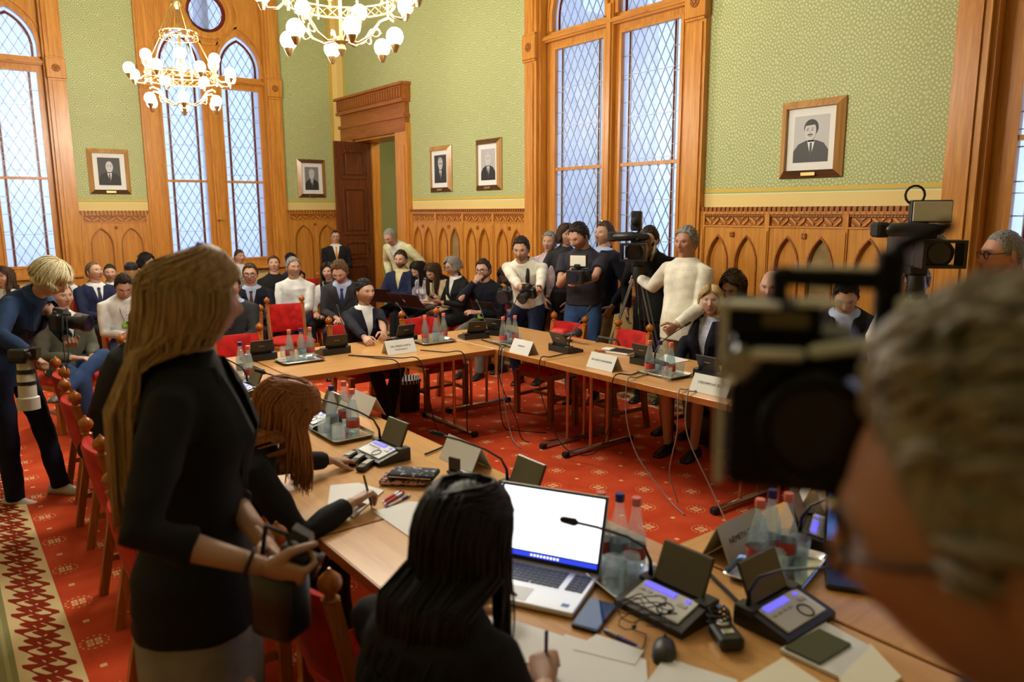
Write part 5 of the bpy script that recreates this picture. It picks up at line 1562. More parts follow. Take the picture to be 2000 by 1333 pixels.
# ---- back wall audience
h = atz(8, 543, 1.16); f = person('woman in beige blazer at the far left edge', h, toward(h, -25), 'f', .95, lean=-2, head=(-10, -6, 0), top='blazer', topc=BEIGE, shirtc=WSH, hair='long', hairlen=.22, hairc=BRN, lod=1, group=GRP_A); seat(f, 'audience chair under the woman in beige blazer')
h = atz(131, 538, 1.07); f = person('bald man in navy suit and purple tie behind the blonde photographer', h, toward(h, 10), lean=0, topc=NAVYD, tie=TIEP, hair='bald', hairc=GRY, lod=2, group=GRP_A); seat(f, 'audience chair under the bald man')
h = atz(184, 532, 1.15); f = person('man in navy suit and dark tie looking up to the right', h, toward(h, 20), lean=-4, head=(18, -10, 0), topc=NAVY, tie=TIED, hair='crop', hairc=LBR, lod=1, group=GRP_A); seat(f, 'audience chair under the man in navy suit')
h = atz(215, 534, 1.10); f = person('dark-haired woman seated behind the man in navy suit', h, toward(h, 0), 'f', .94, lean=0, top='blazer', topc=BLK, hair='tied', hairc=DKB, lod=2, group=GRP_A); seat(f, 'audience chair under the dark-haired woman in the back')
h = atz(242, 560, 1.12); f = person('man in white shirt with green badge looking down', h, toward(h, 5), lean=2, hunch=22, head=(0, 32, 0), top='shirt', topc=WSH, botc=DDENIM, hair='short', hairc=DKB, arms=clasp, badge=(.0, .23, GREENB), lod=1, group=GRP_A); seat(f, 'audience chair under the man with green badge')
h = atz(119, 580, 1.14)
f = person('man in olive blazer and jeans with crossed legs', h, toward(h, 30), lean=-6, topc=OLIVEG, botc=DENIM, hair='short', hairc=GRY, shoes=srgb(90, 88, 80), lod=1, group=GRP_A,
           legs={'R': (Vector((.12, .42, -.46)), 0., ), 'L': (Vector((.30, .44, -.06)), -1.1, Vector((-.5, .9, .6)))}, arms={'R': (Vector((.12, .30, .14)), dn, 'relax'), 'L': (Vector((-.02, .34, .13)), dn, 'relax')}); seat(f, 'audience chair under the man with crossed legs')
h = atz(287, 515, 1.14); f = person('dark-haired person in black left of the standing woman\'s hair', h, toward(h, 60), lean=2, topc=NAVYD, hair='mop', hairc=BLK_, lod=2, group=GRP_A, hairlen=.05); seat(f, 'audience chair beside the standing woman\'s hair')
h = atz(468, 502, 1.14); f = person('woman seated in front of the back window', h, toward(h, 30), 'f', .95, lean=0, top='blazer', topc=BEIGE, hair='tied', hairc=BRN, lod=2, group=GRP_A); seat(f, 'audience chair in front of the back window')
h = atz(489, 537, 1.13); f = person('man with glasses, dark suit and brown tie in the second row', h, toward(h, -5), lean=0, topc=NAVYD, shirtc=LBLUE, tie=C('brown_tie', srgb(90, 60, 50)), hair='short', hairc=BRN, glasses='clear', lod=1, group=GRP_A); seat(f, 'audience chair under the man with glasses')
h = atz(452, 560, 1.12); f = person('man in charcoal suit and blue tie hidden behind the standing woman\'s face', h, toward(h, -15), lean=-4, topc=CHAR, tie=TIEB, shirtc=LBLUE, hair='short', hairc=DKB, lod=1, group=GRP_A); seat(f, 'audience chair under the man in charcoal suit')
h = atz(535, 518, 1.10); f = person('man in black shirt looking up to the left', h, toward(h, 25), lean=-4, head=(-25, -14, 0), top='shirt', topc=BLK, hair='short', hairc=BRN, lod=2, group=GRP_A); seat(f, 'audience chair under the man in black shirt')
h = atY(567, 511, 11.6); f = person('person in navy jacket turned away beside the window', h, toward(h, -130), lean=4, topc=NAVY, hair='short', hairc=BLK_, lod=2, group=GRP_A); seat(f, 'audience chair of the person turned away')
h = atz(573, 524, 1.17); f = person('grey-haired man in white shirt and jeans with sunglasses on his head', h, toward(h, -20), lean=-2, hunch=18, head=(42, -4, 0), top='shirt', topc=WSH, botc=DENIM, hair='short', hairc=GRY, glasses='head', arms=clasp, skin=WARM, lod=1, group=GRP_A); seat(f, 'audience chair under the man in white shirt and jeans')
h = atz(642, 532, 1.10); f = person('woman in white jacket behind the man in grey suit', h, toward(h, -20), 'f', .95, lean=0, top='blazer', topc=WSH, shirtc=BLK, hair='long', hairlen=.25, hairc=DKB, lod=2, group=GRP_A); seat(f, 'audience chair under the woman in white jacket')
h = atz(664, 533, 1.16); f = person('man in charcoal suit and blue tie looking down', h, toward(h, -8), lean=2, hunch=24, head=(-10, 28, 0), topc=CHAR, shirtc=LBLUE, tie=TIEB, hair='quiff', hairc=LBR, beard=.25, arms=lap, lod=1, group=GRP_A); seat(f, 'audience chair under the man looking down')
# ---- standing at the door
h = atD(655, 464, 12.1); person('man in dark suit and orange tie standing by the door leaf', h, toward(h, 5), sit=False, lean=-2, hunch=4, topc=BLK, tie=TIEO, hair='crop', hairc=DKB, glasses='clear', lod=1, arms={'R': (Vector((.02, .16, .16)), Vector((0, -1, -.4)), 'relax'), 'L': (Vector((-.06, .18, .12)), Vector((0, -1, -.3)), 'relax')})
h = atX(762, 463, 5.22); person('man in pale jacket bending in the doorway', h, PI / 2 + .35, sit=False, lean=14, hunch=30, head=(0, 34, 0), top='coat', topc=C('pale_green_jacket', srgb(214, 214, 170)), shirtc=WSH, botc=BLK, hair='crop', hairc=GRY, lod=1)
# ---- right wall row
RB = dict(group=GRP_B)
h = atX(783, 508, 5.0); f = person('bearded man in navy jacket typing on a laptop', h, PI / 2 + .55, lean=-8, head=(8, 4, 0), topc=NAVY, shirtc=C('yellow_check_shirt', srgb(206, 196, 150)), hair='short', hairc=DKB, beard=.85, arms=typing, lod=1, badge=None, **RB); seat(f, 'wall-side chair under the bearded man'); LAP1 = f
h = atX(817, 528, 4.98); f = person('woman with black hair in pale floral jacket using a laptop', h, PI / 2 + .1, 'f', .95, lean=6, hunch=24, head=(0, 30, 0), top='blazer', topc=C('pale_floral', srgb(206, 196, 206), var=.3, scale=30), shirtc=WSH, botc=BLK, hair='long', hairlen=.24, hairc=BLK_, arms=typing, lod=1, **RB); seat(f, 'wall-side chair under the black-haired woman'); LAP2 = f
h = atX(846, 532, 4.95); f = person('woman with long brown hair, cream top and bare knees', h, PI / 2 + .15, 'f', .95, lean=8, hunch=26, head=(0, 34, 0), top='blouse', topc=C('cream_top', srgb(220, 196, 160)), bottom='miniskirt', botc=C('dusty_skirt', srgb(170, 130, 104)), hair='long', hairlen=.32, hairc=BRN, arms=typing, sleeve='three', badge=(0, .2, GREENB), lod=1, **RB); seat(f, 'wall-side chair under the woman with bare knees'); LAP3 = f
h = atX(884, 521, 5.05); f = person('grey-haired woman with glasses in black blazer holding a phone', h, PI / 2 + .05, 'f', 1.0, lean=2, hunch=16, head=(5, 14, 0), top='blazer', topc=BLK, shirtc=WSH, botc=BLK, hair='bob', hairlen=.03, hairc=GRY, glasses='clear', arms={'R': (Vector((.05, .32, .2)), Vector((-.6, 0, .6)), 'grip'), 'L': (Vector((-.06, .32, .19)), Vector((.6, 0, .6)), 'grip')}, lod=1, **RB); seat(f, 'wall-side chair under the grey-haired woman'); PHN = f
h = atX(944, 529, 5.0); f = person('bearded man with glasses in navy sweater, chin on hand', h, PI / 2 + .5, lean=0, hunch=16, head=(0, 2, 4), top='sweater', topc=NAVYD, botc=GREYT, hair='short', hairc=DKB, beard=.7, glasses='clear', badge=(.02, .1, GREENB), arms={'R': (Vector((.05, .2, .50)), Vector((-.2, -1, .3)), 'fist', Vector((.6, .3, -.8))), 'L': (Vector((-.02, .26, .16)), Vector((0, -.6, -.8)), 'relax')}, lod=1, **RB); seat(f, 'wall-side chair under the man in navy sweater')
h = atX(990, 540, 5.3); f = person('woman in dark skirt with laptop behind the leaning photographer', h, PI / 2 + .15, 'f', .97, lean=10, hunch=22, head=(0, 30, 0), top='blouse', topc=GREYS, bottom='skirt', botc=BLK, hair='bob', hairlen=.1, hairc=BRN, arms=typing, lod=2, skin=(.1, .07, .06), **RB); seat(f, 'wall-side chair behind the leaning photographer'); LAP4 = f
h = atX(1432, 562, 5.25); f = person('long-haired man in light blue shirt seated at the right wall', h, PI / 2 + .15, lean=6, hunch=16, head=(0, 24, 0), top='shirt', topc=LBLUE, hair='mop', hairlen=.14, hairc=BRN, lod=1, **RB); seat(f, 'wall-side chair under the long-haired man')
h = atX(1506, 560, 5.02); f = person('balding man mostly hidden behind the near camera handle', h, PI / 2 + .4, lean=0, head=(0, 10, 0), topc=CHAR, hair='bald', hairc=DKB, lod=2, **RB); seat(f, 'wall-side chair under the balding man')
h = atX(1652, 580, 5.1); f = person('man in black suit and white shirt looking down near the right wall', h, PI / 2 + .5, lean=4, hunch=24, head=(0, 32, 0), topc=BLK, shirtc=LBLUE, hair='short', hairc=DKB, vbot=.1, badge=(0, .15, GREENB), arms=clasp, lod=1, **RB); seat(f, 'wall-side chair under the man looking down')
# ---- at the tables
h = atz(712, 571, 1.13)
c_ = atz(737, 664, TZ + .045)
f = person('dark-haired woman in navy blazer with folded hands at the far table', h, PI - .0, 'f', 1.0, lean=4, hunch=8, head=(10, 2, 0), top='blazer', topc=NAVYD, shirtc=WSH, botc=BLK, hair='tied', hairc=BLK_, vbot=.16, lod=0, collar=False,
           arms={'R': (W(c_ + Vector((-.085, .02, .0))), Vector((-.6, -.2, -.7)), 'clasp', Vector((1, -.35, -.35))), 'L': (W(c_ + Vector((.085, .02, .012))), Vector((.6, -.2, -.7)), 'clasp', Vector((-1, -.35, -.35)))}, legs={'R': (Vector((.05, .58, -.42)), .2), 'L': (Vector((-.06, .34, -.46)), 0.)})
h = atz(1387, 590, 1.135)
f = person('blonde woman in navy jacket and striped blouse at the right table', h, PI / 2 + .25, 'f', 1.0, lean=-2, hunch=6, head=(24, -6, 0), top='blazer', topc=NAVYD, shirtc=C('striped_blouse', srgb(196, 200, 226), var=.3, scale=90), botc=BLK, hair='bob', hairlen=.10, hairc=BLO, lod=0, vbot=.1, collar=2, shoes=(.01, .01, .01), bottom='skirt'); chair(f.root.location.x + .02, f.root.location.y, PI / 2, 'red chair under the blonde woman')
h = atz(556, 805, 1.13)
pen = atz(722, 940, TZ + .04)
f = person('red-haired woman in black jacket writing at the left table', h, -PI / 2 - .12, 'f', 1.0, lean=20, hunch=20, head=(-6, 40, 0), top='sweater', topc=BLK, hair='long', hairlen=.27, phmin=.85, hairc=RED_, lod=0, arms={'R': (W(atz(684, 985, TZ + .05)), Vector((.2, .3, -1)), 'pinch'), 'L': (W(atz(640, 900, TZ + .05)), dn, 'relax')}); WRITE = f; chair(.72, 2.86, FX, 'red chair hidden under the red-haired woman')
h = atz(905, 1045, 1.12)
f = person('dark-haired woman in black lace top writing in the foreground', h, -PI / 2 + .42, 'f', 1.02, lean=14, hunch=18, head=(-8, 26, 0), top='blouse', topc=C('black_lace', (.012, .011, .011), var=.2, scale=90), hair='long', hairlen=.34, hairc=BLK_, lod=0, arms={'R': (W(atz(1065, 1345, TZ + .04)), Vector((.2, .3, -1)), 'pinch'), 'L': (W(atz(905, 1190, TZ + .05)), dn, 'relax')}); NEARW = f; chair(.60, 1.22, -PI / 2 + .3, 'red chair under the woman in the foreground')
h = atz(290, 640, 1.20)
f = person('person in black seated at the left table, hidden by the standing woman\'s hair', h, -PI / 2, lean=16, hunch=18, head=(0, 20, 0), topc=BLK, hair='short', hairc=DKB, lod=1)
# ---- standing crews
h = atX(1018, 488, 4.82); ch = atX(1040, 552, 4.52)
f = person('photographer in cream shirt leaning over with a camera', h, PI / 2 + .55, sit=False, lean=16, hunch=20, head=(8, 14, 0), top='shirt', topc=CREAMC, botc=DDENIM, hair='short', hairc=DKB, beard=.45, skin=WARM, badge=(-.03, .22, YELB), lod=0, group=GRP_C, s=1.02,
           arms={'R': (W(atX(1018, 565, 4.58)), Vector((-1, .2, 0)), 'grip'), 'L': (W(atX(1052, 580, 4.55)), Vector((.6, .2, .6)), 'grip')}); PH1 = f
h = atX(1073, 474, 5.5); person('man in checked shirt between the two camera operators', h, PI / 2 + .55, sit=False, lean=0, hunch=6, top='shirt', topc=C('check_shirt', srgb(198, 180, 186), var=.3, scale=60), botc=BLK, hair='short', hairc=GRY, lod=1, group=GRP_C)
h = atX(1106, 460, 5.6); person('dark-haired person almost hidden behind the polo shirt', h, PI / 2 + 1.2, 'f', sit=False, lean=0, top='shirt', topc=CHAR, hair='bob', hairlen=.08, hairc=BRN, lod=2, group=GRP_C)
h = atX(1131, 463, 4.85)
f = person('videographer in dark polo shirt and jeans with green sunglasses on his head', h, PI / 2 + .5, sit=False, lean=2, hunch=10, head=(-22, 26, 0), top='polo', topc=C('dark_polo', srgb(46, 44, 54)), sleeve='short', botc=DENIM, hair='short', hairc=DKB, glasses='head', skin=WARM, beard=.3, lod=0, group=GRP_C, belly=.02,
           arms={'R': (W(atX(1113, 533, 4.62)), Vector((-1, 0, .2)), 'grip'), 'L': (W(atX(1130, 553, 4.55)), Vector((0, 0, 1)), 'grip')}); PH2 = f
h = atX(1180, 459, 5.45); person('man in navy jacket and khaki trousers looking left', h, PI / 2 - .15, sit=False, lean=-2, hunch=4, head=(12, -6, 0), top='coat', topc=NAVYD, shirtc=LBLUE, botc=KHAKI, hair='short', hairc=BRN, beard=.35, lod=1, group=GRP_C)
h = atX(1268, 470, 5.35); person('camera operator in black behind the television camera', h, PI / 2 + .3, sit=False, lean=4, hunch=16, head=(0, 10, 0), top='coat', topc=BLK, shirtc=BLK, botc=BLK, hair='short', hairc=DKB, lod=1, group=GRP_C, badge=(.06, -.05, GREENB))
h = atX(1340, 475, 4.82)
f = person('grey-haired man in cream sweater beside the television camera', h, PI / 2 + .0, sit=False, lean=-2, hunch=4, head=(10, 2, 0), top='sweater', topc=CREAMC, botc=KHAKI, hair='short', hairc=GRY, skin=TAN, glasses='head', belly=.05, lod=0, group=GRP_C,
           arms={'R': (W(atX(1250, 545, 5.0)), Vector((0, 0, -1)), 'grip', Vector((.3, .0, -1))), 'L': (W(atX(1322, 636, 4.55)), Vector((1, 0, 0)), 'fist', Vector((-.3, -.8, -.4)))})
h = atX(1790, 552, 5.0); person('man behind the television camera on the right', h, PI / 2 + .2, sit=False, s=.9, lean=4, hunch=14, head=(0, 12, 0), top='shirt', topc=WSH, hair='short', hairc=GRY, lod=1, glasses='clear', group=GRP_C)
h = atX(1958, 497, 4.55); person('grey-haired man with glasses in pink polo at the right edge', h, PI / 2 - 1.0, sit=False, lean=4, hunch=10, head=(18, 6, 0), top='polo', sleeve='short', topc=C('pink_polo', srgb(178, 136, 124)), hair='crop', hairc=GRY, skin=(.58, .29, .2), beard=.5, glasses='clear', lod=0, group=GRP_C, belly=.03)
# ---- the blonde photographer at left
h = atD(97, 545, 4.75)
rot = -2.30
f = person('blonde woman in denim jacket bending with two cameras', h, rot, 'f', sit=False, s=1.01, lean=24, hunch=26, head=(10, 36, 0), top='coat', topc=C('denim_jacket', srgb(32, 52, 86), scale=500), shirtc=DENIM, botc=C('dark_blue_trousers', srgb(20, 24, 44)), hair='fringe', hairlen=.055, hairc=(.72, .60, .38), shoes=srgb(196, 190, 176), lod=0,
           arms={'R': (W(atD(62, 695, 4.4)), Vector((.3, 0, -1)), 'grip', Vector((.6, -1, .1))), 'L': (W(atD(132, 665, 4.62)), Vector((.3, .2, 1)), 'grip')}, legs={'R': (Vector((.10, .05, -.9)), .0), 'L': (Vector((-.08, .25, -.9)), 0.)}); BLOND = f
# ---- the standing woman in the foreground
h = atD(380, 590, 1.85)
hd = atD(556, 1075, 1.70)
f = person('standing woman with long fair hair, black blazer and grey skirt', h, -2.02, 'f', sit=False, lean=0, hunch=5, head=(26, 4, 0), top='blazer', topc=BLK, sleeve='three', bottom='skirt', botc=GREYS, hair='long', hairlen=.52, hairc=(.34, .21, .09), lod=0, vbot=.15, phmin=1.1, shirtc=BLK, backall=True,
           arms={'R': (W(atD(505, 1105, 1.64)), Vector((-.6, -.2, .6)), 'grip'), 'L': (W(atD(515, 1055, 1.85)), Vector((.6, -.2, -.5)), 'relax')}); STAND = f
w_ = STAND.A['R'][2]; e_ = STAND.A['R'][1]; dr_ = (w_ - e_).normalized()
MB().torus((0, 0, 0), .029, .0045, 18, 6, dr_.to_track_quat('Z', 'Y').to_matrix()).xf(Matrix.Translation(w_ - dr_ * .02)).build('hair_tie', RUBBER, STAND.root, smooth=True, M=STAND.M)
# ---- the cameraman close to the lens
h = atD(1985, 1030, .50)
f = person('blurred cameraman with grey hair and glasses close to the lens', h, .28, sit=False, lean=2, hunch=10, head=(0, 16, -8), top='polo', topc=C('dark_grey_jersey', srgb(40, 38, 38)), hair='quiff', hairc=(.24, .20, .14), skin=TAN, glasses='clear', lod=0)
# ---- feet at the left edge belong to seated guests
for i, (px, py, lab) in enumerate(((18, 940, 'guest whose dark pointed shoe shows at the left edge, farther one'), (22, 1072, 'guest whose dark pointed shoe shows at the left edge, nearer one'))):
    p = atz(px, py, .03); hp_ = Vector((p.x - .78, p.y + .02, 1.16))
    f = person(lab, hp_, -PI / 2, 'f', .96, lean=0, top='blazer', topc=BLK, botc=BLK, hair='tied', hairc=BRN, lod=2, legs={'R': (Vector((.10, .56, -.44)), 0.), 'L': (Vector((-.08, .40, -.46)), 0.)}); seat(f, 'chair outside the left edge under the %s guest' % ('farther', 'nearer')[i])
for fig, lab, dy in aud:
    r = fig.root; o = chair(r.location.x, r.location.y, r.rotation_euler.z, lab, 'audience chairs')
    o.location.z = 0

# ================================================================== things on the near table
def flat(name, label, cat, pts, mat, z=TZ + .0006, h=.0012, group=None):
    """a sheet whose corners are given by pixels on the table plane"""
    w = [atz(x, y, z) for x, y in pts]; c = sum(w, Vector()) / len(w)
    o = MB().prism([(p.x - c.x, p.y - c.y) for p in w], h).build(name, mat, loc=c); return tag(o, label, cat, group)
def frame_from(pl, pr, z=TZ):
    a, b = atz(*pl, z), atz(*pr, z); return a, b, math.atan2(b.y - a.y, b.x - a.x)
SCREENW = Mat('lit_white_page', (.9, .9, .9), .4, emit=(.93, .95, 1.0), estr=1.5).m
SCREENB = Mat('lit_blue_taskbar', (.02, .03, .3), .4, emit=(.03, .06, .75), estr=1.0).m
SCREEND = Mat('lit_blue_desktop', (.02, .06, .3), .4, emit=(.12, .25, .75), estr=.8).m
ALU = P('silver_laptop_shell', (.66, .67, .68), .32, metal=.6); KEYB = P('blue_grey_keys', srgb(58, 68, 98), .5); BEZ = P('laptop_bezel', srgb(22, 26, 64), .35)
def laptop(label, loc, rz, shell, tilt=18, w=.36, d=.245, keys=True, scr=SCREENW, bar=True):
    """local +y towards the hinge"""
    t = thing('laptop', label, 'laptop', loc=loc, rz=rz)
    MB().rbox((0, 0, .009), (w, d, .016), .006).build('base', shell, t)
    if keys:
        km = MB().rbox((0, 0, 0), (.0165, .0145, .003), .001, seg=1).mesh('key', KEYB)
        for r in range(6):
            for k in range(18):
                x = -w / 2 + .024 + k * .0184
                if k == 14: continue
                if r == 5 and 3 < k < 9:
                    continue
                link('key', km, t, loc=(x, d / 2 - .032 - r * .0175, .018))
        MB().rbox((-w / 2 + .024 + 6 * .0184, d / 2 - .032 - 5 * .0175, .018), (.085, .0145, .003), .001).build('key', KEYB, t)
        MB().rbox((-.03, -d / 2 + .05, .0172), (.12, .075, .001), .0004).build('touchpad', P('touchpad', (.72, .73, .74), .3), t)
        MB().rbox((w / 2 - .035, -d / 2 + .035, .0174), (.022, .016, .001), .0004).build('sticker', P('blue_sticker', srgb(70, 120, 200), .5), t)
    M = Matrix.Translation((0, d / 2 - .004, .016)) @ Matrix.Rotation(-math.radians(tilt), 4, 'X')
    hh = d * .97
    lid = MB().rbox((0, 0, hh / 2), (w, .007, hh), .003).build('lid', shell, t, M=M)
    MB().rbox((0, -.0035, hh / 2), (w - .004, .003, hh - .006), .001).build('bezel', BEZ, lid)
    MB().rbox((0, -.0055, hh / 2 + .012), (w - .02, .0015, hh - .045), .0004).build('screen', scr, lid)
    if bar:
        MB().rbox((0, -.0064, .024), (w - .02, .001, .014), .0003).build('taskbar', SCREENB, lid)
        for k in range(9): MB().rbox((-.045 + k * .011, -.0072, .024), (.006, .0008, .006), .0002).build('taskbar_icon', SCREENW, lid)
    return t
a, b, rz = frame_from((965, 1097), (1163, 1137))
c = (a + b) / 2; back = Vector((-math.sin(rz), math.cos(rz), 0))
laptop('open silver laptop with white page on screen', (c.x - back.x * .11, c.y - back.y * .11, TZ + .0005), rz, ALU, tilt=22, w=(b - a).length + .02)
q = atz(1735, 1135, TZ); laptop('second laptop with blue screen behind the cameraman\'s chin', (q.x, q.y, TZ + .0005), -1.0, BLACK, tilt=20, keys=False, scr=SCREEND, bar=False)
flat('paper_sheet', 'white paper sheet half under the laptop\'s front edge', 'paper', [(945, 1205), (1010, 1215), (1105, 1245), (1060, 1300), (985, 1290), (930, 1250)], PAPER, z=TZ + .0008)
flat('document', 'printed page under the writing hand in the foreground', 'paper', [(1105, 1240), (1262, 1290), (1265, 1330), (1230, 1360), (1030, 1345), (1048, 1280)], PAPER, z=TZ + .003)
flat('document', 'printed page corner sticking out beside the blue pen', 'paper', [(1165, 1240), (1258, 1272), (1240, 1300), (1120, 1270)], PAPER, z=TZ + .0045)
flat('notebook', 'white notebook at the bottom edge below the computer mouse', 'notebook', [(1298, 1290), (1440, 1335), (1420, 1400), (1255, 1350)], P('notebook_white', (.8, .8, .77), .5), h=.008)
flat('cream_paper', 'cream paper sheet at the bottom right edge', 'paper', [(1530, 1285), (1620, 1345), (1560, 1400), (1430, 1345)], CREAMP)
flat('cream_paper', 'cream pad beside the white phone case', 'paper', [(1610, 1290), (1700, 1265), (1760, 1330), (1680, 1390)], CREAMP, h=.01)
wc = flat('phone_case', 'white folio case holding a dark phone at lower right', 'phone case', [(1523, 1275), (1612, 1222), (1700, 1270), (1640, 1330)], P('white_leather', (.78, .78, .76), .5), h=.010)
pts = [(1532, 1268), (1600, 1232), (1662, 1262), (1600, 1300)]
w_ = [atz(x, y, TZ + .011) for x, y in pts]; cc = wc.location
MB().prism([(p.x - cc.x, p.y - cc.y) for p in w_], .006, o=(0, 0, .0103)).build('phone_screen', P('dark_phone_glass', (.03, .03, .025), .06), wc)
t = flat('smartphone', 'smartphone with dark blue glass beside the laptop', 'phone', [(1152, 1174), (1207, 1188), (1165, 1240), (1116, 1226)], P('phone_black', (.01, .012, .02), .1), h=.009)
MB().prism([(v.co.x * .92, v.co.y * .92) for v in t.data.vertices[:4]], .0008, o=(0, 0, .009)).build('screen', P('blue_phone_glass', (.03, .09, .28), .05), t)
def stick(name, label, cat, p0, p1, r, mat, tipm=None, z=TZ, z1=None, group=None):
    a, b = atz(*p0, z + r), atz(*p1, (z1 or z) + r); c = (a + b) / 2
    t = thing(name, label, cat, loc=c, group=group)
    d = (b - a)
    MB().tube([a - c, (a - c) + d * .86], r, 8, round_ends=True).build('barrel', mat, t, smooth=40)
    MB().tube([(a - c) + d * .86, b - c], [r * .9, r * .25], 8).build('tip', tipm or STEEL, t, smooth=40)
    MB().tube([(a - c) + d * .1, (a - c) + d * .35], [r * 1.25, r * 1.1], 6).build('clip', tipm or STEEL, t, smooth=40)
    return t
PURP = P('violet_pen', srgb(70, 56, 140), .35)
stick('ballpoint_pen', 'blue pen lying right of the printed pages', 'pen', (1182, 1232), (1253, 1268), .0055, PURP)
stick('ballpoint_pen', 'red pen on the table beside the writing hand', 'pen', (788, 962), (748, 988), .0055, P('red_pen', srgb(200, 40, 60), .35))
stick('ballpoint_pen', 'second red pen just behind the first', 'pen', (782, 960), (746, 982), .0055, P('red_pen2', srgb(190, 36, 50), .35))
stick('ballpoint_pen', 'white and violet pen next to the red pens', 'pen', (800, 968), (752, 992), .005, P('pen_white', (.7, .7, .7), .3), PURP)
def pen_in_hand(fig, nm, label, mat):
    p, y, z, x = fig.__dict__['hand' + nm]
    c = fig.M @ p; fw = fig.root.matrix_basis if False else Matrix.Translation(fig.root.location) @ Matrix.Rotation(fig.root.rotation_euler.z, 4, 'Z')
    cw = fw @ c; t = thing('ballpoint_pen', label, 'pen', loc=cw)
    dr = (fw.to_3x3() @ (y * .35 - z * .0)).normalized() * .25 + Vector((0, 0, -1)); dr.normalize()
    MB().tube([-dr * .095, dr * .035], .0045, 8, round_ends=True).build('barrel', mat, t, smooth=40); MB().tube([dr * .035, dr * .05], [.004, .001], 8).build('tip', STEEL, t, smooth=40)
pen_in_hand(WRITE, 'R', 'dark pen in the red-haired woman\'s hand', DARKG)
pen_in_hand(NEARW, 'R', 'violet pen in the hand of the woman in the foreground', PURP)
# mouse, recorder, earphones
q = atz(1297, 1278, TZ); t = thing('computer_mouse', 'black computer mouse at the bottom centre', 'mouse', loc=(q.x, q.y, TZ + .0005), rz=-.9)
rows = []
for y, w, h in ((-.052, .012, .012), (-.045, .024, .024), (-.02, .031, .036), (.01, .031, .036), (.035, .027, .028), (.05, .016, .016)):
    rows.append([(w * math.cos(k_), y, .001 + max(0, math.sin(k_)) * h) for k_ in [2 * PI * i / 16 for i in range(16)]])
MB().loft(rows).build('shell', P('mouse_grey', (.035, .036, .034), .4), t, smooth=True); MB().tube([(0, .02, .034), (0, .038, .03)], .004, 6, round_ends=True).build('wheel', RUBBER, t)
q = atz(1418, 1255, TZ); t = thing('voice_recorder', 'black voice recorder with coiled cable between the two microphone units', 'recorder', loc=(q.x, q.y, TZ + .0005), rz=-.55)
MB().rbox((0, 0, .018), (.065, .10, .034), .012).build('case', BLACK, t); MB().rbox((0, -.01, .036), (.03, .02, .003), .001).build('window', STEEL, t); MB().ell((0, .03, .036), (.02, .016, .008), 12, 8).build('dial', CHROME, t, smooth=True)
cb = MB(); cb.tube([(.035 * math.cos(k_ * .5) * (1 - k_ * .006), .055 + .03 * math.sin(k_ * .5), .02 + .004 * (k_ % 5) + k_ * .0006) for k_ in range(52)], .003, 5); cb.build('coiled_cable', RUBBER, t, smooth=True)
MB().rbox((.01, .075, .055), (.012, .02, .008), .002).build('plug', P('blue_plug', srgb(40, 90, 170), .4), t)
t = thing('earphones', 'tangled black earphone wires lying on the nearest microphone unit', 'earphones', loc=atz(1260, 1200, TZ))
pts = []
for k_ in range(70):
    a_ = k_ * .42; px, py = 1262 + 48 * math.sin(a_ * .9) + 14 * math.sin(a_ * 2.3), 1196 + 26 * math.cos(a_ * .63) + 10 * math.sin(a_ * 1.7)
    pts.append(atz(px, py, TZ + .062 + .006 * math.sin(a_)) - t.location)
MB().tube(pts, .0017, 5).build('wire', RUBBER, t, smooth=True)
MB().tube([atz(x, y, TZ + .004) - t.location for x, y in ((1235, 1230), (1262, 1240), (1258, 1262), (1245, 1280))], .0017, 5).build('wire', RUBBER, t, smooth=True)
for x, y in ((1308, 1195), (1238, 1225)): MB().ell(atz(x, y, TZ + .066) - t.location, (.007, .007, .006), 8, 6).build('earbud', BLACK, t, smooth=True)
# pouches, receivers and small things in front of the red-haired woman
def pouch(px, py, rz, label, mat, z, w=.20, d=.11):
    q = atz(px, py, z); t = thing('zip_pouch', label, 'pouch', loc=q, rz=rz)
    MB().rbox((0, 0, .012), (w, d, .022), .010, seg=3).build('body', mat, t, smooth=50); MB().rbox((0, -d / 2, .013), (w * .9, .004, .004), .001).build('zip', BRASS, t)
m_ = Mat('navy_blossom_cloth', (.02, .025, .05), .8); (x_, y_, z_), o_ = m_.coords('Object'); n_ = m_.noise(o_, 42, 3); m_.color(m_.mix(n_.step(.56, .62), srgb(24, 28, 46), srgb(150, 160, 176))); BLOS = m_.m
m_ = Mat('pink_pattern_cloth', (.5, .2, .2), .8); (x_, y_, z_), o_ = m_.coords('Object'); n_ = m_.noise(o_, 70, 2); m_.color(m_.mix(n_.step(.48, .54), srgb(206, 150, 150), srgb(70, 26, 36))); PINKC = m_.m
pouch(792, 942, -.75, 'pink patterned pouch under the dark floral one', PINKC, TZ + .0005); pouch(808, 931, -.85, 'dark floral pouch lying on the pink pouch', BLOS, TZ + .026)
for i, (x, y, lab) in enumerate(((682, 897, 'leftmost interpretation receiver by the microphone unit'), (700, 903, 'middle interpretation receiver by the microphone unit'), (716, 914, 'right interpretation receiver nearest the writing hand'))):
    q = atz(x, y, TZ); t = thing('receiver', lab, 'receiver', loc=(q.x, q.y, TZ + .0005), rz=-.95, group='interpretation receivers')
    MB().rbox((0, 0, .012), (.04, .13, .022), .008).build('case', BLACK, t); MB().rbox((0, .01, .0245), (.028, .06, .003), .001).build('face', STEEL, t); MB().ell((0, .05, .025), (.008, .008, .004), 8, 6).build('knob', RUBBER, t)
q = atz(888, 925, TZ); t = thing('display_holder', 'small black upright holder in front of the name card', 'holder', loc=(q.x, q.y, TZ + .0005), rz=-1.3)
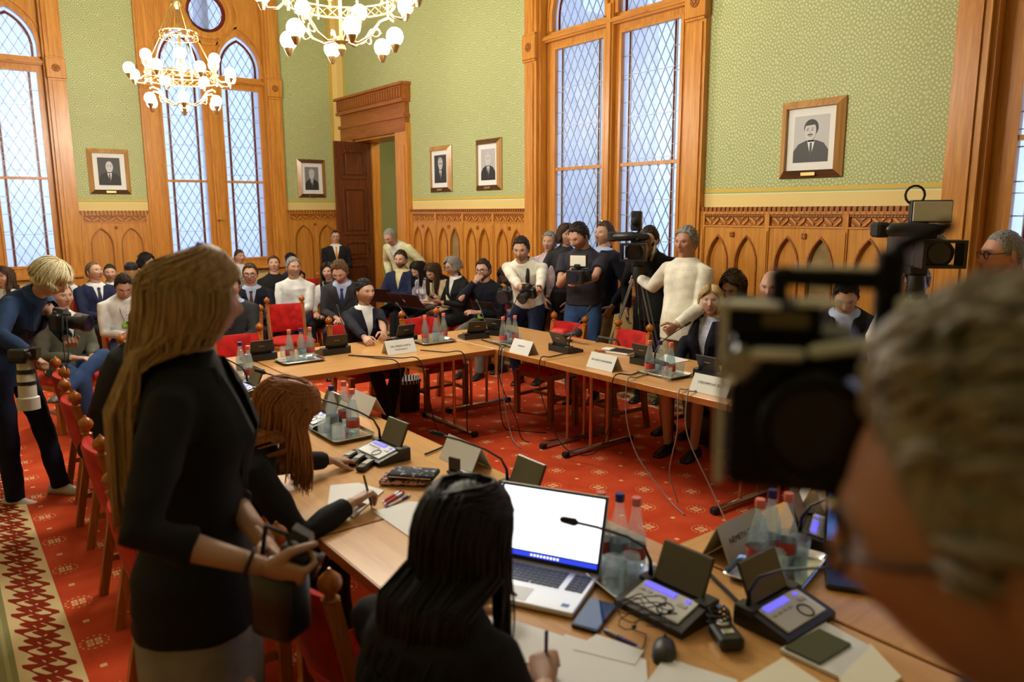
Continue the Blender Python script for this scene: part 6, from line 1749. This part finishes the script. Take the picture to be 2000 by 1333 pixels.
MB().rbox((0, 0, .035), (.06, .012, .068), .003).build('plate', BLACK, t); MB().rbox((0, 0, .006), (.06, .04, .01), .003).build('foot', BLACK, t)
flat('writing_pad', 'white writing pad under the red-haired woman\'s hand', 'paper', [(645, 950), (700, 945), (750, 960), (690, 1012), (640, 990)], PAPER, h=.004)
flat('paper_sheet', 'white paper sheet left of the foreground woman\'s head', 'paper', [(728, 1000), (800, 980), (860, 985), (850, 1040), (800, 1050)], PAPER)
flat('paper_sheet', 'white paper sheet beyond the upright holder', 'paper', [(890, 915), (950, 935), (985, 950), (955, 960), (880, 930)], PAPER)
flat('paper_sheet', 'white paper under the glass by the red-haired woman', 'paper', [(575, 868), (600, 866), (606, 880), (580, 884)], PAPER)
flat('paper_sheet', 'white paper at the standing woman\'s shoulder', 'paper', [(440, 780), (480, 775), (500, 800), (460, 815)], PAPER)
# right-hand table
q = atz(1108, 668, TZ); t = thing('broadcast_microphone', 'broadcast microphone with red foam cube lying on the right table', 'microphone', loc=(q.x, q.y, TZ), rz=.3)
MB().tube([(0, .02, .055), (-.06, -.12, .09)], [.02, .018], 10, round_ends=True).build('handle', BLACK, t, smooth=True); MB().ell((-.07, -.15, .10), (.035, .035, .04), 12, 8).build('foam_head', RUBBER, t, smooth=True); MB().rbox((.03, .09, .06), (.10, .15, .085), .035, seg=3).build('station_cube', P('red_foam', srgb(206, 26, 34), .6), t, smooth=True); MB().rbox((0, .04, .008), (.08, .14, .014), .004).build('rest', BLACK, t)
flat('white_sheet', 'white sheet on a black folder before the blonde woman', 'paper', [(1300, 693), (1346, 705), (1310, 712), (1285, 703)], PAPER, h=.004)
q = atz(1213, 690, TZ); t = thing('notebook_stack', 'black notebook with white pages and red spectacles on the right table', 'notebook', loc=(q.x, q.y, TZ + .0005), rz=.2)
MB().rbox((0, 0, .008), (.14, .2, .014), .003).build('pages', PAPER, t); MB().rbox((.01, 0, .018), (.14, .2, .005), .002).build('cover', BLACK, t); MB().rbox((-.03, .10, .026), (.08, .08, .012), .004).build('booklet', PAPER, t)
for s_ in (-1, 1): MB().torus((-.10, .13 + s_ * .026, .014), .02, .003, 14, 5, Matrix.Rotation(.5, 3, 'Y')).build('spectacle_rim', P('red_frame', srgb(150, 20, 30), .3), t, smooth=True)
q = Vector((4.62, 4.52, .49)); t = thing('shoulder_bag', 'black shoulder bag lying on the red chair', 'bag', loc=(4.46, 4.50, .482), rz=.2)
MB().rbox((0, 0, .12), (.2, .34, .23), .09, seg=4).build('body', BLACK, t, smooth=50); MB().tube([(0, -.14, .2), (-.02, -.1, .30), (-.02, .08, .31), (0, .14, .2)], .012, 6).build('strap', DARKG, t, smooth=True); MB().rbox((-.1, 0, .12), (.02, .2, .12), .01).build('pocket', DARKG, t)
q = atz(1393, 872, 0); t = thing('handbag', 'black handbag on the carpet under the right table', 'bag', loc=(q.x, q.y, .001), rz=.1)
MB().rbox((0, 0, .14), (.16, .34, .27), .05, seg=3).build('body', BLACK, t, smooth=50); MB().tube([(0, -.1, .26), (0, -.08, .38), (0, .08, .38), (0, .1, .26)], .01, 6).build('handle', DARKG, t, smooth=True)
q = atz(806, 800, 0); t = thing('waste_bin', 'black bag bin with striped lining under the far table', 'bin', loc=(q.x - .05, q.y + .02, .001), rz=.3)
MB().lathe([(.10, 0), (.12, .004), (.135, .30), (.13, .30), (.115, .01), (.002, .01)], 20).build('bucket', BLACK, t, smooth=40)
m_ = Mat('striped_lining', (.5, .5, .5), .7); (x_, y_, z_), o_ = m_.coords('Object'); m_.color(m_.mix((x_.atan2(y_) * 26.).sin().gt(0.), (.02, .02, .02), (.75, .75, .75))); MB().lathe([(.139, .27), (.14, .305), (.128, .306), (.126, .25)], 28, cap=False).build('lining', m_.m, t, smooth=40)
# cables hanging over the inner table edges
def cable(label, pts, r=.0045, mat=RUBBER):
    P_ = [Vector(p) for p in pts]; out_ = []
    for i in range(len(P_) - 1):
        p0, p1, p2, p3 = P_[max(i - 1, 0)], P_[i], P_[i + 1], P_[min(i + 2, len(P_) - 1)]
        for k in range(6):
            u = k / 6; out_.append(.5 * ((2 * p1) + (p2 - p0) * u + (2 * p0 - 5 * p1 + 4 * p2 - p3) * u * u + (3 * p1 - p0 - 3 * p2 + p3) * u ** 3))
    out_.append(P_[-1]); c = out_[0].copy()
    o = MB().tube([p - c for p in out_], r, 6).build('cable', mat, smooth=True, loc=c); return tag(o, label, 'cable', 'microphone cables')
GREYC = P('grey_cable', (.25, .25, .25), .5)
Y1 = 4.865
cable('cable falling from the microphone left of the dark-haired woman', [(2.52, 5.35, TZ + .006), (2.62, 5.1, TZ + .006), (2.66, Y1, TZ + .004), (2.665, Y1 - .015, .55), (2.68, Y1 + .1, .2), (2.9, Y1 + .3, .008), (3.1, Y1 + .5, .008)])
cable('second cable looping under the far table to the waste bin', [(2.5, 5.36, TZ + .006), (2.75, 5.02, TZ + .006), (2.84, Y1, TZ + .004), (2.9, Y1 - .01, .5), (3.05, Y1 + .12, .15), (3.25, Y1 + .3, .01), (3.5, Y1 + .25, .01)])
cable('cable falling from the far name card to the carpet', [(3.05, 5.2, TZ + .006), (3.15, 5.0, TZ + .006), (3.24, Y1, TZ + .004), (3.26, Y1 - .01, .5), (3.3, Y1 + .05, .1), (3.45, Y1 + .2, .008)])
XI = 3.553
cable('first cable of the bundle at the inner table corner', [(3.72, 5.3, TZ + .006), (3.66, 4.95, TZ + .006), (XI, 4.82, TZ + .004), (XI - .01, 4.82, .5), (3.62, 4.86, .1), (3.8, 4.9, .008), (3.95, 4.7, .008)])
cable('second cable of the bundle at the inner table corner', [(3.73, 5.15, TZ + .006), (3.69, 4.9, TZ + .006), (XI, 4.79, TZ + .004), (XI - .012, 4.79, .5), (3.6, 4.66, .2), (3.66, 4.62, .01), (3.9, 4.5, .008)])
cable('third cable of the bundle at the inner table corner', [(3.74, 4.86, TZ + .006), (3.68, 4.82, TZ + .006), (XI, 4.76, TZ + .004), (XI - .012, 4.76, .45), (3.58, 4.7, .06), (3.52, 4.5, .008)], mat=GREYC)
cable('cable looping from the red foam microphone under the right table', [(3.88, 4.36, TZ + .006), (3.68, 4.33, TZ + .006), (XI, 4.30, TZ + .004), (XI - .012, 4.28, .5), (3.6, 4.1, .12), (3.68, 3.85, .10), (3.6, 3.6, .4), (XI - .01, 3.52, TZ + .002), (3.7, 3.5, TZ + .006), (3.95, 3.6, TZ + .006)])
cable('grey cable falling to the carpet near the middle name card', [(3.9, 3.48, TZ + .006), (3.66, 3.42, TZ + .006), (XI, 3.40, TZ + .004), (XI - .012, 3.39, .5), (3.56, 3.3, .25), (3.58, 3.05, .03), (3.5, 2.85, .008)], mat=GREYC)
cable('cable falling left of the card near the white camera edge', [(3.95, 3.02, TZ + .006), (3.66, 2.99, TZ + .006), (XI, 2.97, TZ + .004), (XI - .012, 2.96, .5), (3.6, 3.06, .2), (3.62, 3.0, .008)], mat=GREYC)
cable('cable falling right at the white camera edge', [(3.95, 2.98, TZ + .006), (3.66, 2.93, TZ + .006), (XI, 2.90, TZ + .004), (XI - .012, 2.88, .5), (3.56, 2.7, .2), (3.5, 2.5, .008)], mat=GREYC)
cable('twin cable on the table beside the pouches', [atz(830, 888, TZ + .006), atz(850, 880, TZ + .006), atz(868, 872, TZ + .006), atz(885, 862, TZ + .006)])
cable('thick cable between the two near microphone units', [atz(1345, 1075, TZ + .008), atz(1360, 1085, TZ + .008), atz(1385, 1120, TZ + .008), atz(1420, 1155, TZ + .008), atz(1445, 1180, TZ + .008)], r=.006)

# ================================================================== laptops and phone on laps
def fw(fig): return Matrix.Translation(fig.root.location) @ Matrix.Rotation(fig.root.rotation_euler.z, 4, 'Z') @ fig.M
for fig, lab in ((LAP1, 'dark laptop on the knees of the bearded man'), (LAP2, 'dark laptop on the knees of the black-haired woman'), (LAP3, 'dark laptop on the bare knees'), (LAP4, 'dark laptop beside the leaning photographer')):
    p = fw(fig) @ Vector((0, .40, .105)); laptop(lab, p, fig.root.rotation_euler.z, P('laptop_brown_black', (.03, .022, .02), .35), tilt=38, w=.33, d=.23, keys=False, scr=DARKG, bar=False)
p = fw(PHN) @ Vector((0, .40, .235)); t = thing('smartphone', 'phone held by the grey-haired woman', 'phone', loc=p, rz=PHN.root.rotation_euler.z)
MB().rbox((0, 0, 0), (.07, .14, .008), .003, Matrix.Rotation(.6, 3, 'X')).build('case', BLACK, t); MB().rbox((0, -.003, .005), (.062, .13, .001), .0004, Matrix.Rotation(.6, 3, 'X')).build('screen', P('phone_glass', (.03, .03, .04), .1), t)

# ================================================================== cameras
def lens(t, c, dr, L, r, mat, hood=1.25, nm='lens', name_glass='front_glass', bands=()):
    c, dr = Vector(c), Vector(dr).normalized()
    o = MB().tube([c, c + dr * L * .3, c + dr * L * .32, c + dr * L * .75, c + dr * L * .77, c + dr * L], [r * .9, r * .9, r, r, r * hood, r * hood], 18).build(nm, mat, t, smooth=40)
    MB().tube([c + dr * (L - .004), c + dr * (L + .001)], r * hood * .85, 18).build(name_glass, P('coated_glass', (.01, .012, .03), .04), o, smooth=40)
    for a0, a1, m2 in bands: MB().tube([c + dr * L * a0, c + dr * L * a1], r * 1.06, 18).build('grip_ring', m2, o, smooth=40)
    return o
def dslr(label, loc, fwd, up=(0, 0, 1), lm=BLACK, L=.12, r=.04, bands=(), s=1.0):
    f_ = Vector(fwd).normalized(); u_ = Vector(up); x_ = f_.cross(u_).normalized(); u_ = x_.cross(f_)
    M = Matrix.Translation(loc) @ Matrix((x_, f_, u_)).transposed().to_4x4() @ Matrix.Scale(s, 4)
    t = thing('stills_camera', label, 'camera', M=M)
    MB().rbox((0, 0, 0), (.15, .06, .105), .014).build('body', BLACK, t); MB().rbox((.058, .028, -.005), (.034, .05, .1), .014).build('grip', RUBBER, t)
    MB().loft([[(-.035, -.03, .05), (.035, -.03, .05), (.035, .04, .05), (-.035, .04, .05)], [(-.022, -.028, .085), (.022, -.028, .085), (.02, .03, .078), (-.02, .03, .078)]]).build('viewfinder_hump', BLACK, t)
    lens(t, (0, .028, -.004), (0, 1, 0), L, r, lm, bands=bands); MB().lathe([(.012, 0), (.012, .014), (.010, .016)], 12, c=(.055, 0, .052)).build('mode_dial', DARKG, t, smooth=40)
    MB().rbox((0, -.031, -.005), (.085, .003, .06), .001).build('rear_screen', P('screen_glass', (.02, .02, .025), .08), t)
    return t
# photographer in cream shirt
c0 = atX(1033, 572, 4.52); dslr('camera held by the photographer in cream shirt', c0, (-.8, -.25, -.35), L=.11)
c0 = atX(987, 577, 4.62); dslr('second camera with wide round lens hanging at the photographer\'s hip', c0, (-.8, -.6, -.1), L=.10, r=.05)
c1 = atX(1033, 560, 4.52)
for sd, nm in ((1, 'left'), (-1, 'right')):
    pts_ = [fw(PH1) @ q_ - c1 for q_ in (PH1.tor(sd * .055, -.05, .52), PH1.tor(sd * .068, .02, .50), PH1.front(sd * .075, .42, .022), PH1.front(sd * .065, .33, .028), PH1.front(sd * .05, .25, .034))] + [Vector((.02, sd * .05, .02))]
    tag(MB().tube(pts_, [.014, .016, .017, .017, .015, .008], 6, flat=.35).build('camera_strap', RUBBER, loc=c1, smooth=True), 'dark neck strap on the cream shirt, %s band' % nm, 'strap', 'camera straps')
# videographer's cinema camera
LITE = P('white_light_panel', (.80, .78, .68), .5)
c0 = atX(1131, 538, 4.50); t = thing('cinema_camera', 'compact cinema camera held by the man in dark polo', 'camera', M=Matrix.Translation(c0) @ Matrix.Rotation(PI / 2 + .45, 4, 'Z'))
MB().rbox((0, -.02, 0), (.13, .12, .13), .012).build('body', BLACK, t); MB().rbox((0, .09, -.01), (.15, .07, .12), .01).build('matte_box', BLACK, t); MB().tube([(0, .124, -.01), (0, .127, -.01)], .045, 18).build('front_glass', P('coated_glass', (.01, .012, .03), .04), t)
MB().rbox((0, 0, .085), (.05, .14, .03), .01).build('top_handle', BLACK, t); MB().rbox((0, .02, .128), (.17, .02, .115), .008).build('monitor', BLACK, t); MB().rbox((0, .032, .128), (.145, .004, .092), .002).build('monitor_face', LITE, t); MB().rbox((-.085, .0, .0), (.04, .09, .1), .01).build('side_grip', RUBBER, t)

def tv_camera(label, pos, rz, tripod, light, foot_label):
    t = thing('television_camera', label, 'camera', loc=pos, rz=rz, group='television cameras'); t.scale = (1.15, 1.15, 1.15)      # looks along +y
    MB().rbox((0, -.08, 0), (.11, .34, .17), .02).build('body', BLACK, t)
    MB().rbox((0, -.30, .01), (.10, .12, .19), .012).build('battery', DARKG, t)
    l = MB().tube([(0, .08, -.005), (0, .13, -.005), (0, .26, -.005)], [.05, .062, .068], 18).build('lens', BLACK, t, smooth=40)
    h_ = MB()
    outr = [(-.095, -.065), (.095, -.065), (.095, .065), (-.095, .065)]; inn = [(-.08, -.052), (.08, -.052), (.08, .052), (-.08, .052)]
    h_.strip(outr, inn, .11, o=(0, .23, -.005), ax=(0, 2), dn=1); h_.build('lens_hood', BLACK, l)
    MB().tube([(0, .262, -.005), (0, .268, -.005)], .05, 18).build('front_glass', P('coated_glass', (.01, .012, .03), .04), l, smooth=40)
    MB().tube([(0, .10, .085), (0, .06, .13), (0, -.14, .13), (0, -.2, .085)], .016, 8, round_ends=True).build('carry_handle', BLACK, t, smooth=True)
    vf = MB().tube([(-.06, .06, .10), (.05, .10, .105), (.16, .08, .10)], [.028, .034, .034], 12, round_ends=True).build('viewfinder', BLACK, t, smooth=True)
    MB().rbox((.20, .03, .10), (.07, .12, .075), .02).build('eyepiece', RUBBER, vf)
    if light:
        MB().rbox((-.02, .05, .19), (.19, .05, .11), .008).build('lamp_housing', BLACK, t); MB().rbox((-.02, .078, .19), (.175, .006, .095), .002).build('lamp_panel', LITE, t)
        MB().torus((.05, .03, .27), .045, .006, 14, 5, Matrix.Rotation(PI / 2, 3, 'X')).build('cable_loop', RUBBER, t, smooth=True)
    else:
        MB().rbox((.02, .02, .22), (.08, .09, .15), .015).build('top_microphone', BLACK, t); MB().tube([(.02, -.03, .20), (.02, .14, .22)], .03, 10, round_ends=True).build('windshield', RUBBER, t, smooth=True)
    MB().tube([(-.08, -.2, .03), (-.12, -.05, .06), (-.13, .08, .0), (-.1, .06, -.08)], .012, 6).build('hand_strap', P('strap_olive', srgb(120, 116, 92), .8), t, smooth=True)
    for k in range(5): MB().ell((-.062, -.02 + .03 * k, .02 * (k % 2)), (.008, .008, .008), 8, 6).build('knob', CHROME, t, smooth=True)
    if tripod:
        q = thing('tripod', foot_label, 'tripod', loc=(pos[0], pos[1], 0), rz=rz, group='camera tripods')
        zt = pos[2] - .09
        MB().rbox((0, -.05, zt - .03), (.1, .16, .05), .01).build('fluid_head', BLACK, q); MB().lathe([(.05, zt - .19), (.055, zt - .15), (.045, zt - .06), (.05, zt - .055)], 14).build('bowl', BLACK, q, smooth=40)
        for k in range(3):
            a_ = 2 * PI * k / 3 + .4; ca, sa = math.cos(a_), math.sin(a_); ft = .42
            for e_ in (-1, 1):
                ox, oy = -sa * .022 * e_, ca * .022 * e_
                MB().tube([(.05 * ca + ox, .05 * sa + oy, zt - .17), (ft * .62 * ca + ox, ft * .62 * sa + oy, zt * .42)], .009, 6).build('upper_leg', P('grey_tripod_tube', (.16, .16, .15), .35, metal=.6), q)
            MB().tube([(ft * .55 * ca, ft * .55 * sa, zt * .47), (ft * ca, ft * sa, .012)], .011, 6, round_ends=True).build('lower_leg', BLACK, q)
        MB().tube([(.03, -.12, zt - .03), (-.12, -.32, zt - .28)], .009, 6, round_ends=True).build('pan_handle', BLACK, q, smooth=True)
p = atX(1248, 488, 5.0); tv_camera('television camera on a tripod beside the man in cream sweater', p, PI / 2 + .62, True, False, 'tripod below the television camera beside the cream sweater')
p = atX(1795, 488, 4.55); tv_camera('television camera with white lamp panel at the right', p, PI / 2 + .75, True, True, 'tripod under the television camera at the right')
# blonde woman's cameras
OFFW = P('off_white_lens', srgb(206, 200, 186), .4)
d0 = atD(48, 690, 4.35); dslr('camera with big off-white telephoto lens hanging from the blonde woman\'s hand', d0, (-.02, -.04, -1), up=(.75, -.6, 0), lm=OFFW, L=.30, r=.047, bands=((.22, .30, BLACK), (.45, .52, BLACK)), s=1.0)
d0 = atD(118, 628, 4.62); dslr('dark camera the blonde woman holds in front of her', d0, (.75, -.6, -.05), L=.15, r=.042, s=1.0)
d1 = atD(127, 700, 4.5); tag(MB().tube([atD(120, 610, 4.55) - d1, atD(124, 680, 4.5) - d1, atD(130, 725, 4.5) - d1, atD(134, 690, 4.52) - d1, atD(130, 620, 4.55) - d1], .012, 6, flat=.2).build('camera_strap', RUBBER, loc=d1), 'black strap dangling from the blonde woman\'s camera', 'strap', 'camera straps')
# black camera in the standing woman's hands
p = atD(572, 1082, 1.70); dslr('small black camera in the standing woman\'s hands', p, (.6, -.5, -.35), L=.06, r=.032, s=.75)
d1 = atD(548, 1170, 1.72); t = thing('camera_bag', 'black camera bag hanging below the standing woman\'s hands', 'bag', loc=d1, rz=.5)
MB().rbox((0, 0, 0), (.10, .12, .17), .03, seg=3).build('body', BLACK, t, smooth=50); MB().tube([(0, -.05, .08), (.0, -.03, .16), (0, .03, .17), (0, .05, .08)], .006, 6).build('strap', RUBBER, t, smooth=True)
# jug in the back
q = atz(257, 535, 1.05); t = thing('side_table', 'small dark side table behind the man with green badge', 'table', loc=(q.x, q.y, 0))
MB().rbox((0, 0, .85), (.4, .4, .03), .006).build('table_top', DOORW, t)
for sx in (-1, 1):
    for sy in (-1, 1): MB().b2(sx * .17 - .015, sx * .17 + .015, sy * .17 - .015, sy * .17 + .015, 0, .84).build('leg', DOORW, t)
t = thing('coffee_jug', 'glass coffee jug with black lid behind the man with green badge', 'jug', loc=(q.x, q.y, .866))
MB().lathe([(.07, 0), (.08, .01), (.08, .2), (.07, .24)], 16).build('glass_body', CG, t, smooth=40); MB().lathe([(.072, .23), (.085, .24), (.085, .29), (.05, .33), (.02, .34)], 16).build('lid', BLACK, t, smooth=40); MB().tube([(.08, 0, .22), (.14, 0, .2), (.14, 0, .08), (.08, 0, .06)], .012, 6).build('handle', BLACK, t, smooth=True)

# ================================================================== the near video camera on its rig (held by the cameraman)
B = lambda x, y, d: atD(x, y, d)
right = CM @ Vector((1, 0, 0)); upv = CM @ Vector((0, 1, 0)); fwv = CM @ Vector((0, 0, -1))
c0 = B(1540, 775, .62)
t = thing('video_camera', 'big blurred black video camera in front of the cameraman', 'camera', loc=c0, rz=YAW - .36)
MATB_ = P('matte_camera_black', (.004, .004, .0045), .5, spec=.15); SHINY = P('glossy_black', (.005, .005, .006), .2, spec=.3); HILITE = P('highlight_white', (.80, .80, .78), .3)  # the pale coat paints in window highlights on the black camera
# local axes: x right in the picture, y away from the lens
MB().rbox((.002, .04, -.015), (.100, .09, .132), .010).build('body', MATB_, t)
MB().rbox((-.0525, -.006, .0), (.006, .008, .155), .001).build('side_flap', P('white_flap', (.62, .61, .58), .5), t)
MB().rbox((-.015, .03, .062), (.075, .07, .026), .006).build('top_block', MATB_, t); MB().rbox((-.035, .0, .0745), (.05, .02, .004), .001).build('top_highlight', HILITE, t); MB().rbox((.02, -.002, .078), (.035, .018, .005), .001).build('top_highlight', HILITE, t)  # the two pale slips are painted highlights on the block's top
le = MB().tube([(.022, .0, -.018), (.022, -.02, -.018), (.022, -.035, -.018)], [.046, .046, .042], 24).build('lens', SHINY, t, smooth=40)
MB().torus((.022, -.035, -.018), .039, .005, 24, 6, Matrix.Rotation(PI / 2, 3, 'X')).build('lens_ring', MATB_, le, smooth=True); MB().tube([(.022, -.03, -.018), (.022, -.033, -.018)], .036, 24).build('front_glass', P('coated_glass', (.01, .012, .03), .04), le, smooth=40)
MB().rbox((-.012, .02, .085), (.014, .014, .03), .004).build('handle_post', MATB_, t); MB().tube([(-.012, .02, .097), (.06, .02, .095)], .0085, 10, round_ends=True).build('top_handle', MATB_, t, smooth=True); MB().rbox((.028, .02, .1045), (.062, .010, .003), .001).build('handle_highlight', HILITE, t)  # pale strip paints the highlight along the black handle
MB().rbox((.070, .02, .085), (.022, .02, .070), .006).build('handle_post', MATB_, t); MB().rbox((.088, .015, .078), (.028, .014, .010), .003).build('clamp', HILITE, t)
MB().tube([(.070, .02, .11), (.074, .02, .122), (.106, .02, .138)], .006, 8, round_ends=True).build('microphone_arm', MATB_, t, smooth=True)
MB().tube([(-.026, -.012, .036), (.006, -.012, .037)], .005, 8, round_ends=True).build('rod', HILITE, t, smooth=True); MB().tube([(.018, -.008, .040), (.075, .0, .050)], .006, 8, round_ends=True).build('rod', HILITE, t, smooth=True)  # rods coloured pale, their window highlights put into the colour
MB().tube([(.04, .05, -.04), (.16, .05, -.045), (.24, .02, -.10), (.25, -.02, -.22)], .008, 8, round_ends=True).build('shoulder_support', MATB_, t, smooth=True)
MB().rbox((-.005, -.008, .064), (.035, .004, .012), .002).build('badge_plate', P('dull_gold', (.10, .08, .03), .5), t)
MB().rbox((-.038, -.008, .026), (.026, .01, .026), .006, Matrix.Rotation(.7, 3, 'Y')).build('bracket', P('grey_bracket', (.3, .3, .3), .3, metal=.6), t)
MB().ell((-.044, -.012, .012), (.005, .005, .005), 10, 8).build('screw', CHROME, t, smooth=True)
MB().ell((.040, -.012, -.082), (.008, .008, .008), 10, 8).build('screw', CHROME, t, smooth=True)

bpy.data.scenes.remove(WORK)
